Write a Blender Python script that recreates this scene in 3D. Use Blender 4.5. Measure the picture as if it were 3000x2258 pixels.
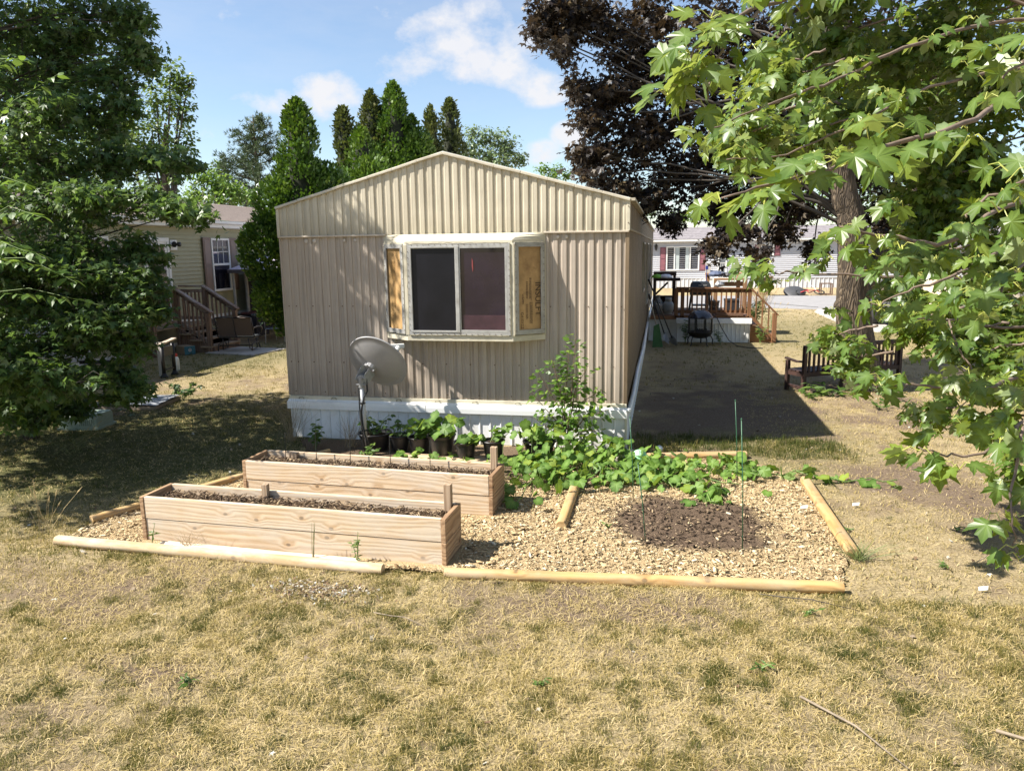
import bpy, math, random
import numpy as np
from mathutils import Vector, Matrix
for _o in list(bpy.data.objects): bpy.data.objects.remove(_o)
SC = bpy.context.scene
COL = SC.collection
# ---------------------------------------------------------------- camera
cam = bpy.data.cameras.new('camera'); cam.sensor_width = 36; cam.lens = 26.508
cam.clip_start = .05; cam.clip_end = 2000
camo = bpy.data.objects.new('camera', cam); COL.objects.link(camo)
camo.matrix_world = Matrix(((.981,-.022,.194,4.665),(.195,.178,-.965,-8.748),(-.013,.984,.179,2.355),(0,0,0,1)))
_m = camo.matrix_world.to_quaternion().normalized(); camo.rotation_mode = 'QUATERNION'; camo.rotation_quaternion = _m
camo.location = (4.665,-8.748,2.355); SC.camera = camo
CAM = np.array((4.665,-8.748,2.355))
# ---------------------------------------------------------------- sun and sky
SUN = Vector((-2.4,-1.0,2.8)).normalized()
sl = bpy.data.lights.new('sun','SUN'); sl.energy = 5.0; sl.angle = math.radians(.53); sl.color = (1,.945,.86)
so = bpy.data.objects.new('sun', sl); COL.objects.link(so)
so.rotation_mode = 'QUATERNION'; so.rotation_quaternion = SUN.to_track_quat('Z','Y'); so.location = (-20,-8,24)
W = bpy.data.worlds.new('World'); SC.world = W; W.use_nodes = True
SC.view_settings.view_transform = 'Standard'; SC.view_settings.look = 'None'
SC.view_settings.exposure = 1.30; SC.view_settings.gamma = 1; SC.view_settings.use_curve_mapping = False
SC.render.engine = 'CYCLES'
SC.cycles.max_bounces = 7; SC.cycles.diffuse_bounces = 3; SC.cycles.glossy_bounces = 3
SC.cycles.transmission_bounces = 5; SC.cycles.transparent_max_bounces = 8
SC.cycles.use_denoising = True
def make_sky():
    nt = W.node_tree; N = nt.nodes; L = nt.links; N.clear()
    out = N.new('ShaderNodeOutputWorld'); sky = N.new('ShaderNodeTexSky'); sky.sky_type = 'NISHITA'
    sky.sun_disc = False; sky.sun_elevation = math.asin(SUN.z); sky.sun_rotation = math.atan2(SUN.x, SUN.y)
    sky.air_density = 1.0; sky.dust_density = .25; sky.ozone_density = 2.2
    bg = N.new('ShaderNodeBackground'); bg.inputs[1].default_value = .076; L.new(sky.outputs[0], bg.inputs[0])
    tc = N.new('ShaderNodeTexCoord'); nrm = N.new('ShaderNodeVectorMath'); nrm.operation = 'NORMALIZE'
    L.new(tc.outputs['Generated'], nrm.inputs[0])
    def math_(op, a, b=None, clamp=False):
        n = N.new('ShaderNodeMath'); n.operation = op; n.use_clamp = clamp
        for i, v in ((0,a),(1,b)):
            if v is None: continue
            if isinstance(v,(int,float)): n.inputs[i].default_value = v
            else: L.new(v, n.inputs[i])
        return n.outputs[0]
    def noise(vec, scale, det, rough=.6, sx=1, sy=1, sz=1):
        mp = N.new('ShaderNodeMapping'); mp.inputs['Scale'].default_value = (sx,sy,sz); L.new(vec, mp.inputs[0])
        n = N.new('ShaderNodeTexNoise'); n.inputs['Scale'].default_value = scale; n.inputs['Detail'].default_value = det
        n.inputs['Roughness'].default_value = rough; L.new(mp.outputs[0], n.inputs[0]); return n.outputs[0]
    d = nrm.outputs[0]
    # cloud banks of the day: direction, angular half-width, vertical half-width, weight
    banks = SKYBANKS
    sep = N.new('ShaderNodeSeparateXYZ'); L.new(d, sep.inputs[0])
    az = N.new('ShaderNodeMath'); az.operation = 'ARCTAN2'; L.new(sep.outputs[0], az.inputs[0]); L.new(sep.outputs[1], az.inputs[1])
    el = N.new('ShaderNodeMath'); el.operation = 'ARCSINE'; L.new(sep.outputs[2], el.inputs[0])
    tot = None
    for a, e, wa, we, wt in banks:
        x = math_('DIVIDE', math_('SUBTRACT', az.outputs[0], a), wa); y = math_('DIVIDE', math_('SUBTRACT', el.outputs[0], e), we)
        r2 = math_('ADD', math_('MULTIPLY', x, x), math_('MULTIPLY', y, y))
        g = math_('MULTIPLY', math_('SUBTRACT', 1.0, r2, True), wt)
        tot = g if tot is None else math_('MAXIMUM', tot, g)
    n1 = noise(d, 8.5, 9, .60, 1, 1, 1.4); n2 = noise(d, 3.0, 6, .65, 1, 1, 3.2)
    cum = math_('MULTIPLY', math_('SUBTRACT', math_('ADD', math_('MULTIPLY', tot, .8), math_('MULTIPLY', math_('SUBTRACT', n1, .5), 4.2)), .34), 1.5, True)
    gate = math_('MULTIPLY', tot, 3.0, True)
    cum = math_('MULTIPLY', cum, gate)
    wisp = math_('MULTIPLY', math_('SUBTRACT', n2, .44), 2.0, True)
    high = math_('MULTIPLY', math_('SUBTRACT', sep.outputs[2], .05), 3.0, True)
    wisp = math_('MULTIPLY', wisp, math_('MULTIPLY', high, .55))
    m = math_('ADD', math_('MAXIMUM', math_('MULTIPLY', cum, .88), wisp), .07, True)
    cb = N.new('ShaderNodeBackground'); cb.inputs[1].default_value = .40
    cr = N.new('ShaderNodeMixRGB'); cr.inputs[1].default_value = (.86,.88,.97,1); cr.inputs[2].default_value = (1.0,.985,.97,1)
    L.new(noise(d, 11, 5, .6), cr.inputs[0]); L.new(cr.outputs[0], cb.inputs[0])
    mx = N.new('ShaderNodeMixShader'); L.new(m, mx.inputs[0]); L.new(bg.outputs[0], mx.inputs[1]); L.new(cb.outputs[0], mx.inputs[2])
    L.new(mx.outputs[0], out.inputs[0])
SKYBANKS = [(-0.276,0.266,.10,.085,1.15),(-0.318,0.222,.075,.045,1.1),(-0.249,0.218,.08,.055,1.05),(-0.191,0.238,.05,.045,.8),(-0.159,0.204,.07,.035,.9),
            (-0.420,0.183,.052,.040,1.4),(-0.482,0.168,.06,.026,1.2),(-0.455,0.162,.08,.03,.8),(-0.601,0.268,.11,.05,.5),(-0.562,0.141,.030,.024,.6),(-0.116,0.139,.035,.022,.8),(-0.151,0.119,.04,.02,.5),(-0.436,0.119,.05,.02,.4),
            (.75,.3,.3,.12,.9),(1.6,.25,.35,.1,.9),(2.6,.3,.3,.12,.9),(-1.5,.28,.3,.1,.9),(-2.5,.25,.3,.1,.9)]
make_sky()

# ---------------------------------------------------------------- materials
MATS = {}
class NT:
    def __init__(s, name):
        s.m = bpy.data.materials.new(name); s.m.use_nodes = True; s.t = s.m.node_tree; s.N = s.t.nodes; s.L = s.t.links
        s.p = s.N['Principled BSDF']; s.out = s.N['Material Output']
    def n(s, typ, **kw):
        x = s.N.new('ShaderNode'+typ)
        for k, v in kw.items(): setattr(x, k, v)
        return x
    def set(s, node, **ins):
        for k, v in ins.items():
            sock = node.inputs[k.replace('_',' ')] if k.replace('_',' ') in node.inputs else node.inputs[k]
            if isinstance(v, bpy.types.NodeSocket): s.L.new(v, sock)
            else: sock.default_value = v
        return node
    def math(s, op, a, b=0., clamp=False):
        x = s.n('Math', operation=op, use_clamp=clamp)
        for i, v in ((0,a),(1,b)):
            if isinstance(v,(int,float)): x.inputs[i].default_value = v
            else: s.L.new(v, x.inputs[i])
        return x.outputs[0]
    def coord(s, kind='Object', scale=(1,1,1), rnd=False):
        tc = s.n('TexCoord'); mp = s.n('Mapping'); mp.inputs['Scale'].default_value = scale
        if rnd:
            oi = s.n('ObjectInfo'); ad = s.n('VectorMath', operation='ADD'); mu = s.n('VectorMath', operation='SCALE'); mu.inputs['Scale'].default_value = 37.0
            cx = s.n('CombineXYZ'); s.L.new(oi.outputs['Random'], cx.inputs[0]); s.L.new(oi.outputs['Random'], cx.inputs[1]); s.L.new(oi.outputs['Random'], cx.inputs[2])
            s.L.new(cx.outputs[0], mu.inputs[0]); s.L.new(tc.outputs[kind], ad.inputs[0]); s.L.new(mu.outputs[0], ad.inputs[1]); s.L.new(ad.outputs[0], mp.inputs[0])
        else: s.L.new(tc.outputs[kind], mp.inputs[0])
        return mp.outputs[0]
    def noise(s, vec, scale, det=4, rough=.6, dist=0):
        x = s.n('TexNoise'); s.set(x, Scale=scale, Detail=det, Roughness=rough, Distortion=dist); s.L.new(vec, x.inputs['Vector']); return x.outputs[0]
    def mix(s, fac, a, b, mode='MIX'):
        x = s.n('MixRGB', blend_type=mode)
        for i, v in ((0,fac),(1,a),(2,b)):
            if isinstance(v,(int,float)): x.inputs[i].default_value = v
            elif isinstance(v,(tuple,list)): x.inputs[i].default_value = (*v[:3],1)
            else: s.L.new(v, x.inputs[i])
        return x.outputs[0]
    def ramp(s, fac, stops, interp='LINEAR'):
        x = s.n('ValToRGB'); e = x.color_ramp.elements; x.color_ramp.interpolation = interp
        while len(e) < len(stops): e.new(.5)
        for i, (p, c) in enumerate(stops):
            e[i].position = p; e[i].color = (*(c if isinstance(c,(tuple,list)) else (c,c,c)),1)
        s.L.new(fac, x.inputs[0]); return x.outputs[0]
    def bump(s, h, strength=.3, dist=.01):
        b = s.n('Bump'); s.set(b, Strength=strength, Distance=dist); s.L.new(h, b.inputs['Height']); s.L.new(b.outputs[0], s.p.inputs['Normal']); return b
def mat(name, col, rough=.6, var=.18, scale=6, bump=0., bscale=80, metal=0., spec=.5, coat=0., rnd=.0, kind='Object', dirt=None, dscale=2.5, damt=.5, stretch=(1,1,1)):
    if name in MATS: return MATS[name]
    t = NT(name); v = t.coord(kind, stretch, True); c = t.noise(v, scale, 5)
    a = tuple(x*(1-var) for x in col); b = tuple(min(1,x*(1+var)) for x in col)
    colr = t.ramp(c, [(.3,a),(.7,b)])
    if dirt is not None:
        d = t.ramp(t.noise(v, dscale, 7, .7), [(.48,0.),(.72,1.)]); d = t.math('MULTIPLY', d, damt); colr = t.mix(d, colr, dirt)
    if rnd:
        oi = t.n('ObjectInfo'); h = t.n('HueSaturation'); t.L.new(t.math('ADD', t.math('MULTIPLY', oi.outputs['Random'], rnd*2), 1-rnd), h.inputs['Value']); t.L.new(colr, h.inputs['Color']); colr = h.outputs[0]
    t.set(t.p, Base_Color=colr, Roughness=rough, Metallic=metal)
    t.p.inputs['Specular IOR Level'].default_value = spec
    if coat: t.p.inputs['Coat Weight'].default_value = coat
    if bump: t.bump(t.noise(v, bscale, 4), bump, .01)
    MATS[name] = t.m; return t.m
def wood(name, light, dark, rough=.75, knots=True, axis=0, weather=None, wamt=.4, rnd=.08, ring=1.0):
    """plank timber: grain runs along the plank's own long axis"""
    if name in MATS: return MATS[name]
    t = NT(name)
    st = [1,1,1]; st[axis] = .13
    v = t.coord('Object', tuple(st), True)
    g = t.n('TexWave', wave_type='BANDS', bands_direction='Z' if axis != 2 else 'X')
    wv = t.n('VectorMath', operation='ADD'); nz = t.n('TexNoise'); t.set(nz, Scale=5.0*ring, Detail=3); t.L.new(v, nz.inputs['Vector'])
    sc = t.n('VectorMath', operation='SCALE'); sc.inputs['Scale'].default_value = .22; t.L.new(nz.outputs['Color'], sc.inputs[0])
    t.L.new(v, wv.inputs[0]); t.L.new(sc.outputs[0], wv.inputs[1])
    t.set(g, Scale=8.0*ring, Distortion=3.5, Detail=2.0, Detail_Scale=.6)
    gv = wv.outputs[0]
    if knots:
        se = t.n('SeparateXYZ'); t.L.new(t.coord('Object',(1,1,1),True), se.inputs[0]); cb = t.n('CombineXYZ'); t.L.new(t.math('MULTIPLY', se.outputs[axis], 3.1), cb.inputs[0]); t.L.new(t.math('MULTIPLY', se.outputs[2], 4.6), cb.inputs[1])
        kv = t.n('TexVoronoi', voronoi_dimensions='2D'); t.set(kv, Scale=1.0, Randomness=.9); t.L.new(cb.outputs[0], kv.inputs['Vector']); kd = kv.outputs['Distance']
        sc_ = t.n('SeparateXYZ'); t.L.new(kv.outputs['Color'], sc_.inputs[0]); kmask = t.math('GREATER_THAN', sc_.outputs[0], .38)
        push = t.n('CombineXYZ'); t.L.new(t.math('MULTIPLY', t.math('MULTIPLY', t.ramp(kd,[(0,1.),(.30,0.)]), kmask), .045), push.inputs[2]); ad = t.n('VectorMath', operation='ADD'); t.L.new(gv, ad.inputs[0]); t.L.new(push.outputs[0], ad.inputs[1]); gv = ad.outputs[0]
    t.L.new(gv, g.inputs['Vector'])
    fine = t.noise(t.coord('Object', tuple(x*(.25 if i == axis else 1) for i, x in enumerate(st)), True), 95, 4, .7)
    f = t.math('ADD', t.math('MULTIPLY', g.outputs['Fac'], .55), t.math('MULTIPLY', fine, .55))
    c = t.ramp(f, [(.22,dark),(.5,tuple(.6*a+.4*b for a,b in zip(light,dark))),(.78,light)])
    blot = t.noise(t.coord('Object',(1,1,1),True), 3.2, 5); c = t.mix(t.math('MULTIPLY', t.ramp(blot,[(.4,0.),(.7,1.)]), .35), c, tuple(x*.72 for x in light))
    if knots:
        c = t.mix(t.math('MULTIPLY', t.ramp(kd,[(.06,1.),(.20,0.)]), t.math('MULTIPLY', kmask, .45)), c, (dark[0]*1.05,dark[1]*.9,dark[2]*.7))
        c = t.mix(t.math('MULTIPLY', t.ramp(kd,[(.0,1.),(.05,.8),(.075,0.)]), kmask), c, tuple(x*.42 for x in dark))
    if weather is not None:
        w = t.ramp(t.noise(t.coord('Object',tuple(.4 if i==axis else 1 for i in range(3)),True), 5, 6, .7), [(.42,0.),(.66,1.)]); c = t.mix(t.math('MULTIPLY', w, wamt), c, weather)
    oi = t.n('ObjectInfo'); h = t.n('HueSaturation'); t.L.new(t.math('ADD', t.math('MULTIPLY', oi.outputs['Random'], rnd*2), 1-rnd), h.inputs['Value']); t.L.new(c, h.inputs['Color'])
    t.set(t.p, Base_Color=h.outputs[0], Roughness=rough); t.p.inputs['Specular IOR Level'].default_value = .3
    t.bump(f, .35, .004)
    MATS[name] = t.m; return t.m
def leafmat(name, stops, back=None, trans=.35, tcol=(.35,.5,.06), rough=.42, spec=.45, backamt=.85, veins=None):
    if name in MATS: return MATS[name]
    t = NT(name)
    at = t.n('Attribute', attribute_name='tint'); oi = t.n('ObjectInfo')
    f = t.math('FRACT', t.math('ADD', at.outputs['Fac'], oi.outputs['Random']))
    c = t.ramp(f, stops)
    if veins is not None:
        va = t.n('Attribute', attribute_name='vein'); c = t.mix(t.math('MULTIPLY', va.outputs['Fac'], .55), c, veins)
    if back is not None:
        ge = t.n('NewGeometry'); c = t.mix(t.math('MULTIPLY', ge.outputs['Backfacing'], backamt), c, back)
    t.set(t.p, Base_Color=c, Roughness=rough); t.p.inputs['Specular IOR Level'].default_value = spec
    tr = t.n('BsdfTranslucent'); tr.inputs[0].default_value = (*tcol,1)
    tm = t.mix(.5, c, tcol, 'MIX'); t.L.new(tm, tr.inputs[0])
    mx = t.n('MixShader'); mx.inputs[0].default_value = trans
    t.L.new(t.p.outputs[0], mx.inputs[1]); t.L.new(tr.outputs[0], mx.inputs[2]); t.L.new(mx.outputs[0], t.out.inputs[0])
    MATS[name] = t.m; return t.m
def glass(name, col=(.015,.015,.02), rough=.06, spec=.6):
    if name in MATS: return MATS[name]
    t = NT(name); n = t.noise(t.coord('Object'), 3, 4)
    c = t.ramp(n, [(.3,tuple(x*.7 for x in col)),(.7,tuple(x*1.4 for x in col))])
    t.set(t.p, Base_Color=c, Roughness=rough); t.p.inputs['Specular IOR Level'].default_value = spec
    MATS[name] = t.m; return t.m
# ---------------------------------------------------------------- object helpers
def tag(o, label, cat, group=None, kind=None):
    o['label'] = label; o['category'] = cat
    if group: o['group'] = group
    if kind: o['kind'] = kind
    return o
def thing(name, label, cat, loc=(0,0,0), rot=0., group=None):
    o = bpy.data.objects.new(name, None); COL.objects.link(o); o.empty_display_size = .1
    o.location = loc; o.rotation_euler = (0,0,rot); return tag(o, label, cat, group)
def link(name, me, parent=None, loc=None, rot=None, mw=None):
    o = bpy.data.objects.new(name, me); COL.objects.link(o)
    if parent is not None: o.parent = parent
    if loc is not None: o.location = loc
    if rot is not None: o.rotation_euler = rot
    if mw is not None: o.matrix_local = mw
    return o
def rotz(a):
    c, s = math.cos(a), math.sin(a); return np.array(((c,-s,0),(s,c,0),(0,0,1.)))
class MB:
    def __init__(s): s.v = []; s.f = []
    def add(s, vs, fs):
        k = len(s.v); s.v += [tuple(map(float,p)) for p in vs]; s.f += [tuple(i+k for i in q) for q in fs]; return s
    def box(s, lo, hi):
        x0,y0,z0 = lo; x1,y1,z1 = hi
        return s.add([(x0,y0,z0),(x1,y0,z0),(x1,y1,z0),(x0,y1,z0),(x0,y0,z1),(x1,y0,z1),(x1,y1,z1),(x0,y1,z1)],
                     [(0,3,2,1),(4,5,6,7),(0,1,5,4),(1,2,6,5),(2,3,7,6),(3,0,4,7)])
    def bar(s, p, q, w, h, up=(0,0,1)):
        """rectangular bar p->q: w across, h along up"""
        p = np.array(p,float); q = np.array(q,float); d = q-p; d /= np.linalg.norm(d); u = np.array(up,float)
        if abs(d@u) > .97: u = np.array((1.,0,0))
        a = np.cross(d,u); a /= np.linalg.norm(a); b = np.cross(a,d); a *= w/2; b *= h/2
        vs = [p-a-b,p+a-b,p+a+b,p-a+b,q-a-b,q+a-b,q+a+b,q-a+b]
        return s.add(vs, [(0,1,2,3),(7,6,5,4),(0,4,5,1),(1,5,6,2),(2,6,7,3),(3,7,4,0)])
    def tube(s, path, r, n=8, cap=True):
        P = [np.array(p,float) for p in path]; m = len(P); rs = r if isinstance(r,(list,tuple)) else [r]*m
        vs = []; a = None
        for i in range(m):
            d = P[min(i+1,m-1)]-P[max(i-1,0)]; d = d/(np.linalg.norm(d)+1e-9)
            if a is None:
                a = np.cross(d,(0,0,1.)) if abs(d[2]) < .95 else np.cross(d,(1.,0,0))
            else: a = a-(a@d)*d
            a = a/(np.linalg.norm(a)+1e-9); b = np.cross(d,a)
            for k in range(n):
                t = 2*math.pi*k/n; vs.append(P[i]+rs[i]*(math.cos(t)*a+math.sin(t)*b))
        fs = [(i*n+k,i*n+(k+1)%n,(i+1)*n+(k+1)%n,(i+1)*n+k) for i in range(m-1) for k in range(n)]
        if cap: fs += [tuple(range(n-1,-1,-1)), tuple((m-1)*n+k for k in range(n))]
        return s.add(vs, fs)
    def lathe(s, prof, n=20, c=(0,0,0), R=None):
        vs = []; 
        for r, z in prof:
            for k in range(n):
                t = 2*math.pi*k/n; p = np.array((r*math.cos(t), r*math.sin(t), z))
                if R is not None: p = R@p
                vs.append(p+np.array(c))
        m = len(prof); fs = [(i*n+k,i*n+(k+1)%n,(i+1)*n+(k+1)%n,(i+1)*n+k) for i in range(m-1) for k in range(n)]
        if prof[0][0] > 1e-4 and prof[0][1] is not None: fs.append(tuple(range(n-1,-1,-1)))
        if prof[-1][0] > 1e-4: fs.append(tuple((m-1)*n+k for k in range(n)))
        return s.add(vs, fs)
    def prism(s, poly, vec):
        """closed 3d polygon pushed along vec"""
        n = len(poly); v = np.array(vec,float); vs = [np.array(p,float) for p in poly]; vs += [p+v for p in vs]
        return s.add(vs, [tuple(range(n-1,-1,-1)), tuple(range(n,2*n))]+[(i,(i+1)%n,(i+1)%n+n,i+n) for i in range(n)])
    def mesh(s, name, m, smooth=False):
        me = bpy.data.meshes.new(name); me.from_pydata(s.v,[],s.f)
        if m is not None: me.materials.append(m)
        if smooth: me.polygons.foreach_set('use_smooth',[True]*len(me.polygons))
        me.update(); return me
    def build(s, name, m, parent=None, smooth=False, bevel=0., loc=None, rot=None, seg=2, angle=None):
        o = link(name, s.mesh(name, m, smooth), parent, loc, rot)
        if bevel:
            b = o.modifiers.new('edge','BEVEL'); b.width = bevel; b.segments = seg; b.limit_method = 'ANGLE'; b.angle_limit = math.radians(40)
        if angle:
            o.data.polygons.foreach_set('use_smooth',[True]*len(o.data.polygons))
            try: o.data.set_sharp_from_angle(angle=math.radians(angle))
            except Exception: pass
        return o
def trimesh(name, V, T, m, parent=None, attrs=None, smooth=False, kind=None):
    me = bpy.data.meshes.new(name); V = np.asarray(V,np.float32); T = np.asarray(T,np.int32); k = T.shape[1]
    me.vertices.add(len(V)); me.vertices.foreach_set('co', V.ravel())
    me.loops.add(T.size); me.loops.foreach_set('vertex_index', T.ravel())
    me.polygons.add(len(T)); me.polygons.foreach_set('loop_start', np.arange(0,T.size,k,dtype=np.int32))
    if smooth: me.polygons.foreach_set('use_smooth', np.ones(len(T),bool))
    for an, av in (attrs or {}).items():
        a = me.attributes.new(an,'FLOAT','POINT'); a.data.foreach_set('value', np.asarray(av,np.float32))
    if m is not None: me.materials.append(m)
    me.update(calc_edges=True)
    o = link(name, me, parent)
    if kind: o['kind'] = kind
    return o
def _h(ix, iy, seed):
    n = (ix.astype(np.int64)*374761393 + iy.astype(np.int64)*668265263 + seed*1274126177) & 0xffffffff
    n = ((n ^ (n >> 13))*1274126177) & 0xffffffff
    return ((n ^ (n >> 16)) & 0xffffff)/float(0xffffff)
def vn(x, y, s, seed=0, octv=1):
    x = np.asarray(x,float); y = np.asarray(y,float); tot = np.zeros_like(x); amp = 1.; ta = 0
    for o in range(octv):
        X = x/s*(2**o); Y = y/s*(2**o); ix = np.floor(X); iy = np.floor(Y); fx = X-ix; fy = Y-iy
        fx = fx*fx*(3-2*fx); fy = fy*fy*(3-2*fy)
        a = _h(ix,iy,seed+o); b = _h(ix+1,iy,seed+o); c = _h(ix,iy+1,seed+o); d = _h(ix+1,iy+1,seed+o)
        tot += amp*((a*(1-fx)+b*fx)*(1-fy)+(c*(1-fx)+d*fx)*fy); ta += amp; amp *= .5
    return tot/ta
def unit(a): return a/(np.linalg.norm(a,axis=-1,keepdims=True)+1e-9)
def inpoly(x, y, poly):
    x = np.asarray(x); y = np.asarray(y); r = np.zeros(x.shape,bool); n = len(poly)
    for i in range(n):
        x0,y0 = poly[i]; x1,y1 = poly[(i+1)%n]
        c = ((y0 > y) != (y1 > y)) & (x < (x1-x0)*(y-y0)/(y1-y0+1e-12)+x0); r ^= c
    return r

# ---------------------------------------------------------------- leaves and foliage
def leaf_tpl(kind):
    """flat outline -> fan of triangles with fold and droop; returns V, T, vein weight"""
    if kind == 'maple': half = [(0,0),(.10,-.05),(.24,-.10),(.30,-.01),(.50,.02),(.44,.14),(.40,.20),(.58,.34),(.60,.47),(.74,.66),(.55,.60),(.40,.56),(.22,.44),(.26,.58),(.30,.74),(.17,.76),(.10,.88),(0,1.04)]; c = (0,.22)
    elif kind == 'maple_mid': half = [(0,0),(.24,-.08),(.50,.04),(.40,.18),(.72,.64),(.48,.56),(.22,.43),(.29,.73),(0,1.04)]; c = (0,.22)
    elif kind == 'maple_low': half = [(0,0),(.48,.02),(.38,.2),(.72,.62),(.24,.44),(0,1.02)]; c = (0,.2)
    elif kind == 'grape': half = [(0,.06),(.14,-.10),(.32,-.12),(.46,.0),(.54,.16),(.50,.28),(.62,.40),(.58,.56),(.46,.64),(.36,.66),(.34,.78),(.20,.86),(.10,.90),(0,1.02)]; c = (0,.25)
    elif kind == 'oval': half = [(0,0),(.20,.12),(.31,.32),(.32,.52),(.23,.74),(.10,.92),(0,1.05)]; c = (0,.35)
    elif kind == 'oval_low': half = [(0,0),(.26,.25),(.28,.6),(0,1.0)]; c = (0,.35)
    elif kind == 'lance': half = [(0,0),(.13,.2),(.17,.45),(.10,.75),(0,1.05)]; c = (0,.4)
    elif kind == 'kite': half = [(0,0),(.34,.42),(0,1.0)]; c = None
    pts = half + [(-x,y) for x,y in half[-2:0:-1]]
    if c is None:
        V = np.array([(x,y,-.12*abs(x)) for x,y in pts]); return V, np.array([(0,1,2),(0,2,3)]), np.zeros(4)
    V = [(c[0],c[1],0.)]+[(x,y,0) for x,y in pts]; V = np.array(V); n = len(pts)
    V[:,2] = .22*np.abs(V[:,0])**1.3 - .22*np.clip(V[:,1],0,2)**2 - .5*np.abs(V[:,0])**3
    T = np.array([(0,1+i,1+(i+1)%n) for i in range(n)])
    vein = np.zeros(n+1); vein[0] = 1; vein[1] = .6
    return V, T[:, ::1], vein
TPL = {k: leaf_tpl(k) for k in ('maple','maple_mid','maple_low','grape','oval','oval_low','lance','kite')}
UP = np.array((0,0,1.))
def frames(t, n):
    t = unit(t); n = unit(n-(n*t).sum(-1,keepdims=True)*t); return np.cross(t,n), t, n
def scatter(name, kind, P, t, n, sc, m, parent=None, tint=None, bend=None, stuff=False, seed=0):
    V, T, ve = TPL[kind]; s, t, n = frames(t, n); N = len(P); k = len(V); rng = np.random.RandomState(seed+5)
    VV = np.repeat(V[None],N,0).copy()
    VV[:,:,2] *= rng.uniform(.3,1.8,(N,1)); VV[:,:,0] *= rng.uniform(.8,1.1,(N,1))
    X = P[:,None,:]+sc[:,None,None]*(VV[:,:,0:1]*s[:,None,:]+VV[:,:,1:2]*t[:,None,:]+VV[:,:,2:3]*n[:,None,:])
    F = (T[None]+(np.arange(N)*k)[:,None,None]).reshape(-1,3)
    tint = rng.rand(N) if tint is None else tint
    return trimesh(name, X.reshape(-1,3), F, m, parent, {'tint':np.repeat(tint,k),'vein':np.tile(ve,N)}, smooth=False, kind='stuff' if stuff else None)
LEAFME = {}
def leaf_objs(kind, P, t, n, sc, m, parent, base=(0,0,0), seed=0, name='leaf'):
    """each leaf its own object; alike leaves share mesh data"""
    s, t, n = frames(t, n); rng = np.random.RandomState(seed)
    key = (kind, m.name)
    if key not in LEAFME:
        LEAFME[key] = []
        V, T, ve = TPL[kind]
        for q in range(6):
            W_ = V.copy(); W_[:,2] *= (.3,.7,1.1,1.5,1.9,-.4)[q]; W_[:,0] *= (1,.92,1.06,.86,1,.95)[q]; W_[:,2] += .10*(q-2.5)/2.5*W_[:,0]*np.clip(W_[:,1],0,1)
            me = bpy.data.meshes.new('leaf'); me.from_pydata(W_.tolist(),[],T.tolist()); me.materials.append(m)
            a = me.attributes.new('vein','FLOAT','POINT'); a.data.foreach_set('value', ve.astype(np.float32)); me.update(); LEAFME[key].append(me)
    b = np.array(base)
    for i in range(len(P)):
        M4 = Matrix([[*(sc[i]*np.array((s[i][r],t[i][r],n[i][r]))), P[i][r]-b[r]] for r in range(3)]+[[0,0,0,1]])
        link(name, LEAFME[key][rng.randint(6)], parent, mw=M4)
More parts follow.
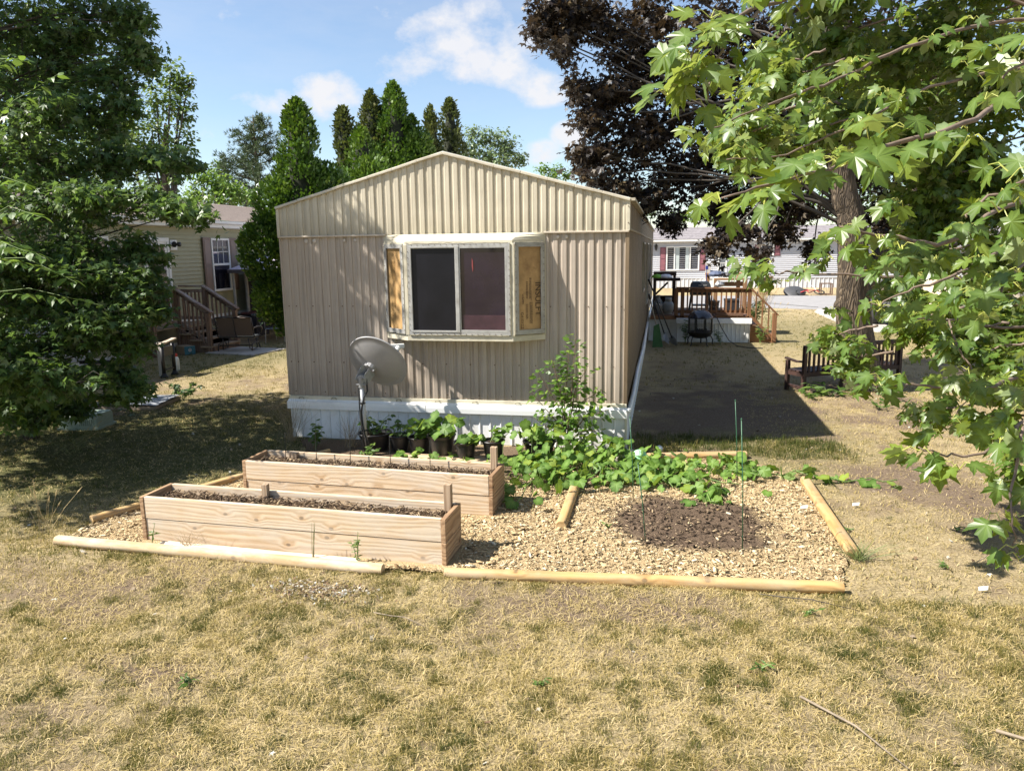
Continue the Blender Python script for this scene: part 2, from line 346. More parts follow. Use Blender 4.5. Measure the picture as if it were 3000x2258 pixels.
class Tree:
    """collects twigs and leaves for one tree"""
    def __init__(s, seed): s.rng = np.random.RandomState(seed); s.P=[]; s.t=[]; s.n=[]; s.sc=[]; s.wood = MB(); s.petiole = MB()
    def spray(s, p, d, L, nl, size, droop=.5, pet=.6, up=.9, spread=1.0, flat=.3):
        """a leafy shoot ending at p, pointing along d"""
        r = s.rng; d = d/np.linalg.norm(d); a = np.cross(d,UP); 
        if np.linalg.norm(a) < .1: a = np.array((1.,0,0))
        a /= np.linalg.norm(a); b = np.cross(a,d)
        for i in range(nl):
            f = (i//2)/max(1,(nl-1)//2); q = p-d*L*f*1.0; sg = 1 if i%2 else -1
            ph = r.uniform(-.9,.9); rad = a*sg*math.cos(ph)+b*math.sin(ph)
            if i == 0: rad *= .2
            z = size*r.uniform(.7,1.2)*(1-.25*(f < .2))
            td = d*r.uniform(.3,.8)+rad*spread*r.uniform(.6,1.1)+np.array((0,0,-droop*r.uniform(.4,1.4)))
            pb = q+(d*.35+rad*.8+UP*.15)*pet*z
            nn = UP*up+r.normal(0,.42,3)+rad*.15*flat-d*.1
            s.P.append(pb); s.t.append(td); s.n.append(nn); s.sc.append(z)
    def blob(s, c, rx, rz, ncl, nl, size, L=.3, bias=2.4, out=(0,0,0), droop=.5, twig=None, tw_r=.006, pet=.5, up=.9, ry=None):
        r = s.rng; c = np.array(c,float); R_ = np.array((rx,ry or rx,rz))
        o = unit(r.normal(0,1,(ncl,3))); u = r.rand(ncl)**(1/bias)
        for i in range(ncl):
            p = c+o[i]*R_*u[i]; q0 = p*.45+c*.55; d = unit(o[i]/R_*R_.min()*np.array((1,1,.6))+r.normal(0,.35,3)+np.array((0,0,.12))+np.array(out))
            s.spray(p, d, L*r.uniform(.7,1.3), nl, size, droop, pet, up)
            if twig is not None:
                s.wood.tube([q0-UP*.05, (q0+p)*.5+r.normal(0,.03,3), p], [tw_r*.7, tw_r*.5, tw_r*.3], 4, False)
    def limb(s, pts, r0, r1, n=8, wob=.04, k=6):
        pts = [np.array(p,float) for p in pts]; P = []
        for i in range(len(pts)-1):
            p0 = pts[max(i-1,0)]; p1 = pts[i]; p2 = pts[i+1]; p3 = pts[min(i+2,len(pts)-1)]
            for j in range(k):
                f = j/k; P.append(.5*((2*p1)+(p2-p0)*f+(2*p0-5*p1+4*p2-p3)*f*f+(-p0+3*p1-3*p2+p3)*f**3))
        P.append(pts[-1]); m = len(P)
        P = [q+s.rng.normal(0,wob*(.3+(i/m))*.3,3) if 0 < i < m-1 else q for i, q in enumerate(P)]
        s.wood.tube(P, [r0+(r1-r0)*(i/(m-1))**.8 for i in range(m)], n); return P
    def finish(s, root, base, m, kind_near, kind_far, nobj=300, woodmat=None, crown='crown', sun=.12, barkname='branches', key=None):
        P = np.array(s.P); t = np.array(s.t); n = np.array(s.n); sc = np.array(s.sc)
        n = unit(n)+sun*np.array(SUN)[None]
        dist = np.linalg.norm(P-CAM,axis=1)
        b = np.array(base)
        idx = np.zeros(len(P),bool)
        if nobj:
            v = P-CAM; dep = v@np.array((-.194,.965,-.179)); lx = v@np.array((.981,.195,-.013)); ly = v@np.array((-.022,.178,.984))
            vis = (dep > .3)&(np.abs(lx/dep) < .68)&(np.abs(ly/dep) < .51)
            score = np.where(vis, sc/dist if key is None else key(P,sc,dist), 0)
            order = np.argsort(-score)[:nobj]; order = order[score[order] > 0]; idx[order] = True
            leaf_objs(kind_near, P[idx], t[idx], n[idx], sc[idx], m, root, base, 3)
        r = ~idx
        if r.any(): scatter(crown, kind_far, P[r]-b, t[r], n[r], sc[r], m, root, stuff=True)
        if woodmat is not None and s.wood.v:
            w = MB(); w.v = [tuple(np.array(q)-b) for q in s.wood.v]; w.f = s.wood.f; w.build(barkname, woodmat, root, smooth=True)
        return len(P)
MLEAF = leafmat('maple_leaf_green', [(0,(.032,.075,.011)),(.45,(.055,.110,.014)),(.8,(.095,.150,.018)),(1,(.16,.205,.024))], back=(.22,.27,.13), trans=.40, tcol=(.44,.52,.008), spec=.5, rough=.38, veins=(.20,.30,.08))
LLEAF = leafmat('maple_leaf_dark', [(0,(.024,.060,.013)),(.5,(.044,.092,.019)),(.85,(.082,.132,.024)),(1,(.14,.18,.03))], back=(.11,.16,.08), trans=.34, tcol=(.24,.40,.03), veins=(.1,.16,.05))
PLEAF = leafmat('maple_leaf_purple', [(0,(.009,.007,.006)),(.5,(.018,.012,.009)),(.8,(.040,.027,.013)),(1,(.085,.060,.026))], back=(.045,.034,.024), trans=.12, tcol=(.15,.08,.02), rough=.5, spec=.35)
GLEAF = leafmat('vine_leaf', [(0,(.036,.090,.010)),(.5,(.062,.135,.014)),(.85,(.11,.19,.020)),(1,(.22,.26,.03))], back=(.14,.20,.06), trans=.30, tcol=(.36,.52,.02), spec=.3, rough=.55, veins=(.25,.38,.10))
SLEAF = leafmat('sapling_leaf', [(0,(.045,.10,.016)),(.6,(.075,.155,.022)),(1,(.16,.24,.035))], back=(.14,.21,.07), trans=.36, tcol=(.38,.58,.05))
OLEAF = leafmat('oak_leaf', [(0,(.045,.085,.018)),(.6,(.07,.13,.024)),(1,(.13,.20,.035))], back=(.10,.15,.06), trans=.28, tcol=(.3,.42,.04))
FLEAF = leafmat('far_leaf_pale', [(0,(.085,.13,.055)),(.6,(.12,.18,.075)),(1,(.18,.25,.10))], back=(.22,.28,.18), trans=.25, tcol=(.3,.4,.08))
ALEAF = leafmat('arborvitae_spray', [(0,(.030,.075,.008)),(.5,(.065,.135,.012)),(1,(.14,.215,.018))], back=(.07,.13,.015), trans=.18, tcol=(.2,.35,.02), rough=.55)
BLEAF = leafmat('arborvitae_brownish', [(0,(.050,.070,.020)),(.5,(.080,.100,.025)),(1,(.14,.14,.04))], back=(.09,.11,.03), trans=.18, tcol=(.25,.3,.04), rough=.55)
NLEAF = leafmat('pine_needles', [(0,(.040,.065,.030)),(.6,(.06,.095,.04)),(1,(.11,.14,.06))], trans=.1, tcol=(.2,.3,.08), rough=.6)
BARK = None
def bark(name, a, b, sc=9):
    if name in MATS: return MATS[name]
    t = NT(name); v = t.coord('Object',(1,1,.16)); n = t.noise(v, sc, 6, .65, .6); r = t.n('TexVoronoi', feature='DISTANCE_TO_EDGE'); t.set(r, Scale=sc*1.6)
    v2 = t.n('VectorMath', operation='ADD'); nn = t.n('TexNoise'); t.set(nn, Scale=4.0); t.L.new(v, nn.inputs['Vector']); t.L.new(v, v2.inputs[0]); t.L.new(nn.outputs['Color'], v2.inputs[1]); t.L.new(v2.outputs[0], r.inputs['Vector'])
    h = t.math('ADD', t.math('MULTIPLY', n, .6), t.math('MULTIPLY', t.ramp(r.outputs['Distance'],[(0,0.),(.35,1.)]), .6))
    c = t.ramp(h, [(.25,a),(.8,b)]); t.set(t.p, Base_Color=c, Roughness=.9); t.bump(h, 1.0, .03); MATS[name] = t.m; return t.m
BARK = bark('maple_bark', (.028,.020,.014), (.150,.112,.072)); TWIG = mat('twig_bark', (.16,.115,.085), .75, .25, 20); TWIGD = mat('twig_dark', (.06,.05,.04), .8, .2, 20)
PET = mat('petiole', (.34,.36,.08), .5, .15, 20)

# ---------------------------------------------------------------- ground
BED = [(-.20,-3.60),(1.2,-3.67),(2.72,-3.74),(3.2,-3.74),(4.6,-3.63),(5.93,-3.49),(6.10,-2.92),(6.08,-1.07),(5.6,-.2),(4.45,-.40),(4.2,-.12),(.15,-.12),(.75,-1.0),(.29,-1.74),(-.24,-3.2)]
def soil_patch(x, y):
    r = np.hypot((x-4.93)/.66,(y+2.42)/.66); return np.clip((1.12+.55*(vn(x,y,.22,31,3)-.5)-r)*5,0,1)
def bare(x, y):
    """how bare the earth is: 1 = no grass at all"""
    b = .95*(vn(x,y,.9,3,3)-.47)*2.2+1.5*(vn(x,y,.24,9,2)-.50)
    e = lambda cx,cy,rx,ry: np.clip(1.4*(1-np.hypot((x-cx)/rx,(y-cy)/ry)),0,1)
    b = b+1.0*e(7.6,-1.3,2.6,1.5)+1.3*e(5.6,1.9,1.7,2.3)+.9*e(7.7,2.6,1.7,1.3)+.5*e(9.8,.8,2.6,2.2)+.7*e(4.6,-4.05,2.2,.42)
    b = b-.9*e(-2.5,-1.5,3.5,4)-.8*e(8,14,7,9)-.8*e(-5,6,3,3)-.9*np.clip(1-np.abs(y-.35)/.5,0,1)*(x>4.4)*(x<7.2)-.5*e(2,-6.5,4,1.5)*0
    return np.clip(b,0,1)
def ground_z(x, y):
    near = np.exp(-(np.maximum(np.hypot(x-4,y+3)-7,0)/4)**2)
    z = (vn(x,y,.6,5,2)-.5)*.030*near+(vn(x,y,.11,6,2)-.5)*.022*near-.004
    z = z+.05*np.exp(-(((x-7.85)/.75)**2+((y-3.7)/.7)**2))
    # loosened earth along the front timbers
    z = z+.045*np.exp(-((y+3.93-.075*(x-3))/.10)**2)*((x > 3)&(x < 5.9))*vn(x,y,.18,8,2)
    return np.where(inpoly(x,y,BED), np.minimum(z,0)-.03, z)
def axis(lo, hi, step, far, g=1.16):
    a = list(np.arange(lo,hi,step)); s = step; x = hi
    while x < far: a.append(x); s *= g; x += s
    a.append(far); s = step; x = lo-step; b = []
    while x > -far: b.append(x); s *= g; x -= s
    b.append(-far); return np.array(b[::-1]+a)
GX = axis(-4.5,11,.055,700); GY = axis(-7.2,5,.055,700)
gx, gy = np.meshgrid(GX,GY); gx = gx.ravel(); gy = gy.ravel(); nx = len(GX); ny = len(GY)
ii, jj = np.meshgrid(np.arange(nx-1),np.arange(ny-1)); q = (jj*nx+ii).ravel()
def ground_mat():
    t = NT('dry_lawn'); v = t.coord('Object')
    b = t.n('Attribute', attribute_name='bare').outputs['Fac']; gr = t.n('Attribute', attribute_name='green').outputs['Fac']
    f = t.noise(v, 60, 6, .75); m = t.noise(v, 9, 5, .6); c1 = t.noise(v, 170, 3, .7)
    soil = t.ramp(f, [(.25,(.085,.060,.040)),(.5,(.19,.138,.095)),(.75,(.35,.27,.195))])
    soil = t.mix(t.ramp(c1,[(.60,0.),(.72,.6)]), soil, (.07,.05,.035))
    straw = t.ramp(f, [(.30,(.13,.098,.052)),(.44,(.34,.26,.145)),(.62,(.58,.465,.27))])
    green = t.ramp(f, [(.25,(.035,.045,.014)),(.55,(.085,.095,.03)),(.8,(.16,.15,.055))])
    c = t.mix(t.math('ADD', t.math('MULTIPLY', gr, .9), t.math('MULTIPLY', t.math('SUBTRACT', m, .5), .5), True), straw, green)
    c = t.mix(t.math('ADD', b, t.math('MULTIPLY', t.math('SUBTRACT', f, .5), .9), True), c, soil)
    t.set(t.p, Base_Color=c, Roughness=.95); t.p.inputs['Specular IOR Level'].default_value = .15
    t.bump(t.math('ADD', f, t.math('MULTIPLY', c1, .5)), .9, .025); return t.m
def greenness(x, y):
    e = lambda cx,cy,rx,ry: np.clip(1.5*(1-np.hypot((x-cx)/rx,(y-cy)/ry)),0,1)
    g = .22*vn(x,y,1.1,21,3)+1.25*e(-2.4,-.6,4.4,3.6)+.5*e(-5,7,3,5)+.45*e(9,13,8,7)+.55*e(5.8,.9,1.8,3)+.25*e(7.4,-4.6,2.6,1.6)
    return np.clip(g,0,1)
trimesh('lawn', np.stack([gx,gy,ground_z(gx,gy)],1), np.stack([q,q+1,q+nx+1,q+nx],1), ground_mat(), None, {'bare':bare(gx,gy),'green':greenness(gx,gy)}, smooth=True)['kind'] = 'structure'
ASPH = mat('road_asphalt', (.26,.25,.245), .9, .12, 3, .4, 120, dirt=(.2,.19,.18), dscale=.6); CONC = mat('concrete', (.40,.37,.33), .9, .12, 4, .3, 90, dirt=(.27,.24,.2), dscale=1.2)
def sheet(name, poly, z, m, th=.03):
    o = MB().prism([(x,y,z-th) for x,y in poly],(0,0,th)).build(name, m); o['kind'] = 'structure'; return o
sheet('road', [(-60,21.3),(8.4,21.3),(10.2,20.6),(70,20.6),(70,28.4),(-60,28.4)], .012, ASPH)
sheet('driveway', [(10.35,13.0),(13.6,13.0),(13.6,20.58),(10.22,20.58),(9.9,19.4),(9.9,15)], .016, CONC)
MB().tube([(7.6,24.2,.013),(9,23.3,.013),(9.8,22.2,.013),(10.4,21.4,.013)],.02,4).build('road_crack', mat('tar',(.06,.06,.06),.8))['kind'] = 'structure'
# ---------------------------------------------------------------- the corrugated mobile home
PITCH = .1035
PROF = [(0,0),(.09,0),(.11,.0022),(.14,0),(.22,0),(.245,.0022),(.27,0),(.36,0),(.44,.013),(.60,.0135),(.62,.0115),(.66,.0135),(.93,.013)]
def corr_mat(name, hi, lo, grime, gz0, gz1):
    t = NT(name); v = t.coord('Object'); n = t.noise(v, 2.2, 5); c = t.ramp(n,[(.3,lo),(.7,hi)])
    st = t.noise(t.coord('Object',(22,22,.55)), 1.0, 5, .7); c = t.mix(t.math('MULTIPLY', t.ramp(st,[(.50,0.),(.72,1.)]), .55), c, grime)
    st2 = t.noise(t.coord('Object',(70,70,1.6)), 1.0, 4, .7); c = t.mix(t.math('MULTIPLY', t.ramp(st2,[(.55,0.),(.7,1.)]), .42), c, grime)
    tc = t.n('TexCoord'); sp = t.n('SeparateXYZ'); t.L.new(tc.outputs['Object'], sp.inputs[0])
    mr = t.n('MapRange'); t.set(mr); mr.inputs[1].default_value = gz1; mr.inputs[2].default_value = gz0; t.L.new(sp.outputs[2], mr.inputs[0])
    low = t.math('MULTIPLY', mr.outputs[0], t.noise(t.coord('Object',(9,9,2.5)), 1.4, 6, .7)); c = t.mix(t.math('MULTIPLY', low, .75, True), c, tuple(x*.8 for x in grime))
    sm = t.noise(t.coord('Object',(1,1,1)), 14, 4, .8); c = t.mix(t.math('MULTIPLY', t.ramp(sm,[(.66,0.),(.74,1.)]), .25), c, tuple(x*.6 for x in grime))
    t.set(t.p, Base_Color=c, Roughness=.5); t.p.inputs['Specular IOR Level'].default_value = .35
    t.bump(t.noise(v,26,3),.06,.01); return t.m
SID = corr_mat('tan_siding', (.455,.39,.32), (.395,.335,.275), (.19,.15,.115), .55, .95)
GAB = corr_mat('cream_gable', (.575,.52,.405), (.49,.44,.335), (.23,.20,.14), 2.53, 2.78)
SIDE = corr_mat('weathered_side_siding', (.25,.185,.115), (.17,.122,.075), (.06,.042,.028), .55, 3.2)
CREAM = mat('cream_trim', (.57,.525,.405), .5, .08, 5, dirt=(.30,.26,.18), dscale=3, damt=.55)
ALU = mat('aluminium_frame', (.40,.395,.375), .45, .15, 9, metal=.3, dirt=(.2,.18,.15), dscale=6, damt=.6)
WHITE = mat('white_vinyl', (.78,.78,.76), .5, .04, 3, dirt=(.45,.42,.36), dscale=1.6, damt=.45)
RUST = mat('rusty_screw', (.10,.06,.035), .8); CAULK = mat('old_caulk', (.30,.27,.19), .8, .35, 30)
home = thing('mobile_home', 'long tan corrugated mobile home with cream gable and bay window', 'mobile home', (0,0,0))
HL = 19.
def corr(u0, u1, zb, zt, place, m, name, parent=home, off=0.):
    """corrugated sheet between u0 and u1; place(u, out, z) -> point; zb/zt functions of u"""
    us = [u0]; k0 = math.floor((u0-off)/PITCH)-1
    pts = []
    for k in range(k0, int((u1-off)/PITCH)+2):
        for a, d in PROF: pts.append((off+(k+a)*PITCH, d))
    def at_(u):
        for (a,da),(b,db) in zip(pts,pts[1:]):
            if a <= u <= b: return da+(db-da)*(u-a)/max(b-a,1e-9)
        return 0
    ins = [(u0,at_(u0))]+[p for p in pts if u0+1e-4 < p[0] < u1-1e-4]+[(u1,at_(u1))]
    if any(abs(p[0]-2.126) < .2 for p in ins) and zt(2.126) > 3.3: ins = sorted(ins+[(2.126,at_(2.126))])
    vs = []
    for u, d in ins: vs += [place(u,d,zb(u)), place(u,d,zt(u))]
    fs = [(2*i,2*i+2,2*i+3,2*i+1) for i in range(len(ins)-1)]
    return MB().add(vs,fs).build(name, m, parent)
GABZ = lambda u: 2.872+(3.446-2.872)*(1-abs(u-2.126)/2.126) if u < 2.126 else 2.872+(3.446-2.872)*(1-(u-2.126)/2.144)
front = lambda u,d,z: (u,-d,z)
for a, b in ((.0,.80),(.803,1.42),(3.26,4.262)): corr(a,b,lambda u:.548,lambda u:2.54,front,SID,'siding_panel',off=.02 if a < 3 else .055)
corr(1.42,3.26,lambda u:.548,lambda u:1.34,front,SID,'siding_panel',off=.02)
for a, b in ((.03,1.22),(1.223,2.43),(2.433,3.64),(3.643,4.25)): corr(a,b,lambda u:2.53,lambda u:GABZ(u)-.012,lambda u,d,z:(u,-.016-d,z),GAB,'gable_panel',off=.03)
# body behind the sheets, roof, side and back walls
MB().box((.01,.02,.50),(4.26,HL,2.86)).build('wall_core', mat('core',(.2,.18,.15)), home)
rf = MB(); 
for xa, xb, za, zb in ((-.02,2.126,2.872,3.452),(2.126,4.29,3.452,2.872)):
    rf.prism([(xa,-.01,za),(xb,-.01,zb),(xb,-.01,zb+.02),(xa,-.01,za+.02)],(0,HL+.02,0))
rf.build('roof', mat('roof_coating',(.62,.60,.55),.6,.12,3,dirt=(.3,.27,.22)), home)
MB().add([(0,HL,.5),(4.27,HL,.5),(4.27,HL,2.87),(2.126,HL,3.44),(0,HL,2.87)],[(4,3,2,1,0)]).build('back_wall', SID, home)
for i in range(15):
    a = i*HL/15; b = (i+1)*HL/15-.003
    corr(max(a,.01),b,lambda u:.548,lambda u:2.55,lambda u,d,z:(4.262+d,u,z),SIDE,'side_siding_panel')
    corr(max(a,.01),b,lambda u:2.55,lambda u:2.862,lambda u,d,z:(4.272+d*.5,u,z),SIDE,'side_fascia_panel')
corr(.01,HL,lambda u:.548,lambda u:2.86,lambda u,d,z:(.004-d,HL-u,z),SID,'far_side_siding_panel')
# trims
tr = MB()
for xa, xb in ((-.01,2.126),(2.126,4.285)):
    za, zb = GABZ(max(xa,0)), GABZ(min(xb,4.27)); n = 7
    for i in range(n):
        f0, f1 = i/n, (i+1)/n; wz = .004*math.sin(i*2.3)
        tr.bar((xa+(xb-xa)*f0,-.035,za+(zb-za)*f0+wz),(xa+(xb-xa)*f1+.001,-.035,za+(zb-za)*f1-wz),.045,.032)
tr.build('gable_edge_trim', mat('edge_trim',(.52,.47,.37),.55,.12,8,dirt=(.22,.18,.12),damt=.6), home, bevel=.006)
MB().bar((.0,-.030,2.526),(1.40,-.030,2.529),.028,.022).build('band_trim', mat('band_trim',(.50,.43,.34),.55,.1,8), home, bevel=.004)
MB().bar((3.31,-.030,2.529),(4.275,-.030,2.526),.028,.022).build('band_trim', MATS['band_trim'], home, bevel=.004)
MB().box((4.245,-.036,2.53),(4.286,.02,2.875)).build('gable_corner_trim', CREAM, home, bevel=.004)
MB().box((-.008,-.036,2.53),(.03,.02,2.875)).build('gable_corner_trim', CREAM, home, bevel=.004)
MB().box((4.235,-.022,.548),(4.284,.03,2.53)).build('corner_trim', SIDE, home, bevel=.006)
MB().tube([(4.285,-.01,2.545),(4.289,4,2.555),(4.286,8,2.55),(4.29,12,2.56),(4.285,19,2.55)],.014,6).build('side_drip_trim', mat('drip',(.34,.28,.19),.6,.3,6), home)
MB().bar((4.31,-.05,2.874),(4.31,HL,2.874),.06,.03).build('side_roof_edge', mat('edge_trim',(.52,.47,.37)), home)
sc_ = MB()
for z, xs in ((1.68,[.08,.18,.40,.62,.79,.93,1.15,1.36]),(1.68,[3.38,3.60,3.82,4.03,4.2]),(.98,[.06,.16,.37,.58,.77,.95,1.2,1.5,1.8,2.1,2.4,2.7,3.0,3.2,3.5,3.75,3.95,4.12]),(.60,[.1,.5,.9,1.3,1.7,2.1,2.5,2.9,3.3,3.7,4.1])):
    for x in xs: sc_.lathe([(.0075,0),(.0075,.006),(.001,.009)],6,(x,-.012,z),np.array(((1,0,0),(0,0,-1),(0,1.,0))))
for z in (2.62,2.80):
    sc_.lathe([(.006,0),(.006,.006),(.001,.008)],6,(4.265,-.036,z),np.array(((1,0,0),(0,0,-1),(0,1.,0))))
o = sc_.build('siding_screws', RUST, home); o['kind'] = 'stuff'
for x in (.36,.47,.86,1.0,3.47,3.57):   # putty dabs under the band
    MB().lathe([(.001,.004),(.022 if x < .6 else .016,.003),(.026 if x < .6 else .019,0)],12,(x,-.0145,2.475),np.array(((1,0,0),(0,0,-1),(0,1.15,0)))).build('putty_patch', mat('putty',(.55,.50,.44),.7), home, smooth=True)
# frame rail with tow lugs, skirting
MB().box((.01,-.035,.500),(4.275,.02,.546)).build('frame_rail', CREAM, home, bevel=.003)
for x in (.18,.62,1.0,1.48,1.98,2.45,2.98,3.5): MB().tube([(x-.03,-.04,.508),(x-.02,-.05,.53),(x+.005,-.055,.537),(x+.03,-.05,.528),(x+.035,-.04,.508)],.005,5).build('strap_lug', CAULK, home, smooth=True)
ZL = .492
for a, b in ((-.0,1.838),(1.842,4.285)):
    MB().prism([(a,-.035,ZL+.012),(a,-.062,ZL-.008),(a,-.085,ZL-.012),(a,-.088,ZL-.05),(a,-.085,ZL-.108),(a,-.06,ZL-.108),(a,-.03,ZL-.06)],(b-a,0,0)).build('skirt_top_trim', WHITE, home, bevel=.003)
def skirt(name, p0, p1, zt, parent, outv, m, zb=0., pitch=.125, rib=.012):
    p0 = np.array(p0,float); p1 = np.array(p1,float); L = np.linalg.norm(p1-p0); d = (p1-p0)/L; n = max(1,int(L/pitch)); mb = MB(); outv = np.array(outv,float); vs = []
    for i in range(n+1):
        for a, h in ((0,0),(.07,rib),(.14,rib),(.2,.0)):
            u = min(L,(i+a)*L/n); 
            if i == n and a > 0: break
            q = p0+d*u+outv*h; vs += [(q[0],q[1],zb),(q[0],q[1],zt)]
    mb.add(vs,[(2*i,2*i+2,2*i+3,2*i+1) for i in range(len(vs)//2-1)]); return mb.build(name,m,parent)
SKW = mat('skirting_white',(.74,.75,.74),.5,.05,2,dirt=(.42,.37,.29),dscale=2.2,damt=.6)
for a, b in ((.02,1.05),(1.053,2.1),(2.103,3.15),(3.153,4.262)): skirt('skirting_panel',(a,-.032,0),(b,-.032,0),.40,home,(0,-1,0),SKW)
MB().box((4.255,-.046,0),(4.282,.0,.39)).build('skirt_corner_post', CREAM, home, bevel=.004)
for i in range(8): skirt('side_skirting_panel',(4.275,i*HL/8,0),(4.275,(i+1)*HL/8-.003,0),.42,home,(1,0,0),SKW,pitch=.2)
MB().tube([(4.30,-.05,.47),(4.31,1,.46),(4.30,3,.475),(4.315,6,.46),(4.30,10,.47),(4.305,19,.465)],.028,7).build('side_skirt_trim', WHITE, home, smooth=True)
# side windows seen edge-on
for y, z0, z1, w in ((5.6,1.55,2.4,.9),(8.6,1.1,2.4,1.2),(12.5,1.5,2.4,.9)):
    wf = MB().box((4.27,y-.03,z0-.03),(4.31,y,z1+.03)).box((4.27,y+w,z0-.03),(4.31,y+w+.03,z1+.03)).box((4.27,y,z1),(4.31,y+w,z1+.03)).box((4.27,y,z0-.03),(4.31,y+w,z0)).build('side_window', ALU, home)
    MB().box((4.268,y,z0),(4.29,y+w,z1)).build('pane', glass('pane_dark'), wf)
# bay window
D_ = .28; XA, XB, XC, XD = 1.362, 1.715, 2.985, 3.322
bay = MB(); 
plan = [(XA,-.016),(XB,-D_),(XC,-D_),(XD,-.016)]
bay.prism([(x,y,1.295) for x,y in plan],(0,0,.068))
# curved hood: rows of the plan shrinking towards the wall as they rise
rows = [(0,2.405),(0,2.447),(.035,2.475),(.10,2.500),(.19,2.520),(.262,2.532)]
vs = []
for inn, z in rows:
    f = 1-inn/D_; vs += [(XA,-.016,z),(XA+(XB-XA)*(1-(1-f)*.55),-.016-(D_-.016)*f,z),(XD-(XD-XC)*(1-(1-f)*.55),-.016-(D_-.016)*f,z),(XD,-.016,z)]
bay.add(vs,[(4*i+j,4*i+j+1,4*i+j+5,4*i+j+4) for i in range(len(rows)-1) for j in range(3)]+[(0,3,2,1)])
for (x,y) in plan[1:3]: bay.box((x-.022,y-.004,1.36),(x+.022,y+.05,2.41))
for x in (XA+.012,XD-.012): bay.box((x-.018,-.03,1.36),(x+.018,.0,2.41))
bw = bay.build('bay_window', CREAM, home, bevel=.004)
RED = mat('red_paper',(.20,.035,.035),.6)
def frame_on(a, b, z0, z1, w, th, m, name, out, parent=bw):
    a = np.array((*a,0.)); b = np.array((*b,0.)); o_ = np.array((*out,0.)); d = (b-a)/np.linalg.norm(b-a); mb = MB(); Z = np.array((0,0,1.))
    for p, q_ in ((a+Z*(z0+w/2),b+Z*(z0+w/2)),(a+Z*(z1-w/2),b+Z*(z1-w/2))): mb.bar(p,q_,th,w)
    for p in (a+d*w/2,b-d*w/2): mb.bar(p+Z*(z0+w),p+Z*(z1-w),th,w,up=d)
    return mb.build(name,m,parent,bevel=.002)
yo = -D_-.006
frame_on((1.742,yo),(2.958,yo),1.368,2.416,.052,.016,ALU,'window_frame',(0,-1))
frame_on((1.742+.03,yo-.008),(2.335,yo-.008),1.40,2.39,.020,.014,ALU,'window_sash',(0,-1))
frame_on((2.35,yo-.002),(2.928,yo-.002),1.40,2.39,.028,.014,ALU,'window_sash',(0,-1))
MB().box((2.322,yo-.016,1.40),(2.362,yo+.01,2.39)).build('window_mullion', ALU, bw, bevel=.003)
MB().box((1.79,-D_+.004,1.40),(2.33,-D_+.012,2.39)).build('pane', glass('pane_screen',(.007,.007,.010),.35,.25), bw)
MB().box((2.355,-D_+.004,1.40),(2.93,-D_+.012,2.39)).build('pane', glass('pane_tinted',(.012,.008,.018),.05,.5), bw)
MB().box((2.39,-D_-.001,1.425),(2.90,-D_+.003,1.60)).build('chair_back_inside', mat('maroon',(.05,.022,.030),.35,.3,8), bw)
MB().add([(2.522,-D_-.001,2.09),(2.529,-D_-.001,2.13),(2.526,-D_-.001,2.22),(2.514,-D_-.001,2.255),(2.512,-D_-.001,2.16)],[(4,3,2,1,0)]).build('red_sticker', RED, bw)
sides = (((XA+.012,-.03),(XB-.022,-D_+.004),(-.64,-.77)),((XC+.022,-D_+.004),(XD-.012,-.03),(.64,-.77)))
BOARD = mat('insulation_board',(.44,.275,.115),.6,.22,4,dirt=(.25,.14,.055),dscale=5,damt=.9); INK = mat('black_print',(.085,.048,.022),.7,.4,30); INKL = mat('faded_print',(.30,.17,.05),.7,.3,30)
rv = MB()
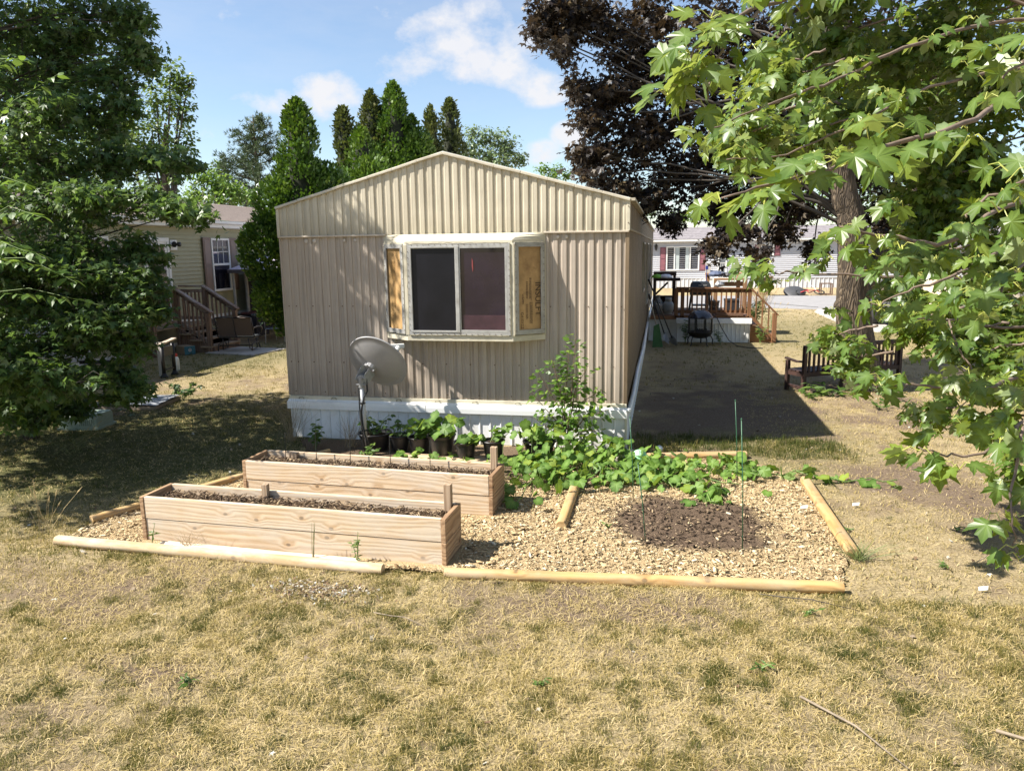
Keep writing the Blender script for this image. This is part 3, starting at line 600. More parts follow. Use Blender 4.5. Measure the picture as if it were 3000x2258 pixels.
for k, (a, b, o_) in enumerate(sides):
    a = np.array(a); b = np.array(b); d = (b-a)/np.linalg.norm(b-a); nrm_ = np.array(o_); L = np.linalg.norm(b-a)
    frame_on(a+nrm_*.004,b+nrm_*.004,1.375,2.42,.036,.018,ALU,'window_frame',o_)
    frame_on(a+d*.034+nrm_*.008,b-d*.034+nrm_*.008,1.41,2.385,.016,.014,ALU,'window_sash',o_)
    i0 = a-nrm_*.012; i1 = b-nrm_*.012
    bd = MB().prism([(*(i0+d*.03),1.40),(*(i1-d*.03),1.40),(*(i1-d*.03),2.39),(*(i0+d*.03),2.39)],(-nrm_[0]*.02,-nrm_[1]*.02,0)).build('insulation_board', BOARD, home)
    # print on the board: (u across from outer-left, v up)
    org = i0+nrm_*.0015; rs = np.random.RandomState(4+k)
    pr_ = MB()
    def mark(u, v0, v1, w):
        p = org+d*u; q_ = org+d*(u+w); pr_.add([(*p,v0),(*q_,v0),(*q_,v1),(*p,v1)],[(0,1,2,3)])
    for u0, n_, lo, hi in (((.150,4,1.56,1.72),(.200,5,1.50,1.74),(.155,3,1.80,1.98),(.195,4,1.78,2.02)) if k else ((.12,4,2.02,2.22),(.155,6,1.98,2.22),(.15,4,1.68,1.90),(.17,3,1.70,1.92),(.165,2,1.48,1.62))):
        for i in range(n_):
            u = u0+i*.0085; v = hi
            while v > lo:
                l = rs.uniform(.006,.028); mark(u, v-l, v, .0042); v -= l+rs.uniform(.003,.007)
    pr_.build('printed_lines', INK if k else INKL, bd)['kind'] = 'stuff'
    def lettering(txt, u, v, size, m, bold=0.):
        cu = bpy.data.curves.new('lettering','FONT'); cu.body = txt; cu.size = size; cu.offset = bold; cu.extrude = .0003; cu.materials.append(m)
        # the print runs down the board: text x -> -z, text y -> across to the right
        p = org+d*u+nrm_*.001; X = Vector((0,0,-1)); Y = Vector((d[0],d[1],0)); Zv = X.cross(Y)
        M4 = Matrix(((X.x,Y.x,Zv.x,p[0]),(X.y,Y.y,Zv.y,p[1]),(X.z,Y.z,Zv.z,v),(0,0,0,1)))
        to = link('lettering_curve', cu); bpy.context.view_layer.update()
        me = bpy.data.meshes.new_from_object(to.evaluated_get(bpy.context.evaluated_depsgraph_get())); bpy.data.objects.remove(to)
        link('lettering', me, bd, mw=M4)
    if k: lettering('INSULFT', .278, 1.97, .105, INK, .001); lettering('G41012Z', .085, 1.63, .05, INK); lettering('WAMM', .10, 1.84, .036, INK)
    else: lettering('G41012Z', .10, 1.74, .045, INKL); lettering('1 4 27AM021', .11, 1.58, .035, INKL)
    for z in np.arange(1.42,2.40,.075):
        for p in (a+d*.012,b-d*.012): rv.lathe([(.005,0),(.004,.006),(.001,.007)],6,(p[0]+nrm_[0]*.014,p[1]+nrm_[1]*.014,z),np.array(((1,0,0),(0,0,-1),(0,1.,0))))
for z in np.arange(1.42,2.40,.07):
    for x in (1.752,2.948): rv.lathe([(.005,0),(.004,.006),(.001,.007)],6,(x,yo-.008,z),np.array(((1,0,0),(0,0,-1),(0,1.,0))))
for x in np.arange(1.80,2.92,.07):
    for z in (1.380,2.404): rv.lathe([(.005,0),(.004,.006),(.001,.007)],6,(x,yo-.008,z),np.array(((1,0,0),(0,0,-1),(0,1.,0))))
rv.build('frame_screws', RUST, bw)['kind'] = 'stuff'
ck = MB(); rs = np.random.RandomState(2)
for z in (1.366,2.42):
    ck.tube([(x,yo-.004,z+rs.normal(0,.003)) for x in np.arange(1.74,2.97,.04)],.006,5)
for x in (1.740,2.962): ck.tube([(x+rs.normal(0,.002),yo-.004,z) for z in np.arange(1.37,2.42,.04)],.005,5)
for (a,b,o_) in sides:
    for f in (0.,1.):
        ck.tube([(a[0]+(b[0]-a[0])*f+o_[0]*.008,a[1]+(b[1]-a[1])*f+o_[1]*.008,z) for z in np.arange(1.38,2.42,.06)],.005,5)
    for z in (1.374,2.421): ck.tube([(a[0]+(b[0]-a[0])*f+o_[0]*.008,a[1]+(b[1]-a[1])*f+o_[1]*.008,z+rs.normal(0,.002)) for f in np.arange(0,1.01,.2)],.005,5)
ck.build('caulk_bead', CAULK, bw)

# ---------------------------------------------------------------- olive neighbouring home (its long wall faces +X)
OLV = mat('olive_vinyl_siding',(.34,.32,.195),.6,.06,3,rnd=.03); OWH = mat('house_white_trim',(.74,.73,.70),.5,.04,4)
SHB = mat('brown_shutter',(.17,.115,.09),.55,.08,5); SHG = mat('brown_shingles',(.235,.185,.155),.9,.25,30,.4,60,stretch=(1,.4,1))
oh = thing('neighbour_home','olive lap-sided home with brown shutters and brown shingle roof','house',(-7.5,0,0))
HY0, HY1 = -3., 17.
WIN = (10.12,11.0,1.29,2.73)
for i in range(23):
    z = .66+i*.102
    def course(y0,y1): return MB().prism([(0,y0,z),(.030,y0,z+.000),(.004,y0,z+.104),(0,y0,z+.104)],(0,y1-y0,0)).build('siding_board', OLV, oh)
    cut = [HY0]; 
    rs = np.random.RandomState(i); js = sorted([7.0+rs.uniform(0,2), 10.0+rs.uniform(0,1.1), 13+rs.uniform(0,2)])
    cut = [HY0]+js+[HY1]
    for a, b in zip(cut,cut[1:]): course(a+.002,b)
MB().box((-4.2,HY0,.1),(0,HY1,3.0)).build('wall_core', OLV, oh)
for i in range(10): skirt('skirting_panel',(-.02,HY0+2*i,0),(-.02,HY0+2*i+1.997,0),.60,oh,(1,0,0),WHITE,pitch=.16)
MB().box((-.02,HY0,.58),(.035,HY1,.66)).build('skirt_trim', OWH, oh)
MB().prism([(0,HY0,2.99),(.24,HY0,3.01),(.24,HY0,3.09),(.27,HY0,3.19),(.10,HY0,3.19),(0,HY0,3.1)],(0,HY1-HY0+.1,0)).build('fascia', OWH, oh)
MB().prism([(.27,HY0,3.10),(.33,HY0,3.12),(.33,HY0,3.185),(.27,HY0,3.195)],(0,HY1-HY0+.1,0)).build('gutter', OWH, oh)
rr = MB(); nrow = 15
for i in range(nrow):   # shingle courses stepping up to the ridge
    x0 = .30-(.30+2.1)*i/nrow; x1 = .30-(.30+2.1)*(i+1)/nrow; z0 = 3.185+.66*i/nrow; z1 = 3.185+.66*(i+1)/nrow
    MB().prism([(x0,HY0,z0),(x0,HY0,z0+.022),(x1,HY0,z1+.012),(x1,HY0,z1)],(0,HY1-HY0+.2,0)).build('shingle_course', SHG, oh)
MB().prism([(-2.1,HY0,3.83),(-4.5,HY0,3.18),(-4.5,HY0,3.2),(-2.1,HY0,3.86)],(0,HY1-HY0+.2,0)).build('rear_roof', SHG, oh)
for i in range(16): MB().prism([(-1.98,HY0+i*1.25,3.83),(-2.1,HY0+i*1.25,3.885),(-2.22,HY0+i*1.25,3.83)],(0,1.23,.0)).build('ridge_cap', SHG, oh)
y0,y1,z0,z1 = WIN; zm = 2.02
wf = MB().box((.01,y0,z0),(.06,y0+.055,z1)).box((.01,y1-.055,z0),(.06,y1,z1)).box((.01,y0+.055,z1-.055),(.06,y1-.055,z1)).box((.01,y0+.055,z0),(.06,y1-.055,z0+.06)).box((.01,y0+.055,zm-.03),(.055,y1-.055,zm+.03)).build('window', OWH, oh, bevel=.004)
REFL = glass('house_pane',(.03,.035,.05),.03,.9)
MB().box((.005,y0+.05,zm),(.03,y1-.05,z1-.05)).build('pane', REFL, wf); MB().box((.005,y0+.05,z0+.05),(.024,y1-.05,zm)).build('pane', glass('house_pane_low',(.012,.012,.018),.05,.5), wf)
for f in (1/3,2/3): MB().box((.03,y0+.05+(y1-y0-.1)*f-.008,zm+.03),(.038,y0+.05+(y1-y0-.1)*f+.008,z1-.055)).build('muntin', OWH, wf)
MB().box((.03,y0+.055,2.36),(.037,y1-.055,2.375)).build('muntin', OWH, wf)
for a, b in ((9.75,10.09),(11.03,11.37)):
    s_ = MB()
    s_.box((.02,a,1.29),(.05,b,2.75))
    so_ = s_.build('shutter', SHB, oh, bevel=.004)
    for c0, c1 in ((1.36,1.96),(2.04,2.68)):
        p = MB(); p.box((.05,a+.05,c0),(.058,b-.05,c1)); p.build('shutter_panel', mat('brown_shutter_inner',(.20,.14,.115),.5,.06,5), so_, bevel=.01)
MB().box((.0,8.40,2.42),(.025,8.67,2.67)).build('lamp_mount', OWH, oh, bevel=.004)
IRON = mat('black_iron',(.018,.018,.02),.45,.2,10,metal=.2)
pl = MB().lathe([(.02,0),(.075,.02),(.07,.06),(.03,.09),(.03,.12),(.055,.14),(.055,.2)],12,(.03,8.50,2.56),np.array(((0,0,1),(0,1,0),(-1.,0,0)))).build('porch_light', IRON, oh, smooth=True)
dr = MB().box((.01,7.34,.66),(.05,7.42,2.72)).box((.01,8.24,.66),(.05,8.32,2.72)).box((.01,7.42,2.62),(.05,8.24,2.72)).build('door_frame', OWH, oh, bevel=.004)
dd = MB().box((.005,7.42,.66),(.03,8.24,2.62)).build('door', OWH, oh); MB().box((.03,7.52,.86),(.036,8.14,2.50)).build('pane', glass('storm_door_pane',(.02,.022,.026),.08,.5), dd)
MB().lathe([(.02,0),(.02,.03),(.001,.04)],8,(.036,8.19,1.6),np.array(((0,0,1),(0,1,0),(-1.,0,0)))).build('door_handle', ALU, dd)
w2 = MB().box((.01,4.6,1.5),(.06,6.2,1.56)).box((.01,4.6,2.67),(.06,6.2,2.73)).box((.01,4.6,1.56),(.06,4.66,2.67)).box((.01,6.14,1.56),(.06,6.2,2.67)).build('window', OWH, oh); MB().box((.005,4.66,1.56),(.03,6.14,2.67)).build('pane', REFL, w2)
for _c in oh.children:
    if _c.name.split('.')[0] in ('window','shutter','door','door_frame','lamp_mount','porch_light'): _c.location.x += .03
PVC = mat('white_pipe',(.80,.80,.80),.4,.03,4)
MB().tube([(-1.5,15.6,3.6),(-1.5,15.6,4.50),(-1.5,15.63,4.58),(-1.47,15.70,4.62),(-1.40,15.85,4.62),(-1.38,15.93,4.59),(-1.38,15.96,4.50)],.055,10).build('vent_pipe', PVC, oh, smooth=True)
# ---------------------------------------------------------------- wooden porch stairs
BRN = wood('stained_brown_wood',(.23,.14,.09),(.10,.058,.038),.7,False,2,weather=(.30,.26,.23),wamt=.25); BRNX = wood('stained_brown_rail',(.25,.16,.11),(.11,.065,.045),.7,False,0,weather=(.42,.38,.35),wamt=.75); GRYB = wood('stair_tread_wood',(.36,.27,.18),(.20,.135,.085),.75,False,1)
st = thing('porch_stairs','brown wooden porch stairs with railings at the olive home door','stairs',(-6.7,7.38,0))
def P_(x,y,z): return (x+6.7,y-7.38,z)
YN, YF = 7.38, 8.53
MB().box(P_(-7.44,6.4,.58),P_(-6.68,YF+.06,.62)).build('platform', GRYB, st, bevel=.005)
for x in (-7.4,-6.7):
    for y in (6.45,YN,YF): MB().box(P_(x-.05,y-.05,0),P_(x+.05,y+.05,.58 if x < -7 else 1.50)).build('post', BRN, st, bevel=.006)
for i in range(3):
    x = -6.68+.27*i; z = .45-.15*i
    MB().box(P_(x,YN-.06,z-.035),P_(x+.31,YF+.06,z)).build('tread', GRYB, st, bevel=.005)
    MB().box(P_(x,YN+.02,z),P_(x+.02,YF-.02,z+.11)).build('riser', BRN, st)
    MB().box(P_(x+.27,YN+.02,max(0,z-.15)),P_(x+.29,YF-.02,z-.036)).build('riser', BRN, st)
for y in (YN+.01,YF-.05): MB().prism([P_(-6.68,y,.0),P_(-6.68,y,.55),P_(-5.86,y,.10),P_(-5.86,y,.0)],(0,.04,0)).build('stringer', BRN, st)
MB().box(P_(-6.7,YN-.02,.0),P_(-6.66,YF,.5)).build('skirt_board', BRN, st)
for y in (YN,YF):
    MB().box(P_(-5.95,y-.05,0),P_(-5.85,y+.05,.93)).build('post', BRN, st, bevel=.006)
    MB().bar(P_(-6.74,y,1.535),P_(-5.80,y,.945),.14,.04).build('handrail', BRNX, st, bevel=.006)
    MB().bar(P_(-6.70,y+.055,1.43),P_(-5.86,y+.055,.86),.035,.09).build('rail', BRNX, st, bevel=.004)
    MB().bar(P_(-6.66,y+.03,.70),P_(-5.90,y+.03,.20),.035,.09).build('rail', BRNX, st, bevel=.004)
    for i in range(7):
        f = (i+.7)/7.4; x = -6.70+.84*f; MB().box(P_(x-.018,y-.045 if y == YN else y-.02,.64-.52*f),P_(x+.018,y-.01 if y == YN else y+.015,1.42-.56*f)).build('baluster', BRN, st)
for a, b, y in ((-7.4,-6.7,YF),):
    MB().bar(P_(a,y,1.52),P_(b,y,1.52),.12,.035).build('handrail', BRNX, st, bevel=.005); MB().bar(P_(a,y,1.40),P_(b,y,1.40),.035,.08).build('rail', BRNX, st); MB().bar(P_(a,y,.72),P_(b,y,.72),.035,.08).build('rail', BRNX, st)
    for i in range(6): MB().box(P_(a+.1+i*.105,y-.018,.7),P_(a+.135+i*.105,y+.018,1.4)).build('baluster', BRN, st)
MB().bar(P_(-6.7,6.45,1.5),P_(-6.7,YN,1.5),.12,.035).build('handrail', BRNX, st); MB().bar(P_(-6.7,6.45,.74),P_(-6.7,YN,.74),.035,.08).build('rail', BRNX, st)
for i in range(6): MB().box(P_(-6.72,6.56+i*.13,.7),P_(-6.685,6.595+i*.13,1.48)).build('baluster', BRN, st)
# ---------------------------------------------------------------- glider loveseat on its slab
sheet('patio_slab', [(-5.95,7.22),(-4.55,6.95),(-4.35,8.1),(-5.75,8.35)], .02, CONC)
BROF = mat('brown_steel',(.045,.035,.03),.45,.15,8,metal=.3); SLING = mat('brown_mesh_fabric',(.115,.080,.062),.75,.12,60); SLGT = mat('cream_cushion',(.62,.55,.40),.8,.06,5)
lv = thing('glider_loveseat','brown two-seat glider bench seen from behind below the porch stairs','loveseat',(-5.35,7.72,.02),.20)
for s in (-1,1):
    x0 = min(0,s*.42); x1 = max(0,s*.42)
    b = MB().prism([(x0+.02,-.30,.80),(x1-.02,-.30,.80),(x1-.02,-.17,.36),(x0+.02,-.17,.36)],(0,.02,.006)).build('back_sling', SLING, lv)
    MB().box((x0+.02,-.16,.335),(x1-.02,.26,.355)).build('seat_sling', SLGT if s > 0 else SLING, lv, bevel=.01)
    MB().tube([(x0,-.31,.80),((x0+x1)/2,-.32,.835),(x1,-.31,.80)],.016,7).build('top_rail', BROF, lv, smooth=True)
    MB().tube([(s*.43,-.31,.80),(s*.43,-.17,.34),(s*.43,.28,.33),(s*.43,.30,.30)],.016,7).build('side_frame', BROF, lv, smooth=True)
    MB().tube([(s*.45,-.22,.54),(s*.46,.0,.57),(s*.46,.25,.54),(s*.46,.30,.48),(s*.44,.27,.34)],.018,7).build('armrest', BROF, lv, smooth=True)
    MB().tube([(s*.40,-.30,.02),(s*.40,-.26,.17),(s*.40,-.05,.20),(s*.40,.20,.17),(s*.40,.30,.02)],.014,7).build('leg', BROF, lv, smooth=True)
    MB().tube([(s*.30,-.22,.30),(s*.32,-.20,.06),(s*.36,-.10,.03),(s*.36,.2,.03),(s*.33,.26,.28)],.013,7).build('rocker', BROF, lv, smooth=True)
MB().tube([(0,-.31,.80),(0,-.17,.34),(0,.26,.33)],.014,7).build('centre_frame', BROF, lv, smooth=True)
MB().bar((-.42,-.17,.33),(.42,-.17,.33),.03,.03).build('seat_bar', BROF, lv); MB().bar((-.40,-.2,.14),(.40,-.2,.14),.02,.03).build('stretcher', BROF, lv)
# ---------------------------------------------------------------- gazebo, table, chairs
LAV = mat('lavender_canopy',(.60,.54,.66),.8,.08,4); DRK = mat('dark_backing',(.022,.020,.026),.9,.3,5); POST = mat('pale_wrapped_post',(.33,.31,.28),.7,.2,12)
gz_ = thing('patio_gazebo','lavender-topped canopy with dark backing sheets beside the olive home','gazebo',(-6.15,11.9,0))
MB().add([(-1.2,-1.2,1.87),(1.2,-1.2,1.87),(1.2,1.2,1.87),(-1.2,1.2,1.87),(0,0,2.45)],[(0,1,4),(1,2,4),(2,3,4),(3,0,4)]).build('canopy', LAV, gz_)
va = MB(); 
for a, b in (((-1.2,-1.2),(1.2,-1.2)),((1.2,-1.2),(1.2,1.2)),((1.2,1.2),(-1.2,1.2)),((-1.2,1.2),(-1.2,-1.2))): MB().bar((*a,1.82),(*b,1.82),.02,.10).build('valance', mat('dark_valance',(.09,.075,.08),.8), gz_)
for x, y in ((-1.1,-1.1),(1.1,-1.1),(1.1,1.1),(-1.1,1.1)): MB().tube([(x,y,0),(x+.01,y,1),(x,y,1.85)],.04,8).build('post', POST, gz_)
MB().tube([(-.98,-.62,.0),(-1.0,-.60,.6),(-.98,-.62,1.25),(-1.01,-.62,1.85)],.05,8).build('wrapped_pole', POST, gz_, smooth=True)
vs = []; n = 30  # dark sheets added as backing, standing in for the gazebo's shaded inside
for i in range(n+1):
    y = -.55+1.6*i/n; x = -1.05+.05*math.sin(i*1.9); vs += [(x,y,.05),(x,y,1.84)]
MB().add(vs,[(2*i,2*i+2,2*i+3,2*i+1) for i in range(n)]).build('hanging_sheet', DRK, gz_, smooth=True)
vs = []
for i in range(n+1):
    x = -1.05+2.1*i/n; y = 1.05+.05*math.sin(i*1.7); vs += [(x,y,.05),(x,y,1.84)]
MB().add(vs,[(2*i,2*i+2,2*i+3,2*i+1) for i in range(n)]).build('hanging_sheet', DRK, gz_, smooth=True)
TGL = mat('frosted_table_glass',(.10,.115,.12),.15,.1,4,spec=.7)
tb = thing('patio_table','round glass-topped patio table under the dark gazebo','table',(-5.75,10.25,0))
MB().lathe([(.62,.66),(.63,.675),(.62,.69)],28).build('table_top', TGL, tb)
for k in range(4):
    a = k*math.pi/2+.5; MB().tube([(.5*math.cos(a),.5*math.sin(a),.66),(.35*math.cos(a),.35*math.sin(a),.3),(.5*math.cos(a),.5*math.sin(a),0)],.014,6).build('leg', ALU, tb, smooth=True)
MB().lathe([(.30,.28),(.31,.29),(.30,.30)],20).build('lower_ring', ALU, tb)
ch = thing('patio_chair','low metal patio chair pulled up to the round glass table','chair',(-5.35,9.45,0),.5)
MB().box((-.24,-.22,.36),(.24,.22,.385)).build('seat', TGL, ch, bevel=.02)
MB().tube([(-.24,.22,.37),(-.25,.27,.62),(0,.29,.68),(.25,.27,.62),(.24,.22,.37)],.014,6).build('backrest', ALU, ch, smooth=True)
for x in (-.22,.22):
    for y in (-.2,.2): MB().tube([(x,y,.37),(x*1.1,y*1.15,.0)],.012,6).build('leg', ALU, ch)
bx = thing('cooler_tote','dark red storage tote on the ground inside the gazebo','tote',(-6.75,10.95,.0))
MB().box((-.22,-.35,0),(.22,.35,.62)).build('tub', DRK, bx, bevel=.02); MB().box((-.24,-.37,.62),(.24,.37,.67)).build('lid', mat('dark_red_lid',(.10,.03,.03),.5), bx, bevel=.01)
# yard clutter by the stairs
cb = thing('cardboard_box','cardboard box with a teal printed end beside the porch stairs','box',(-6.28,7.02,0),-.5)
CARD = mat('cardboard',(.30,.22,.14),.85,.1,6)
MB().box((-.30,-.12,0),(.10,.14,.20)).build('carton', CARD, cb, bevel=.004); MB().box((.10,-.12,0),(.104,.14,.20)).build('printed_end', mat('teal_print',(.05,.17,.22),.6), cb)
MB().lathe([(.045,0),(.035,.0)],14,(.106,.01,.11),np.array(((0,0,1),(0,1,0),(-1.,0,0)))).build('round_logo', OWH, cb)
ws = thing('work_stand','small dark metal work stand with a pale board on top','stand',(-4.72,4.15,0),.1)
for y in (-.19,.19):
    MB().tube([(0,y,.02),(.0,y,.62)],.035,8).build('leg', IRON, ws, smooth=True); MB().lathe([(.075,0),(.07,.02),(.04,.06),(.035,.08)],12,(0,y,0)).build('foot', IRON, ws, smooth=True)
MB().bar((0,-.26,.64),(0,.28,.70),.10,.03).build('top_board', wood('pale_board',(.50,.42,.33),(.33,.25,.18),.7,False,1), ws, bevel=.004)
MB().box((-.03,-.16,.40),(.02,.16,.58)).build('panel', IRON, ws); MB().bar((0,-.19,.14),(0,.19,.14),.03,.03).build('crossbar', IRON, ws)
bt = thing('white_bottle','white plastic bottle with a red cap by the work stand','bottle',(-4.98,4.75,0))
MB().lathe([(.055,0),(.06,.02),(.06,.22),(.045,.27),(.025,.29)],14).build('body', mat('white_plastic',(.75,.75,.72),.4), bt, smooth=True); MB().lathe([(.03,.29),(.03,.35),(.001,.355)],12).build('cap', mat('red_plastic',(.55,.03,.03),.4), bt)
wb = thing('weathered_board','grey weathered board leaning upright by the work stand','board',(-4.85,4.10,0))
MB().bar((0,0,0),(-.02,.02,.66),.10,.02,up=(0,1,0)).build('board', mat('grey_wood',(.40,.37,.33),.8,.15,9), wb)
tp = thing('grey_tarp','flat grey tarp lying on boards behind the left maple','tarp',(-3.5,1.55,0),.15)
MB().box((-.55,-.4,0),(.55,.4,.05)).build('pallet_boards', mat('pallet',(.28,.22,.17),.8), tp)
vs = []; 
for j in range(9):
    for i in range(11): vs.append((-.55+i*.11,-.4+j*.1,.06+.035*vn(np.array([i*.9]),np.array([j*.9]),1.,4)[0]))
MB().add(vs,[(j*11+i,j*11+i+1,j*11+i+12,j*11+i+11) for j in range(8) for i in range(10)]).build('sheet', mat('grey_plastic',(.27,.28,.30),.5), tp, smooth=True)
cv = thing('covered_trailer','white covered utility trailer half hidden behind the left maple','trailer',(-6.9,3.2,0),.2)
MB().prism([(-.9,-.5,.35),(.9,-.5,.35),(.9,-.5,.95),(.6,-.5,1.15),(-.9,-.5,1.1)],(0,1.0,0)).build('cover', mat('white_tarp',(.36,.39,.43),.5,.1,4), cv, bevel=.05, seg=3)
for y in (-.52,.5):
    MB().lathe([(.06,-.05),(.24,-.05),(.25,0),(.24,.05),(.06,.05)],20,(0,y,.25),np.array(((1,0,0),(0,0,-1),(0,1.,0)))).build('wheel', mat('tyre',(.02,.02,.02),.8), cv, smooth=True)
MB().bar((.9,0,.36),(1.6,0,.36),.06,.06).build('tow_bar', IRON, cv)
# ---------------------------------------------------------------- white home across the road
fh = thing('far_home','white lap-sided home with maroon shutters across the road','house',(0,35.5,0))
FW = mat('far_white_siding',(.50,.50,.525),.6,.04,3); MAR = mat('maroon_shutter',(.17,.065,.08),.6,.1,5); FSH = mat('grey_shingles',(.22,.20,.205),.9,.25,6,dirt=(.16,.14,.15),dscale=5,damt=.6)
FX0, FX1 = 1.0, 26.
for i in range(19):
    z = .56+i*.108; MB().prism([(FX0,-.045,z),(FX0,-.048,z+.006),(FX0,-.004,z+.110),(FX0,0,z+.110),(FX0,0,z)],(FX1-FX0,0,0)).build('siding_board', FW, fh)
MB().box((FX0,.0,.1),(FX1,4.4,2.62)).build('wall_core', FW, fh)
for i in range(10): skirt('skirting_panel',(FX0+2.5*i,-.01,0),(FX0+2.5*i+2.495,-.01,0),.56,fh,(0,-1,0),mat('far_skirting',(.56,.56,.57),.6,.05,2),pitch=.21,rib=.03)
MB().box((FX0-.2,-.32,2.60),(FX1+.2,-.28,2.72)).box((FX0-.2,-.28,2.60),(FX1+.2,0,2.62)).build('fascia', OWH, fh)
for i in range(7):
    a, b = i/7, (i+1)/7; MB().prism([(FX0-.2,-.32+2.5*a,2.70+.70*a),(FX0-.2,-.32+2.5*a,2.73+.70*a),(FX0-.2,-.32+2.5*b,2.715+.70*b),(FX0-.2,-.32+2.5*b,2.70+.70*b)],(FX1-FX0+.4,0,0)).build('shingle_course', FSH, fh)
MB().prism([(FX0-.2,2.18,3.40),(FX0-.2,4.7,2.68),(FX0-.2,4.7,2.7),(FX0-.2,2.18,3.43)],(FX1-FX0+.4,0,0)).build('rear_roof', FSH, fh)
def fwin(x0,x1,z0,z1,mull=(),rail=None):
    w = MB().box((x0,-.075,z0),(x0+.07,-.02,z1)).box((x1-.07,-.075,z0),(x1,-.02,z1)).box((x0+.07,-.075,z1-.07),(x1-.07,-.02,z1)).box((x0+.07,-.075,z0),(x1-.07,-.02,z0+.07))
    for m_ in mull: w.box((m_-.035,-.075,z0+.07),(m_+.035,-.02,z1-.07))
    if rail: w.box((x0+.07,-.070,rail-.03),(x1-.07,-.02,rail+.03))
    wo = w.build('window', OWH, fh)
    xs = [x0]+list(mull)+[x1]
    for a, b in zip(xs,xs[1:]): MB().box((a+.04,-.045,z0+.05),(b-.04,-.03,z1-.05)).build('pane', glass('far_pane',(.02,.022,.03),.06,.6), wo)
    return wo
wo = fwin(4.79,6.62,.99,2.34,(5.25,6.11)); CUR = mat('pale_curtain',(.42,.47,.47),.8,.1,6)
for a, b in ((5.30,5.52),(5.86,6.05)):
    vs = []
    for i in range(9): x = a+(b-a)*i/8; vs += [(x,-.048-.006*(i%2),1.06),(x,-.048-.006*(i%2),2.27)]
    MB().add(vs,[(2*i,2*i+2,2*i+3,2*i+1) for i in range(8)]).build('hanging_sheet', CUR, wo)
fwin(9.92,10.60,1.77,2.40,(),2.08)
for a, b, z0, z1 in ((4.45,4.77,.98,2.30),(6.64,6.96,.98,2.30),(9.60,9.90,1.76,2.38),(10.63,10.94,1.76,2.38)):
    s_ = MB().box((a,-.065,z0),(b,-.02,z1)).build('shutter', MAR, fh)
    h = (z1-z0)/2
    for c in (z0+.06,z0+h+.03): MB().box((a+.05,-.072,c),(b-.05,-.065,c+h-.09)).build('shutter_panel', mat('maroon_inner',(.26,.10,.12),.6), s_)
dr = MB().box((7.62,-.06,.6),(7.70,-.02,2.4)).box((8.05,-.06,.6),(8.13,-.02,2.4)).box((7.70,-.06,2.32),(8.05,-.02,2.4)).build('door', OWH, fh); MB().box((7.70,-.05,.6),(8.05,-.03,2.32)).build('pane', glass('far_door_pane',(.10,.11,.12),.1,.5), dr)
ll = MB().lathe([(.001,.40),(.03,.34),(.10,.26),(.085,.25),(.05,.05),(.03,0),(.001,-.03)],8,(4.22,-.12,2.12)).box((4.20,-.1,2.36),(4.24,0,2.40)).build('porch_lantern', IRON, fh)
fs = thing('far_steps','white metal porch landing with railings at the white home','steps',(0,35.5,0))
GRW = mat('grey_metal_rail',(.50,.49,.47),.5)
MB().box((6.9,-1.3,.0),(8.3,-.05,.58)).build('landing', WHITE, fs)
for i in range(3): MB().box((8.3+.28*i,-1.3,0),(8.58+.28*i,-.05,.45-.15*i)).build('step', WHITE, fs)
MB().bar((6.9,-1.3,1.42),(8.1,-1.3,1.42),.05,.05).build('rail', GRW, fs); MB().bar((8.1,-1.3,1.42),(9.1,-1.3,.98),.05,.05).build('rail', GRW, fs)
MB().box((6.9,-1.34,.58),(7.2,-1.26,1.42)).build('post', mat('post_grey',(.42,.39,.36),.6), fs)
for i in range(9): MB().box((7.25+i*.11,-1.315,.58),(7.28+i*.11,-1.285,1.41)).build('baluster', GRW, fs)
for i in range(8): MB().box((8.15+i*.125,-1.315,max(0,.5-.06*i)),(8.18+i*.125,-1.285,1.38-.055*i)).build('baluster', GRW, fs)
tc_ = thing('trash_bin','dark brown wheeled trash bin standing by the road','trash bin',(9.35,28.7,0))
TBR = mat('brown_bin',(.16,.085,.05),.6,.2,5)
MB().add([(-.24,-.25,.05),(.24,-.25,.05),(.26,.25,.05),(-.26,.25,.05),(-.30,-.32,.84),(.30,-.32,.84),(.30,.32,.84),(-.30,.32,.84)],[(0,3,2,1),(4,5,6,7),(0,1,5,4),(1,2,6,5),(2,3,7,6),(3,0,4,7)]).build('body', TBR, tc_, bevel=.02)
MB().box((-.34,-.36,.84),(.34,.36,.90)).build('lid', TBR, tc_, bevel=.02)
for x in (-.26,.26): MB().lathe([(.02,-.03),(.1,-.03),(.1,.03),(.02,.03)],14,(x,.27,.1),np.array(((0,0,1),(0,1,0),(-1.,0,0)))).build('wheel', IRON, tc_)
bk = thing('fallen_bicycle','red and white child bicycle lying by the road','bicycle',(11.45,28.75,.03),.2)
TYR = mat('tyre',(.02,.02,.02),.8); BRED = mat('bike_red',(.45,.04,.05),.4); 
for x in (-.45,.42):
    MB().tube([(x+.22*math.cos(a),.1+.22*math.sin(a)*.9,.12+.08*math.sin(a)) for a in np.linspace(0,2*math.pi,17)],.028,6).build('wheel', TYR, bk, smooth=True)
MB().tube([(-.45,.1,.12),(-.1,.25,.2),(.32,.28,.2),(.42,.1,.12)],.022,6).tube([(-.1,.25,.2),(-.12,-.05,.1),(.32,.28,.2)],.022,6).build('frame', BRED, bk, smooth=True)
MB().tube([(.34,.30,.2),(.36,.5,.28),(.2,.56,.42)],.015,6).build('handlebar', OWH, bk); MB().bar((-.2,.42,.22),(-.02,.40,.22),.1,.05).build('seat', IRON, bk)
sd = thing('round_sled','round dark disc lying tilted by the road','disc',(10.75,29.0,0),0)
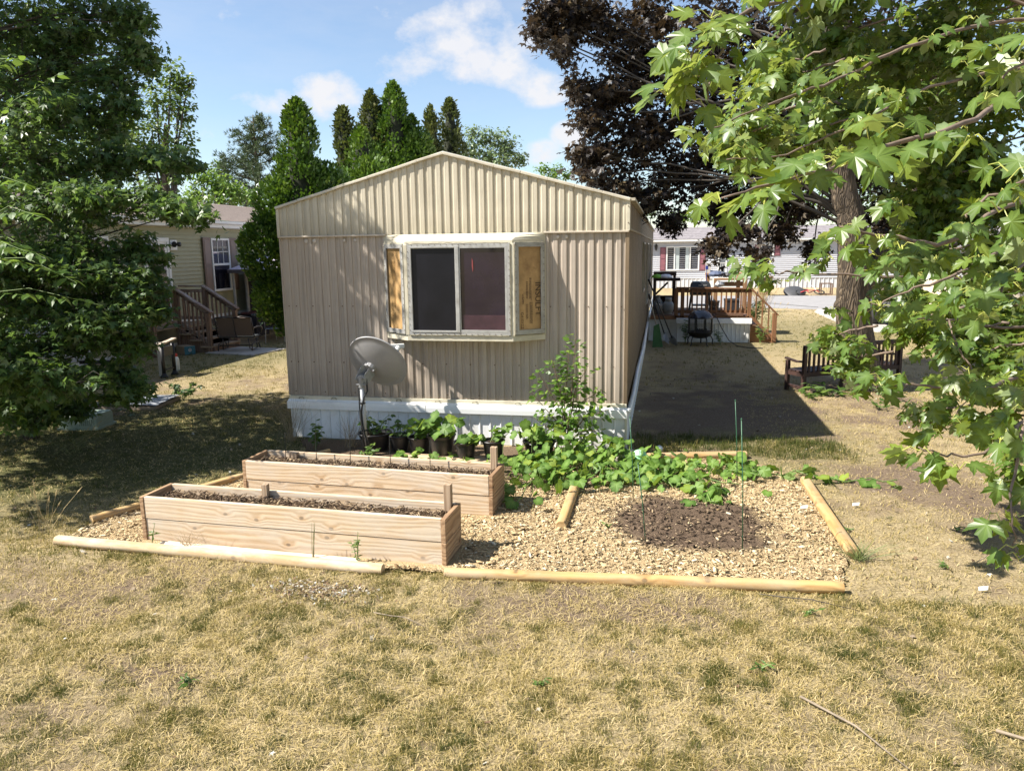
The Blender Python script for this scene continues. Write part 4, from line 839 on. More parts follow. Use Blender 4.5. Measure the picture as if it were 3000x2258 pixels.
MB().lathe([(.001,.12),(.25,.10),(.42,.05),(.50,.0),(.49,-.02),(.25,.06),(.001,.08)],26,(0,0,.16),np.array(((1,0,.0),(0,.86,-.5),(0,.5,.86)))).build('disc', mat('dark_grey_plastic',(.05,.05,.052),.55), sd, smooth=True)
cg = thing('wire_cage','small wooden wire cage by the road next to the trunk','cage',(12.2,29.3,0))
for x in (-.25,.25):
    for y in (-.2,.2): MB().box((x-.025,y-.025,0),(x+.025,y+.025,.55)).build('post', BRN, cg)
for z in (.03,.53):
    for y in (-.2,.2): MB().bar((-.25,y,z),(.25,y,z),.04,.04).build('rail', BRN, cg)
for i in range(7): MB().tube([(-.22+i*.07,-.2,.03),(-.22+i*.07,-.2,.53)],.005,4).build('wire', IRON, cg)
# ---------------------------------------------------------------- tan shed and car on the right
sh = thing('tan_shed','cream vertical-sided shed behind the right maple','shed',(10.95,9.28,0))
SHD = mat('cream_shed_siding',(.66,.56,.42),.6,.05,3)
def vsid(p0,p1,z0,z1,outv,n):
    p0 = np.array(p0,float); p1 = np.array(p1,float); o_ = np.array(outv,float)
    for i in range(n):
        a = p0+(p1-p0)*i/n; b = p0+(p1-p0)*(i+.93)/n
        MB().prism([(*a,z0),(*b,z0),(*(b+o_*.012),z0),(*(a+o_*.012),z0)],(0,0,z1-z0)).build('siding_board', SHD, sh)
MB().box((0,0,.0),(3.2,2.4,2.2)).build('wall_core', mat('cream_groove',(.50,.42,.31),.7), sh)
vsid((0,0),(0,2.4),.08,2.2,(-1,0),16); vsid((0,0),(3.2,0),.08,2.2,(0,-1),21)
MB().box((-.03,-.03,0),(.05,.05,2.2)).build('corner_trim', OWH, sh)
MB().prism([(-.2,-.2,2.2),(3.4,-.2,2.2),(3.4,1.2,2.9),(-.2,1.2,2.9)],(0,0,.04)).prism([(-.2,1.2,2.9),(3.4,1.2,2.9),(3.4,2.6,2.2),(-.2,2.6,2.2)],(0,0,.04)).build('roof', FSH, sh)
MB().prism([(0.0,0,2.2),(0.0,2.4,2.2),(0.0,1.2,2.85)],(.02,0,0)).build('gable_board', SHD, sh)
rk = [(10.62,8.7,.13),(10.75,8.35,.11),(10.5,8.15,.10),(10.95,8.55,.15),(11.1,8.2,.13),(11.35,8.6,.14),(10.85,7.9,.09)]
ROCK = mat('grey_stone',(.20,.17,.155),.9,.3,8,.6,20,rnd=.2)
ROCKLAB = ['grey stone at the shed corner, nearest the white trim','flat grey stone just below the shed corner stone','grey stone lying lowest on the lawn side of the pile','large grey stone against the shaded shed wall','grey stone in the middle of the shed stone pile','grey stone farthest along the shaded shed wall','small grey stone in front of the shed stone pile']
for i, (x, y, r) in enumerate(rk):
    rs = np.random.RandomState(i); mb = MB(); vs = []
    mb.lathe([(.001,-.2*r),(r*.9,-.15*r),(r*1.1,.25*r),(r*.75,.75*r),(r*.3,.95*r),(.001,1.0*r)],9); mb.v = [tuple(np.array(p)*(1+rs.uniform(-.16,.16,3))*np.array((1.3,.9,1))) for p in mb.v]
    o = mb.build('stone', ROCK, None, smooth=True, loc=(x,y,0), rot=(0,0,rs.uniform(0,6))); tag(o, ROCKLAB[i], 'stone', 'stones beside the shed')
cr = thing('parked_car','dark parked car with white lamps mostly hidden behind the trunk','car',(11.6,13.9,.0),math.pi*.5)
CP = mat('car_paint',(.02,.022,.028),.25,.05,3,coat=.6); CG = glass('car_glass',(.015,.017,.02),.04,.8)
prof = [(-2.1,.30),(-2.15,.55),(-2.05,.80),(-1.1,.92),(-.45,1.36),(.75,1.40),(1.55,.98),(2.05,.90),(2.15,.60),(2.1,.30)]
MB().prism([(x,-.82,z) for x,z in prof],(0,1.64,0)).build('body', CP, cr, bevel=.08, seg=3, angle=50)
MB().prism([(-.98,-.835,.95),(-.45,-.835,1.30),(.70,-.835,1.33),(1.35,-.835,.98)],(0,1.67,0)).build('side_windows', CG, cr)
MB().add([(-1.12,-.7,.95),(-1.12,.7,.95),(-.50,.62,1.36),(-.50,-.62,1.36)],[(0,1,2,3)]).build('windscreen', CG, cr)
for x in (-1.35,1.35):
    for y in (-.80,.80):
        wl = MB().lathe([(.2,-.1),(.31,-.1),(.33,-.05),(.33,.05),(.31,.1),(.2,.1)],24,(x,y,.33),np.array(((1,0,0),(0,0,-1),(0,1.,0)))).build('wheel', TYR, cr, smooth=True)
        MB().lathe([(.001,-.102),(.2,-.09),(.2,.09),(.001,.102)],16,(x,y,.33),np.array(((1,0,0),(0,0,-1),(0,1.,0)))).build('rim', ALU, wl)
for y in (-.6,.6): MB().box((-2.19,y-.17,.62),(-2.05,y+.17,.76)).build('headlight', mat('lamp_glass',(.7,.72,.75),.1,.05,3), cr, bevel=.03)
MB().box((-2.2,-.6,.34),(-2.1,.6,.48)).build('bumper_grille', IRON, cr)

# ---------------------------------------------------------------- raised beds
PLK = wood('cedar_plank',(.60,.47,.325),(.43,.295,.17),.8,True,0,weather=(.55,.49,.41),wamt=.65,rnd=.06); PLKE = wood('cedar_end_shaded',(.40,.26,.15),(.22,.13,.07),.8,True,1,rnd=.08)  # end boards a darker brown, with their shade mixed into the colour
POSTW = wood('cedar_post',(.42,.31,.21),(.26,.17,.10),.8,False,2)
def soil_mat(name, a, b, c):
    t = NT(name); v = t.coord('Object'); n = t.noise(v, 55, 6, .75); m = t.noise(v, 140, 3, .7)
    t.set(t.p, Base_Color=t.mix(t.ramp(m,[(.60,0.),(.70,1.)]), t.ramp(n,[(.3,a),(.7,b)]), c), Roughness=.95); t.p.inputs['Specular IOR Level'].default_value = .1; t.bump(n, 1.0, .03); MATS[name] = t.m; return t.m
SOIL = soil_mat('garden_soil',(.028,.018,.012),(.10,.066,.042),(.22,.16,.10)); SOILB = soil_mat('bed_soil',(.05,.032,.018),(.15,.10,.06),(.30,.22,.12))
def chips_mesh(name, x, y, z, L, Wd, rs, m, parent=None, flat=.25, th=.004, kind='stuff', tint=None):
    """little split sticks and flakes lying about"""
    N = len(x); a = rs.uniform(0,math.pi,N); el = rs.normal(0,flat,N); ro = rs.normal(0,.35,N)
    d = np.stack([np.cos(a)*np.cos(el),np.sin(a)*np.cos(el),np.sin(el)],1); s = unit(np.cross(d,UP)); n = np.cross(s,d); s2 = s*np.cos(ro)[:,None]+n*np.sin(ro)[:,None]; n2 = np.cross(s2,d)
    c = np.stack([x,y,z],1); h = th*rs.uniform(.5,1.5,N)
    l = (L/2)[:,None]*d; w = (Wd/2)[:,None]*s2; t = h[:,None]*n2
    tp = rs.uniform(.3,1,N)[:,None]; k = rs.uniform(-.15,.15,N)[:,None]*L[:,None]*n2
    V = np.stack([c-l-w*tp,c-l+w*tp,c+w+k,c-w+k,c+l+w*.5,c+l-w*.5,c-l-w*tp-t,c-l+w*tp-t,c+l+w*.5-t,c+l-w*.5-t],1)
    F = np.array([(0,3,2),(0,2,1),(3,5,4),(3,4,2),(0,1,7),(0,7,6),(5,9,8),(5,8,4),(1,2,8),(1,8,7),(2,4,8),(0,6,9),(0,9,3),(3,9,5)])
    T = (F[None]+(np.arange(N)*10)[:,None,None]).reshape(-1,3)
    return trimesh(name, V.reshape(-1,3), T, m, parent, {'tint':np.repeat(rs.rand(N) if tint is None else tint,10)}, kind=kind)
def tint_mat(name, stops, rough=.85, spec=.2, bump=0, trans=0, tcol=(.3,.3,.1)):
    t = NT(name); at = t.n('Attribute', attribute_name='tint'); c = t.ramp(at.outputs['Fac'], stops); n = t.noise(t.coord('Object'), 60, 3)
    c = t.mix(.35, c, t.mix(n, (0,0,0), c), 'MIX'); t.set(t.p, Base_Color=c, Roughness=rough); t.p.inputs['Specular IOR Level'].default_value = spec
    if trans:
        tr = t.n('BsdfTranslucent'); t.L.new(t.mix(.5,c,tcol), tr.inputs[0]); mx = t.n('MixShader'); mx.inputs[0].default_value = trans
        t.L.new(t.p.outputs[0], mx.inputs[1]); t.L.new(tr.outputs[0], mx.inputs[2]); t.L.new(mx.outputs[0], t.out.inputs[0])
    MATS[name] = t.m; return t.m
CHIP = tint_mat('wood_chip',[(0,(.20,.13,.06)),(.08,(.36,.25,.13)),(.3,(.56,.415,.225)),(.6,(.66,.505,.29)),(.9,(.74,.60,.38)),(1,(.70,.63,.48))])
STRAW = tint_mat('soil_litter',[(0,(.075,.050,.033)),(.55,(.16,.112,.073)),(.85,(.28,.20,.125)),(1,(.48,.36,.21))])
def raised_bed(label, x, y, ang, L, Wd, posts, sd, group='raised planter beds'):
    r = thing('raised_bed', label, 'planter box', (x,y,0), ang, group); t = .036; H = .184; rs = np.random.RandomState(sd)
    for k in range(2):
        z0 = .004+k*(H+.004); z1 = z0+H
        for yy, nm in ((0,'front_plank'),(Wd-t,'back_plank')):
            j = rs.normal(0,.002)
            MB().box((-(L/2-t-.001),-t/2,-H/2),(L/2-t-.001,t/2,H/2)).build(nm, PLK, r, bevel=.004, loc=(L/2,yy+t/2+.004+j,z0+H/2))
        for xx, nm in ((0,'end_board'),(L-t,'end_board')):
            MB().box((-t/2,-Wd/2,-H/2),(t/2,Wd/2,H/2)).build(nm, PLKE, r, bevel=.004, loc=(xx+t/2,Wd/2-.002+rs.normal(0,.002),z0+H/2))
    for (px, py, w, d, top) in posts: MB().box((-w/2,-d/2,-top/2+.01),(w/2,d/2,top/2)).build('post', POSTW, r, bevel=.003, loc=(px,py,top/2))
    n, m = 70, 12; vs = []
    for j in range(m+1):
        for i in range(n+1):
            xx = t+(L-2*t)*i/n; yy = t+.006+(Wd-2*t-.012)*j/m
            vs.append((xx,yy,.315+.05*(vn(np.array([xx]),np.array([yy]),.16,sd,3)[0]-.5)-.012*(j in (0,m))))
    MB().add(vs,[(j*(n+1)+i,j*(n+1)+i+1,(j+1)*(n+1)+i+1,(j+1)*(n+1)+i) for j in range(m) for i in range(n)]).build('soil', SOILB, r, smooth=True)
    N = 1100; xx = rs.uniform(t+.03,L-t-.03,N); yy = rs.uniform(t+.02,Wd-t-.02,N)
    chips_mesh('soil_litter', xx, yy, .325+.02*rs.rand(N), rs.uniform(.015,.06,N), rs.uniform(.004,.014,N), rs, STRAW, r, .35)
    return r
nb = raised_bed('nearest raised cedar bed with a short post at its back middle','' or .455, -3.50, -.040, 2.66, .385, [(.97,.385-.036-.026,.05,.045,.445),(2.575,.325,.06,.05,.545)], 3)
fb = raised_bed('raised cedar bed behind, closer to the pots and dish', .715, -2.37, -.050, 2.51, .41, [(2.43,.345,.06,.05,.55),(.36,.345,.09,.045,.385)], 8)
# ---------------------------------------------------------------- landscape timbers
TIM = wood('landscape_timber',(.47,.305,.125),(.31,.18,.068),.75,True,0,weather=(.40,.32,.21),wamt=.75,rnd=.06,ring=.7); TIMO = wood('peeled_log',(.52,.39,.225),(.37,.255,.135),.75,True,0,weather=(.60,.52,.40),wamt=.8,rnd=.03,ring=.6)
def timber(label, a, b, m, r=.044, rz=.036, seed=0, half=False):
    a = np.array(a,float); b = np.array(b,float); L = np.linalg.norm(b-a); rs = np.random.RandomState(seed); n = 18; mb = MB(); rows = 26; vs = []
    for i in range(rows+1):
        x = -L/2+L*i/rows; e = 1-(.10 if i in (0,rows) else 0)
        for k in range(n):
            t = 2*math.pi*k/n; cy, cz = math.cos(t), math.sin(t)
            w = 1+.035*math.sin(3*t+x*2.1+seed)+rs.normal(0,.008)
            vs.append((x+rs.normal(0,.002)*(0<i<rows), r*e*w*cy, max(-rz*.92,min(rz*.95,rz*1.18*e*w*cz))))
    mb.add(vs,[(i*n+k,i*n+(k+1)%n,(i+1)*n+(k+1)%n,(i+1)*n+k) for i in range(rows) for k in range(n)]+[tuple(range(n-1,-1,-1)),tuple(rows*n+k for k in range(n))])
    o = mb.build('landscape_timber', m, None, loc=(*((a+b)/2),rz*.86), rot=(0,0,math.atan2(b[1]-a[1],b[0]-a[0])), angle=40)
    return tag(o, label, 'timber', 'timbers edging the garden')
timber('pale round log along the front of the nearest raised bed',(-.20,-3.70),(2.68,-3.80),TIMO,.044,.040,1)
timber('long orange timber edging the front of the wood chips',(3.15,-3.79),(5.92,-3.56),TIM,.046,.04,2)
timber('orange timber slanting along the right side of the wood chips',(6.13,-2.93),(6.10,-1.05),TIM,.052,.04,3)
timber('short orange timber lying alone on the wood chips',(3.86,-2.72),(3.855,-1.62),TIM,.048,.042,4)
timber('orange timber at the back beside the pale green ball',(4.53,-.44),(5.62,-.19),TIM,.048,.042,5)
timber('timber edging the left side, running behind both beds',(-.28,-3.22),(.85,-.75),TIM,.042,.036,6)
lp = MB().box((-.88,-.028,-.012),(.88,.028,.012)).build('loose_plank', wood('bleached_plank',(.72,.63,.50),(.52,.42,.30),.75,True,0), None, bevel=.003, loc=(1.55,-3.615,.016), rot=(.12,0,-.045)); tag(lp,'bleached loose plank wedged between the log and nearest bed','plank')
# ---------------------------------------------------------------- pots on their shelf board
SHELF = wood('shelf_board',(.50,.38,.25),(.33,.23,.14),.8,True,0)
pb = MB().box((-.62,-.11,-.016),(.62,.11,.016)).build('shelf_board', SHELF, None, bevel=.003, loc=(2.30,-.80,.02), rot=(0,0,.0)); tag(pb,'low cedar board lying under the middle black pots','board')
BPOT = mat('black_plastic_pot',(.014,.014,.015),.42,.25,9,spec=.5,dirt=(.06,.055,.05),dscale=5,damt=.5)
pots = [  # x, y, rim radius, height, kind of plant, label
 (1.335,-.50,.200,.22,'lance','wide black pot left of the others, behind the dish pole'),
 (1.640,-.50,.128,.20,'lance','small black pot second from the dish pole, thin stems'),
 (1.905,-.55,.136,.20,'grape','black pot with a dense dark green climber, third along'),
 (2.205,-.66,.165,.235,'grape','tall black pot in the row middle with large pale leaves'),
 (2.515,-.75,.130,.19,'grape','small black pot on the shelf board with drooping leaf'),
 (2.830,-.72,.131,.205,'grape','small black pot with a leaning vine, right end of board'),
 (3.330,-.58,.188,.21,'grape','wide black pot on the far right beside the sapling')]
PSTEM = mat('plant_stem',(.13,.20,.05),.6,.2,20)
for i, (x, y, r, h, kind, lab) in enumerate(pots):
    z0 = .036 if i in (3,4,5) else .006
    p = thing('potted_plant', lab, 'potted plant', (x,y,z0), 0, 'potted plants along the skirting'); rs = np.random.RandomState(40+i)
    MB().lathe([(r*.66,0),(r*.70,.01),(r*.90,h*.80),(r*.93,h*.80),(r*.96,h*.9),(r*1.0,h*.92),(r*1.03,h*.97),(r*1.0,h),(r*.92,h*.985),(r*.88,h*.86)],36).build('pot', BPOT, p, angle=45)
    MB().lathe([(.001,h*.88),(r*.5,h*.865),(r*.9,h*.85)],20).build('soil', SOIL, p, smooth=True)
    T = Tree(60+i); nst = {0:6,1:4,2:7,3:7,4:4,5:4,6:9}[i]
    for s in range(nst):
        a = rs.uniform(0,6.28); b0 = np.array((math.cos(a)*r*.4*rs.rand(),math.sin(a)*r*.4*rs.rand(),h*.86)); lean = rs.uniform(.05,.22)
        H = {0:.28,1:.25,2:.25,3:.25,4:.16,5:.22,6:.22}[i]*rs.uniform(.45,.9)
        lx = .25 if i == 5 and s < 2 else 0
        tip = b0+np.array((math.cos(a)*lean+lx,math.sin(a)*lean*.8-.02,H)); mid = (b0+tip)/2+np.array((0,0,.05)); T.wood.tube([b0,mid,tip],[.005,.004,.002],5,False)
        nl = 7 if kind == 'lance' else 4
        for q in range(nl):
            f = (q+1)/nl; pt = b0*(1-f)**2+2*mid*f*(1-f)+tip*f*f; ph = rs.uniform(0,6.28); out = np.array((math.cos(ph),math.sin(ph)-.35,.1))
            T.P.append(pt+out*.02); T.t.append(out+np.array((0,0,rs.uniform(-.5,.3)))); T.n.append(UP*.8+np.array((-.2,-.45,0))+rs.normal(0,.3,3)); T.sc.append((rs.uniform(.05,.085) if kind == 'lance' else rs.uniform(.07,.13))*(1.15 if i in (3,) else 1))
    T.finish(p, (0,0,0), SLEAF if kind == 'lance' else GLEAF, 'oval' if kind == 'lance' else 'grape', 'grape', 300, PSTEM, barkname='stems', key=lambda P,s_,d: s_+1) if False else None
    P = np.array(T.P); leaf_objs('oval' if kind == 'lance' else 'grape', P, np.array(T.t), np.array(T.n), np.array(T.sc), (LLEAF if i in (0,1) else GLEAF), p, (0,0,0), i)
    T.wood.build('stems', PSTEM, p, smooth=True)
# ---------------------------------------------------------------- satellite dish
GALV = mat('galvanised_pipe',(.42,.42,.42),.45,.15,14,metal=.6); DISH = mat('grey_dish_paint',(.29,.285,.285),.42,.05,3,dirt=(.36,.35,.34),dscale=3,damt=.5); CABLE = mat('black_cable',(.012,.012,.012),.6)
ds = thing('satellite_dish','grey satellite dish on a leaning pole beside the bay window','satellite dish',(1.325,-.76,0))
MB().tube([(0,0,0),(-.012,.004,.45),(-.024,.006,.925)],.026,14).build('pole', GALV, ds, smooth=True)
vd = np.array((-.194-.3,.965,-.13)); vd /= np.linalg.norm(vd); rt = np.cross(vd,UP); rt /= np.linalg.norm(rt); up_ = np.cross(rt,vd)
nd = .66*vd+.75*(.64*rt+.77*up_); nd /= np.linalg.norm(nd)
e1 = np.cross(nd,vd); e1 /= np.linalg.norm(e1); e2 = np.cross(nd,e1)
RD = np.stack([e1,e2,nd],1); dc = np.array((.118,.10,1.055))
pr = [(.001,0),(.10,.006),(.20,.022),(.28,.044),(.335,.064),(.345,.060),(.350,.066),(.350,.078),(.343,.080),(.28,.054),(.20,.032),(.10,.016),(.001,.010)]
vs_ = MB().lathe(pr,56,(0,0,0)); vs_.v = [tuple(RD@(np.array(p)*np.array((1.04,.97,1)))+dc) for p in vs_.v]; vs_.build('reflector', DISH, ds, smooth=True)
_mm = np.array((-.024,.006,.925))-dc; hub = dc+.62*(_mm-(_mm@nd)*nd)-nd*.0
MB().tube([hub+nd*.01,hub-nd*.04],[.075,.055],12).build('back_plate', DISH, ds)
mast = np.array((-.024,.006,.925))
bk_ = MB().tube([mast-UP*.12,mast+UP*.03],.036,12).bar(mast+np.array((-.035,-.01,-.05)),hub+e1*.045-nd*.02,.010,.12).bar(mast+np.array((.035,-.01,-.05)),hub-e1*.045-nd*.02,.010,.12).tube([mast+np.array((-.06,-.02,.0)),mast+np.array((.06,-.02,.0))],.010,6).tube([mast+np.array((-.06,-.02,-.08)),mast+np.array((.06,-.02,-.08))],.010,6); bk_.build('mount_bracket', mat('worn_bracket',(.26,.26,.255),.5,.2,14,metal=.3), ds, bevel=.004)
bl = MB()
for s in (-1,1):
    for q in (0,1): bl.tube([hub+e1*s*.05+e2*(q*.08-.04)-nd*.06,hub+e1*s*.05+e2*(q*.08-.04)-nd*.035],.012,6)
bl.build('bolts', GALV, ds)['kind'] = 'stuff'
low = dc+e2*(-.31 if (e2@up_) > 0 else .31)+nd*.07; lnb = dc+nd*.36+(rt*.06-up_*.02)
MB().tube([low, low*.4+lnb*.6+nd*.0, lnb],.014,8).build('arm', GALV, ds, smooth=True)
ln = MB().tube([lnb,lnb-nd*.09],[.035,.028],12); ln.tube([lnb+rt*.07,lnb+rt*.07-nd*.09],[.033,.026],12); ln.bar(lnb-rt*.05+nd*.03,lnb+rt*.13+nd*.03,.05,.05)
ln.build('receiver', mat('offwhite_plastic',(.62,.62,.60),.4), ds, bevel=.006)
MB().tube([hub,mast+np.array((.05,.03,-.02)),mast+np.array((.06,.02,-.16)),mast+np.array((.035,-.03,-.22)),(-.035,-.03,.52),(-.028,-.035,.40),(.02,-.035,.2),(.035,-.02,.02)],.010,7).build('cable', CABLE, ds, smooth=True)
MB().tube([mast+np.array((.02,.03,-.05)),mast+np.array((-.05,.03,-.12)),(-.05,-.02,.55),(-.03,-.03,.30),(.0,-.035,.02)],.008,7).build('cable', CABLE, ds, smooth=True)
for z in (.30,.62): MB().lathe([(.029,0),(.033,.004),(.033,.014),(.029,.018)],14,(-.03*z,0,z)).build('cable_tie', CABLE, ds)
# ---------------------------------------------------------------- small things in the garden
STK = mat('green_stake',(.02,.085,.04),.45,.2,30); STKB = mat('black_stake',(.015,.016,.015),.5)
for lab, b, t in (('green garden stake left of the soil patch, nearer the vine',(4.434,-1.875),(4.39,-1.875,.80)),('green garden stake standing at the near left of the soil patch',(4.574,-2.918),(4.50,-2.90,.66)),
                  ('tallest green garden stake rising out of the vine leaves',(5.43,-1.25),(5.38,-1.25,.86)),('green garden stake at the near right of the soil patch',(5.318,-2.95),(5.27,-2.93,1.05))):
    s_ = thing('garden_stake', lab, 'garden stake', (*b,0), 0, 'green stakes in the soil patch'); tt = np.array(t)-np.array((*b,0.)); MB().tube([(0,0,-.02),tt*.5+np.array((.006,0,0)),tt],.0042,7).build('rod', STK, s_, smooth=True)
    MB().lathe([(.006,0),(.007,.006),(.004,.014),(.001,.016)],7,tuple(tt)).build('tip', STK, s_)
    for q in range(6): MB().lathe([(.0042,0),(.0056,.003),(.0042,.006)],7,tuple(tt*(q+.8)/6.6)).build('ring', STK, s_)
labs = ['thin black stake nearest the left end of the farther bed','thin black stake by the inner block of the farther bed','middle one of the thin black stakes in the farther bed','thin black stake just right of the dish pole base','thin black stake nearest the right post of the farther bed']
for i, (px, p1, p2) in enumerate(((1095,0,150),(1262,15,180),(1437,75,190),(1635,60,205),(1835,75,215))):
    pass
for i, x in enumerate((1.02,1.36,1.72,2.14,2.54)):
    y = -2.37-.05*(x-.715)+.30; s_ = thing('wire_stake', labs[i], 'garden stake', (x,y,.30), 0, 'thin stakes in the farther bed')
    MB().tube([(0,0,-.04),(.004*(-1)**i,.01,.28+.02*(i%2))],.0036,6).build('rod', STKB, s_); MB().tube([(.004*(-1)**i,.01,.28+.02*(i%2)),(.012,.01,.295+.02*(i%2)),(.02,.01,.28+.02*(i%2))],.003,5).build('hook', STKB, s_)
bb = thing('green_ball','pale green ribbed ball resting against the back timber','ball',(4.45,-.66,.0))
mb = MB(); n = 40; mb.lathe([(max(.001,.088*math.cos(a)),.088+.088*math.sin(a)) for a in np.linspace(-1.57,1.57,15)],n); mb.v = [tuple(np.array(p)*np.array((1+.02*math.cos(10*math.atan2(p[1],p[0])),)*2+(1,))) for p in mb.v]
mb.build('ball', mat('pale_green_rubber',(.30,.60,.34),.45,.08,4), bb, smooth=True)
wbll = MB().lathe([(max(.001,.042*math.cos(a)),.042+.042*math.sin(a)) for a in np.linspace(-1.57,1.57,11)],18).build('white_ball', mat('pale_plastic',(.62,.66,.66),.4), None, smooth=True, loc=(4.66,-.10,0)); tag(wbll,'small white ball on the grass behind the green ball','ball')
stn = MB().lathe([(.001,0),(.20,0),(.21,.05),(.15,.085),(.001,.09)],16).build('flat_stone', mat('sandy_stone',(.42,.38,.31),.9,.15,6,.3,40), None, smooth=True, loc=(4.30,-.45,0)); tag(stn,'flat sandy stone under the vine left of the green ball','stone')
PGR = mat('pedestal_green',(.27,.34,.28),.5,.06,4,dirt=(.16,.17,.13),dscale=4,damt=.5)
pe = thing('utility_pedestal','low pale green utility cover with vent slots under the maple','utility box',(-3.10,.02,0),.16)
prf = [(-.14,0),(-.14,.165),(-.10,.205),(-.03,.215),(.22,.21),(.26,.18),(.27,0)]
MB().prism([(-.27,y,z) for y,z in prf],(.53,0,0)).build('cover', PGR, pe, bevel=.018, seg=3)
VSL = mat('vent_dark',(.03,.035,.03),.7)
for i in range(7): MB().box((.01+i*.030,-.143,.06),(.018+i*.030,-.136,.145)).build('vent_slot', VSL, pe); MB().bar((.022+i*.030,-.143,.06),(.022+i*.030,-.143,.145),.008,.006,up=(0,1,0)).build('vent_louvre', PGR, pe)
MB().box((-.29,-.16,0),(.28,.29,.03)).build('base_flange', PGR, pe)
# ---------------------------------------------------------------- park bench behind the trunk
BEN = wood('dark_bench_wood',(.055,.030,.024),(.022,.013,.011),.55,False,2,rnd=.15); BENX = wood('dark_bench_rail',(.055,.030,.024),(.022,.013,.011),.55,False,0,rnd=.15)
bd_ = np.array((8.60,4.86))-np.array((6.90,3.80)); BL = np.linalg.norm(bd_); ba = math.atan2(bd_[1],bd_[0])
be = thing('garden_bench','dark slatted wooden bench seen from behind at the big trunk','bench',(6.90,3.80,0),ba)
for x in (0,BL):
    MB().box((x-.03,-.03,0),(x+.03,.03,.76)).build('leg', BEN, be, bevel=.006); MB().box((x-.03,.35,0),(x+.03,.41,.50)).build('leg', BEN, be, bevel=.006)
    MB().bar((x,-.02,.52),(x,.18,.50),.055,.03).bar((x,.18,.50),(x,.44,.53),.055,.03).build('armrest', BENX, be, bevel=.006)
    MB().bar((x,0,.09),(x,.38,.09),.035,.05).build('stretcher', BEN, be); MB().bar((x,0,.30),(x,.38,.30),.035,.06).build('seat_support', BEN, be)
MB().bar((-.03,0,.745),(BL+.03,0,.745),.05,.065).build('top_rail', BENX, be, bevel=.006); MB().bar((0,0,.305),(BL,0,.305),.045,.07).build('bottom_rail', BENX, be, bevel=.006)
ns = 20
for i in range(ns):
    x = .09+(BL-.18)*i/(ns-1); MB().box((x-.019,-.012,.335),(x+.019,.012,.715)).build('back_slat', BEN, be, bevel=.003)
for i in range(5): MB().bar((-.02,.05+i*.085,.345),(BL+.02,.05+i*.085,.345),.065,.022).build('seat_slat', BENX, be, bevel=.004)
MB().bar((0,.38,.30),(BL,.38,.30),.035,.06).build('front_apron', BENX, be)
MB().box((BL*.62-.02,.0,0),(BL*.62+.03,.05,.30)).build('leg', BEN, be)
# ---------------------------------------------------------------- deck beside the home
DKW = wood('red_brown_deck_wood',(.27,.135,.065),(.13,.06,.03),.65,False,2,rnd=.12); DKX = wood('red_brown_deck_rail',(.27,.135,.065),(.13,.06,.03),.65,False,0,rnd=.12); DKB = wood('deck_board',(.20,.11,.07),(.10,.055,.035),.7,False,0,rnd=.15)
dk = thing('wooden_deck','red-brown wooden deck with railings and white skirting at the home side','deck',(4.36,10.5,0))
def K_(x,y,z): return (x-4.36,y-10.5,z)
for i in range(16): MB().box(K_(4.36,10.52+i*.15,.62),K_(6.74,10.66+i*.15,.655)).build('deck_board', DKB, dk, bevel=.003)
MB().bar(K_(4.36,10.50,.60),K_(6.74,10.50,.60),.04,.09).build('rim_board', DKX, dk); MB().bar(K_(6.74,10.5,.60),K_(6.74,12.9,.60),.04,.09).build('rim_board', DKX, dk)
MB().box(K_(5.95,10.42,.655),K_(6.60,10.55,.72)).build('edge_step', DKB, dk, bevel=.004)
skirt('skirting_panel',K_(5.02,10.44,.02),K_(6.74,10.44,.02),.50,dk,(0,-1,0),SKW,zb=.0,pitch=.1); skirt('skirting_panel',K_(4.32,10.62,.02),K_(5.02,10.62,.02),.52,dk,(0,-1,0),SKW,zb=.0,pitch=.2); skirt('skirting_panel',K_(6.76,10.44,0),K_(6.76,12.9,0),.5,dk,(1,0,0),SKW)
MB().prism([K_(5.0,10.43,.60),K_(5.0,10.36,.585),K_(5.0,10.35,.47),K_(5.0,10.42,.46)],(1.80,0,0)).build('skirt_trim', WHITE, dk, bevel=.004); MB().box(K_(4.3,10.58,.5),K_(5.0,10.62,.60)).build('skirt_trim', WHITE, dk)
MB().bar(K_(4.98,10.5,1.34),K_(6.80,10.5,1.315),.10,.035).build('handrail', DKX, dk, bevel=.004); MB().bar(K_(5.0,10.53,1.26),K_(6.74,10.53,1.26),.035,.08).build('rail', DKX, dk); MB().bar(K_(5.0,10.53,.75),K_(6.74,10.53,.75),.035,.08).build('rail', DKX, dk)
for x in (4.99,5.14,6.74): MB().box(K_(x-.045,10.48,.60),K_(x+.045,10.57,1.33)).build('post', DKW, dk, bevel=.004)
for i in range(13): x = 5.26+i*.116; MB().box(K_(x-.018,10.485,.70),K_(x+.018,10.52,1.30)).build('baluster', DKW, dk)
MB().bar(K_(6.75,10.5,1.33),K_(7.42,10.5,.67),.10,.04).build('handrail', DKX, dk, bevel=.004); MB().bar(K_(6.75,10.5,.66),K_(7.38,10.5,.06),.035,.07).build('rail', DKX, dk)
MB().box(K_(7.29,10.45,0),K_(7.39,10.55,.72)).build('post', DKW, dk, bevel=.004)
for i in range(3): x = 6.90+i*.15; MB().box(K_(x-.016,10.485,.56-.14*i),K_(x+.016,10.515,1.18-.148*i)).build('baluster', DKW, dk)
for i in range(3): MB().box(K_(6.76+i*.2,10.52,.40-.16*i),K_(7.02+i*.2,11.6,.44-.16*i)).build('tread', DKB, dk)
MB().prism([K_(6.76,10.54,.0),K_(6.76,10.54,.50),K_(7.36,10.54,.06),K_(7.36,10.54,0)],(0,.04,0)).build('stringer', DKX, dk)
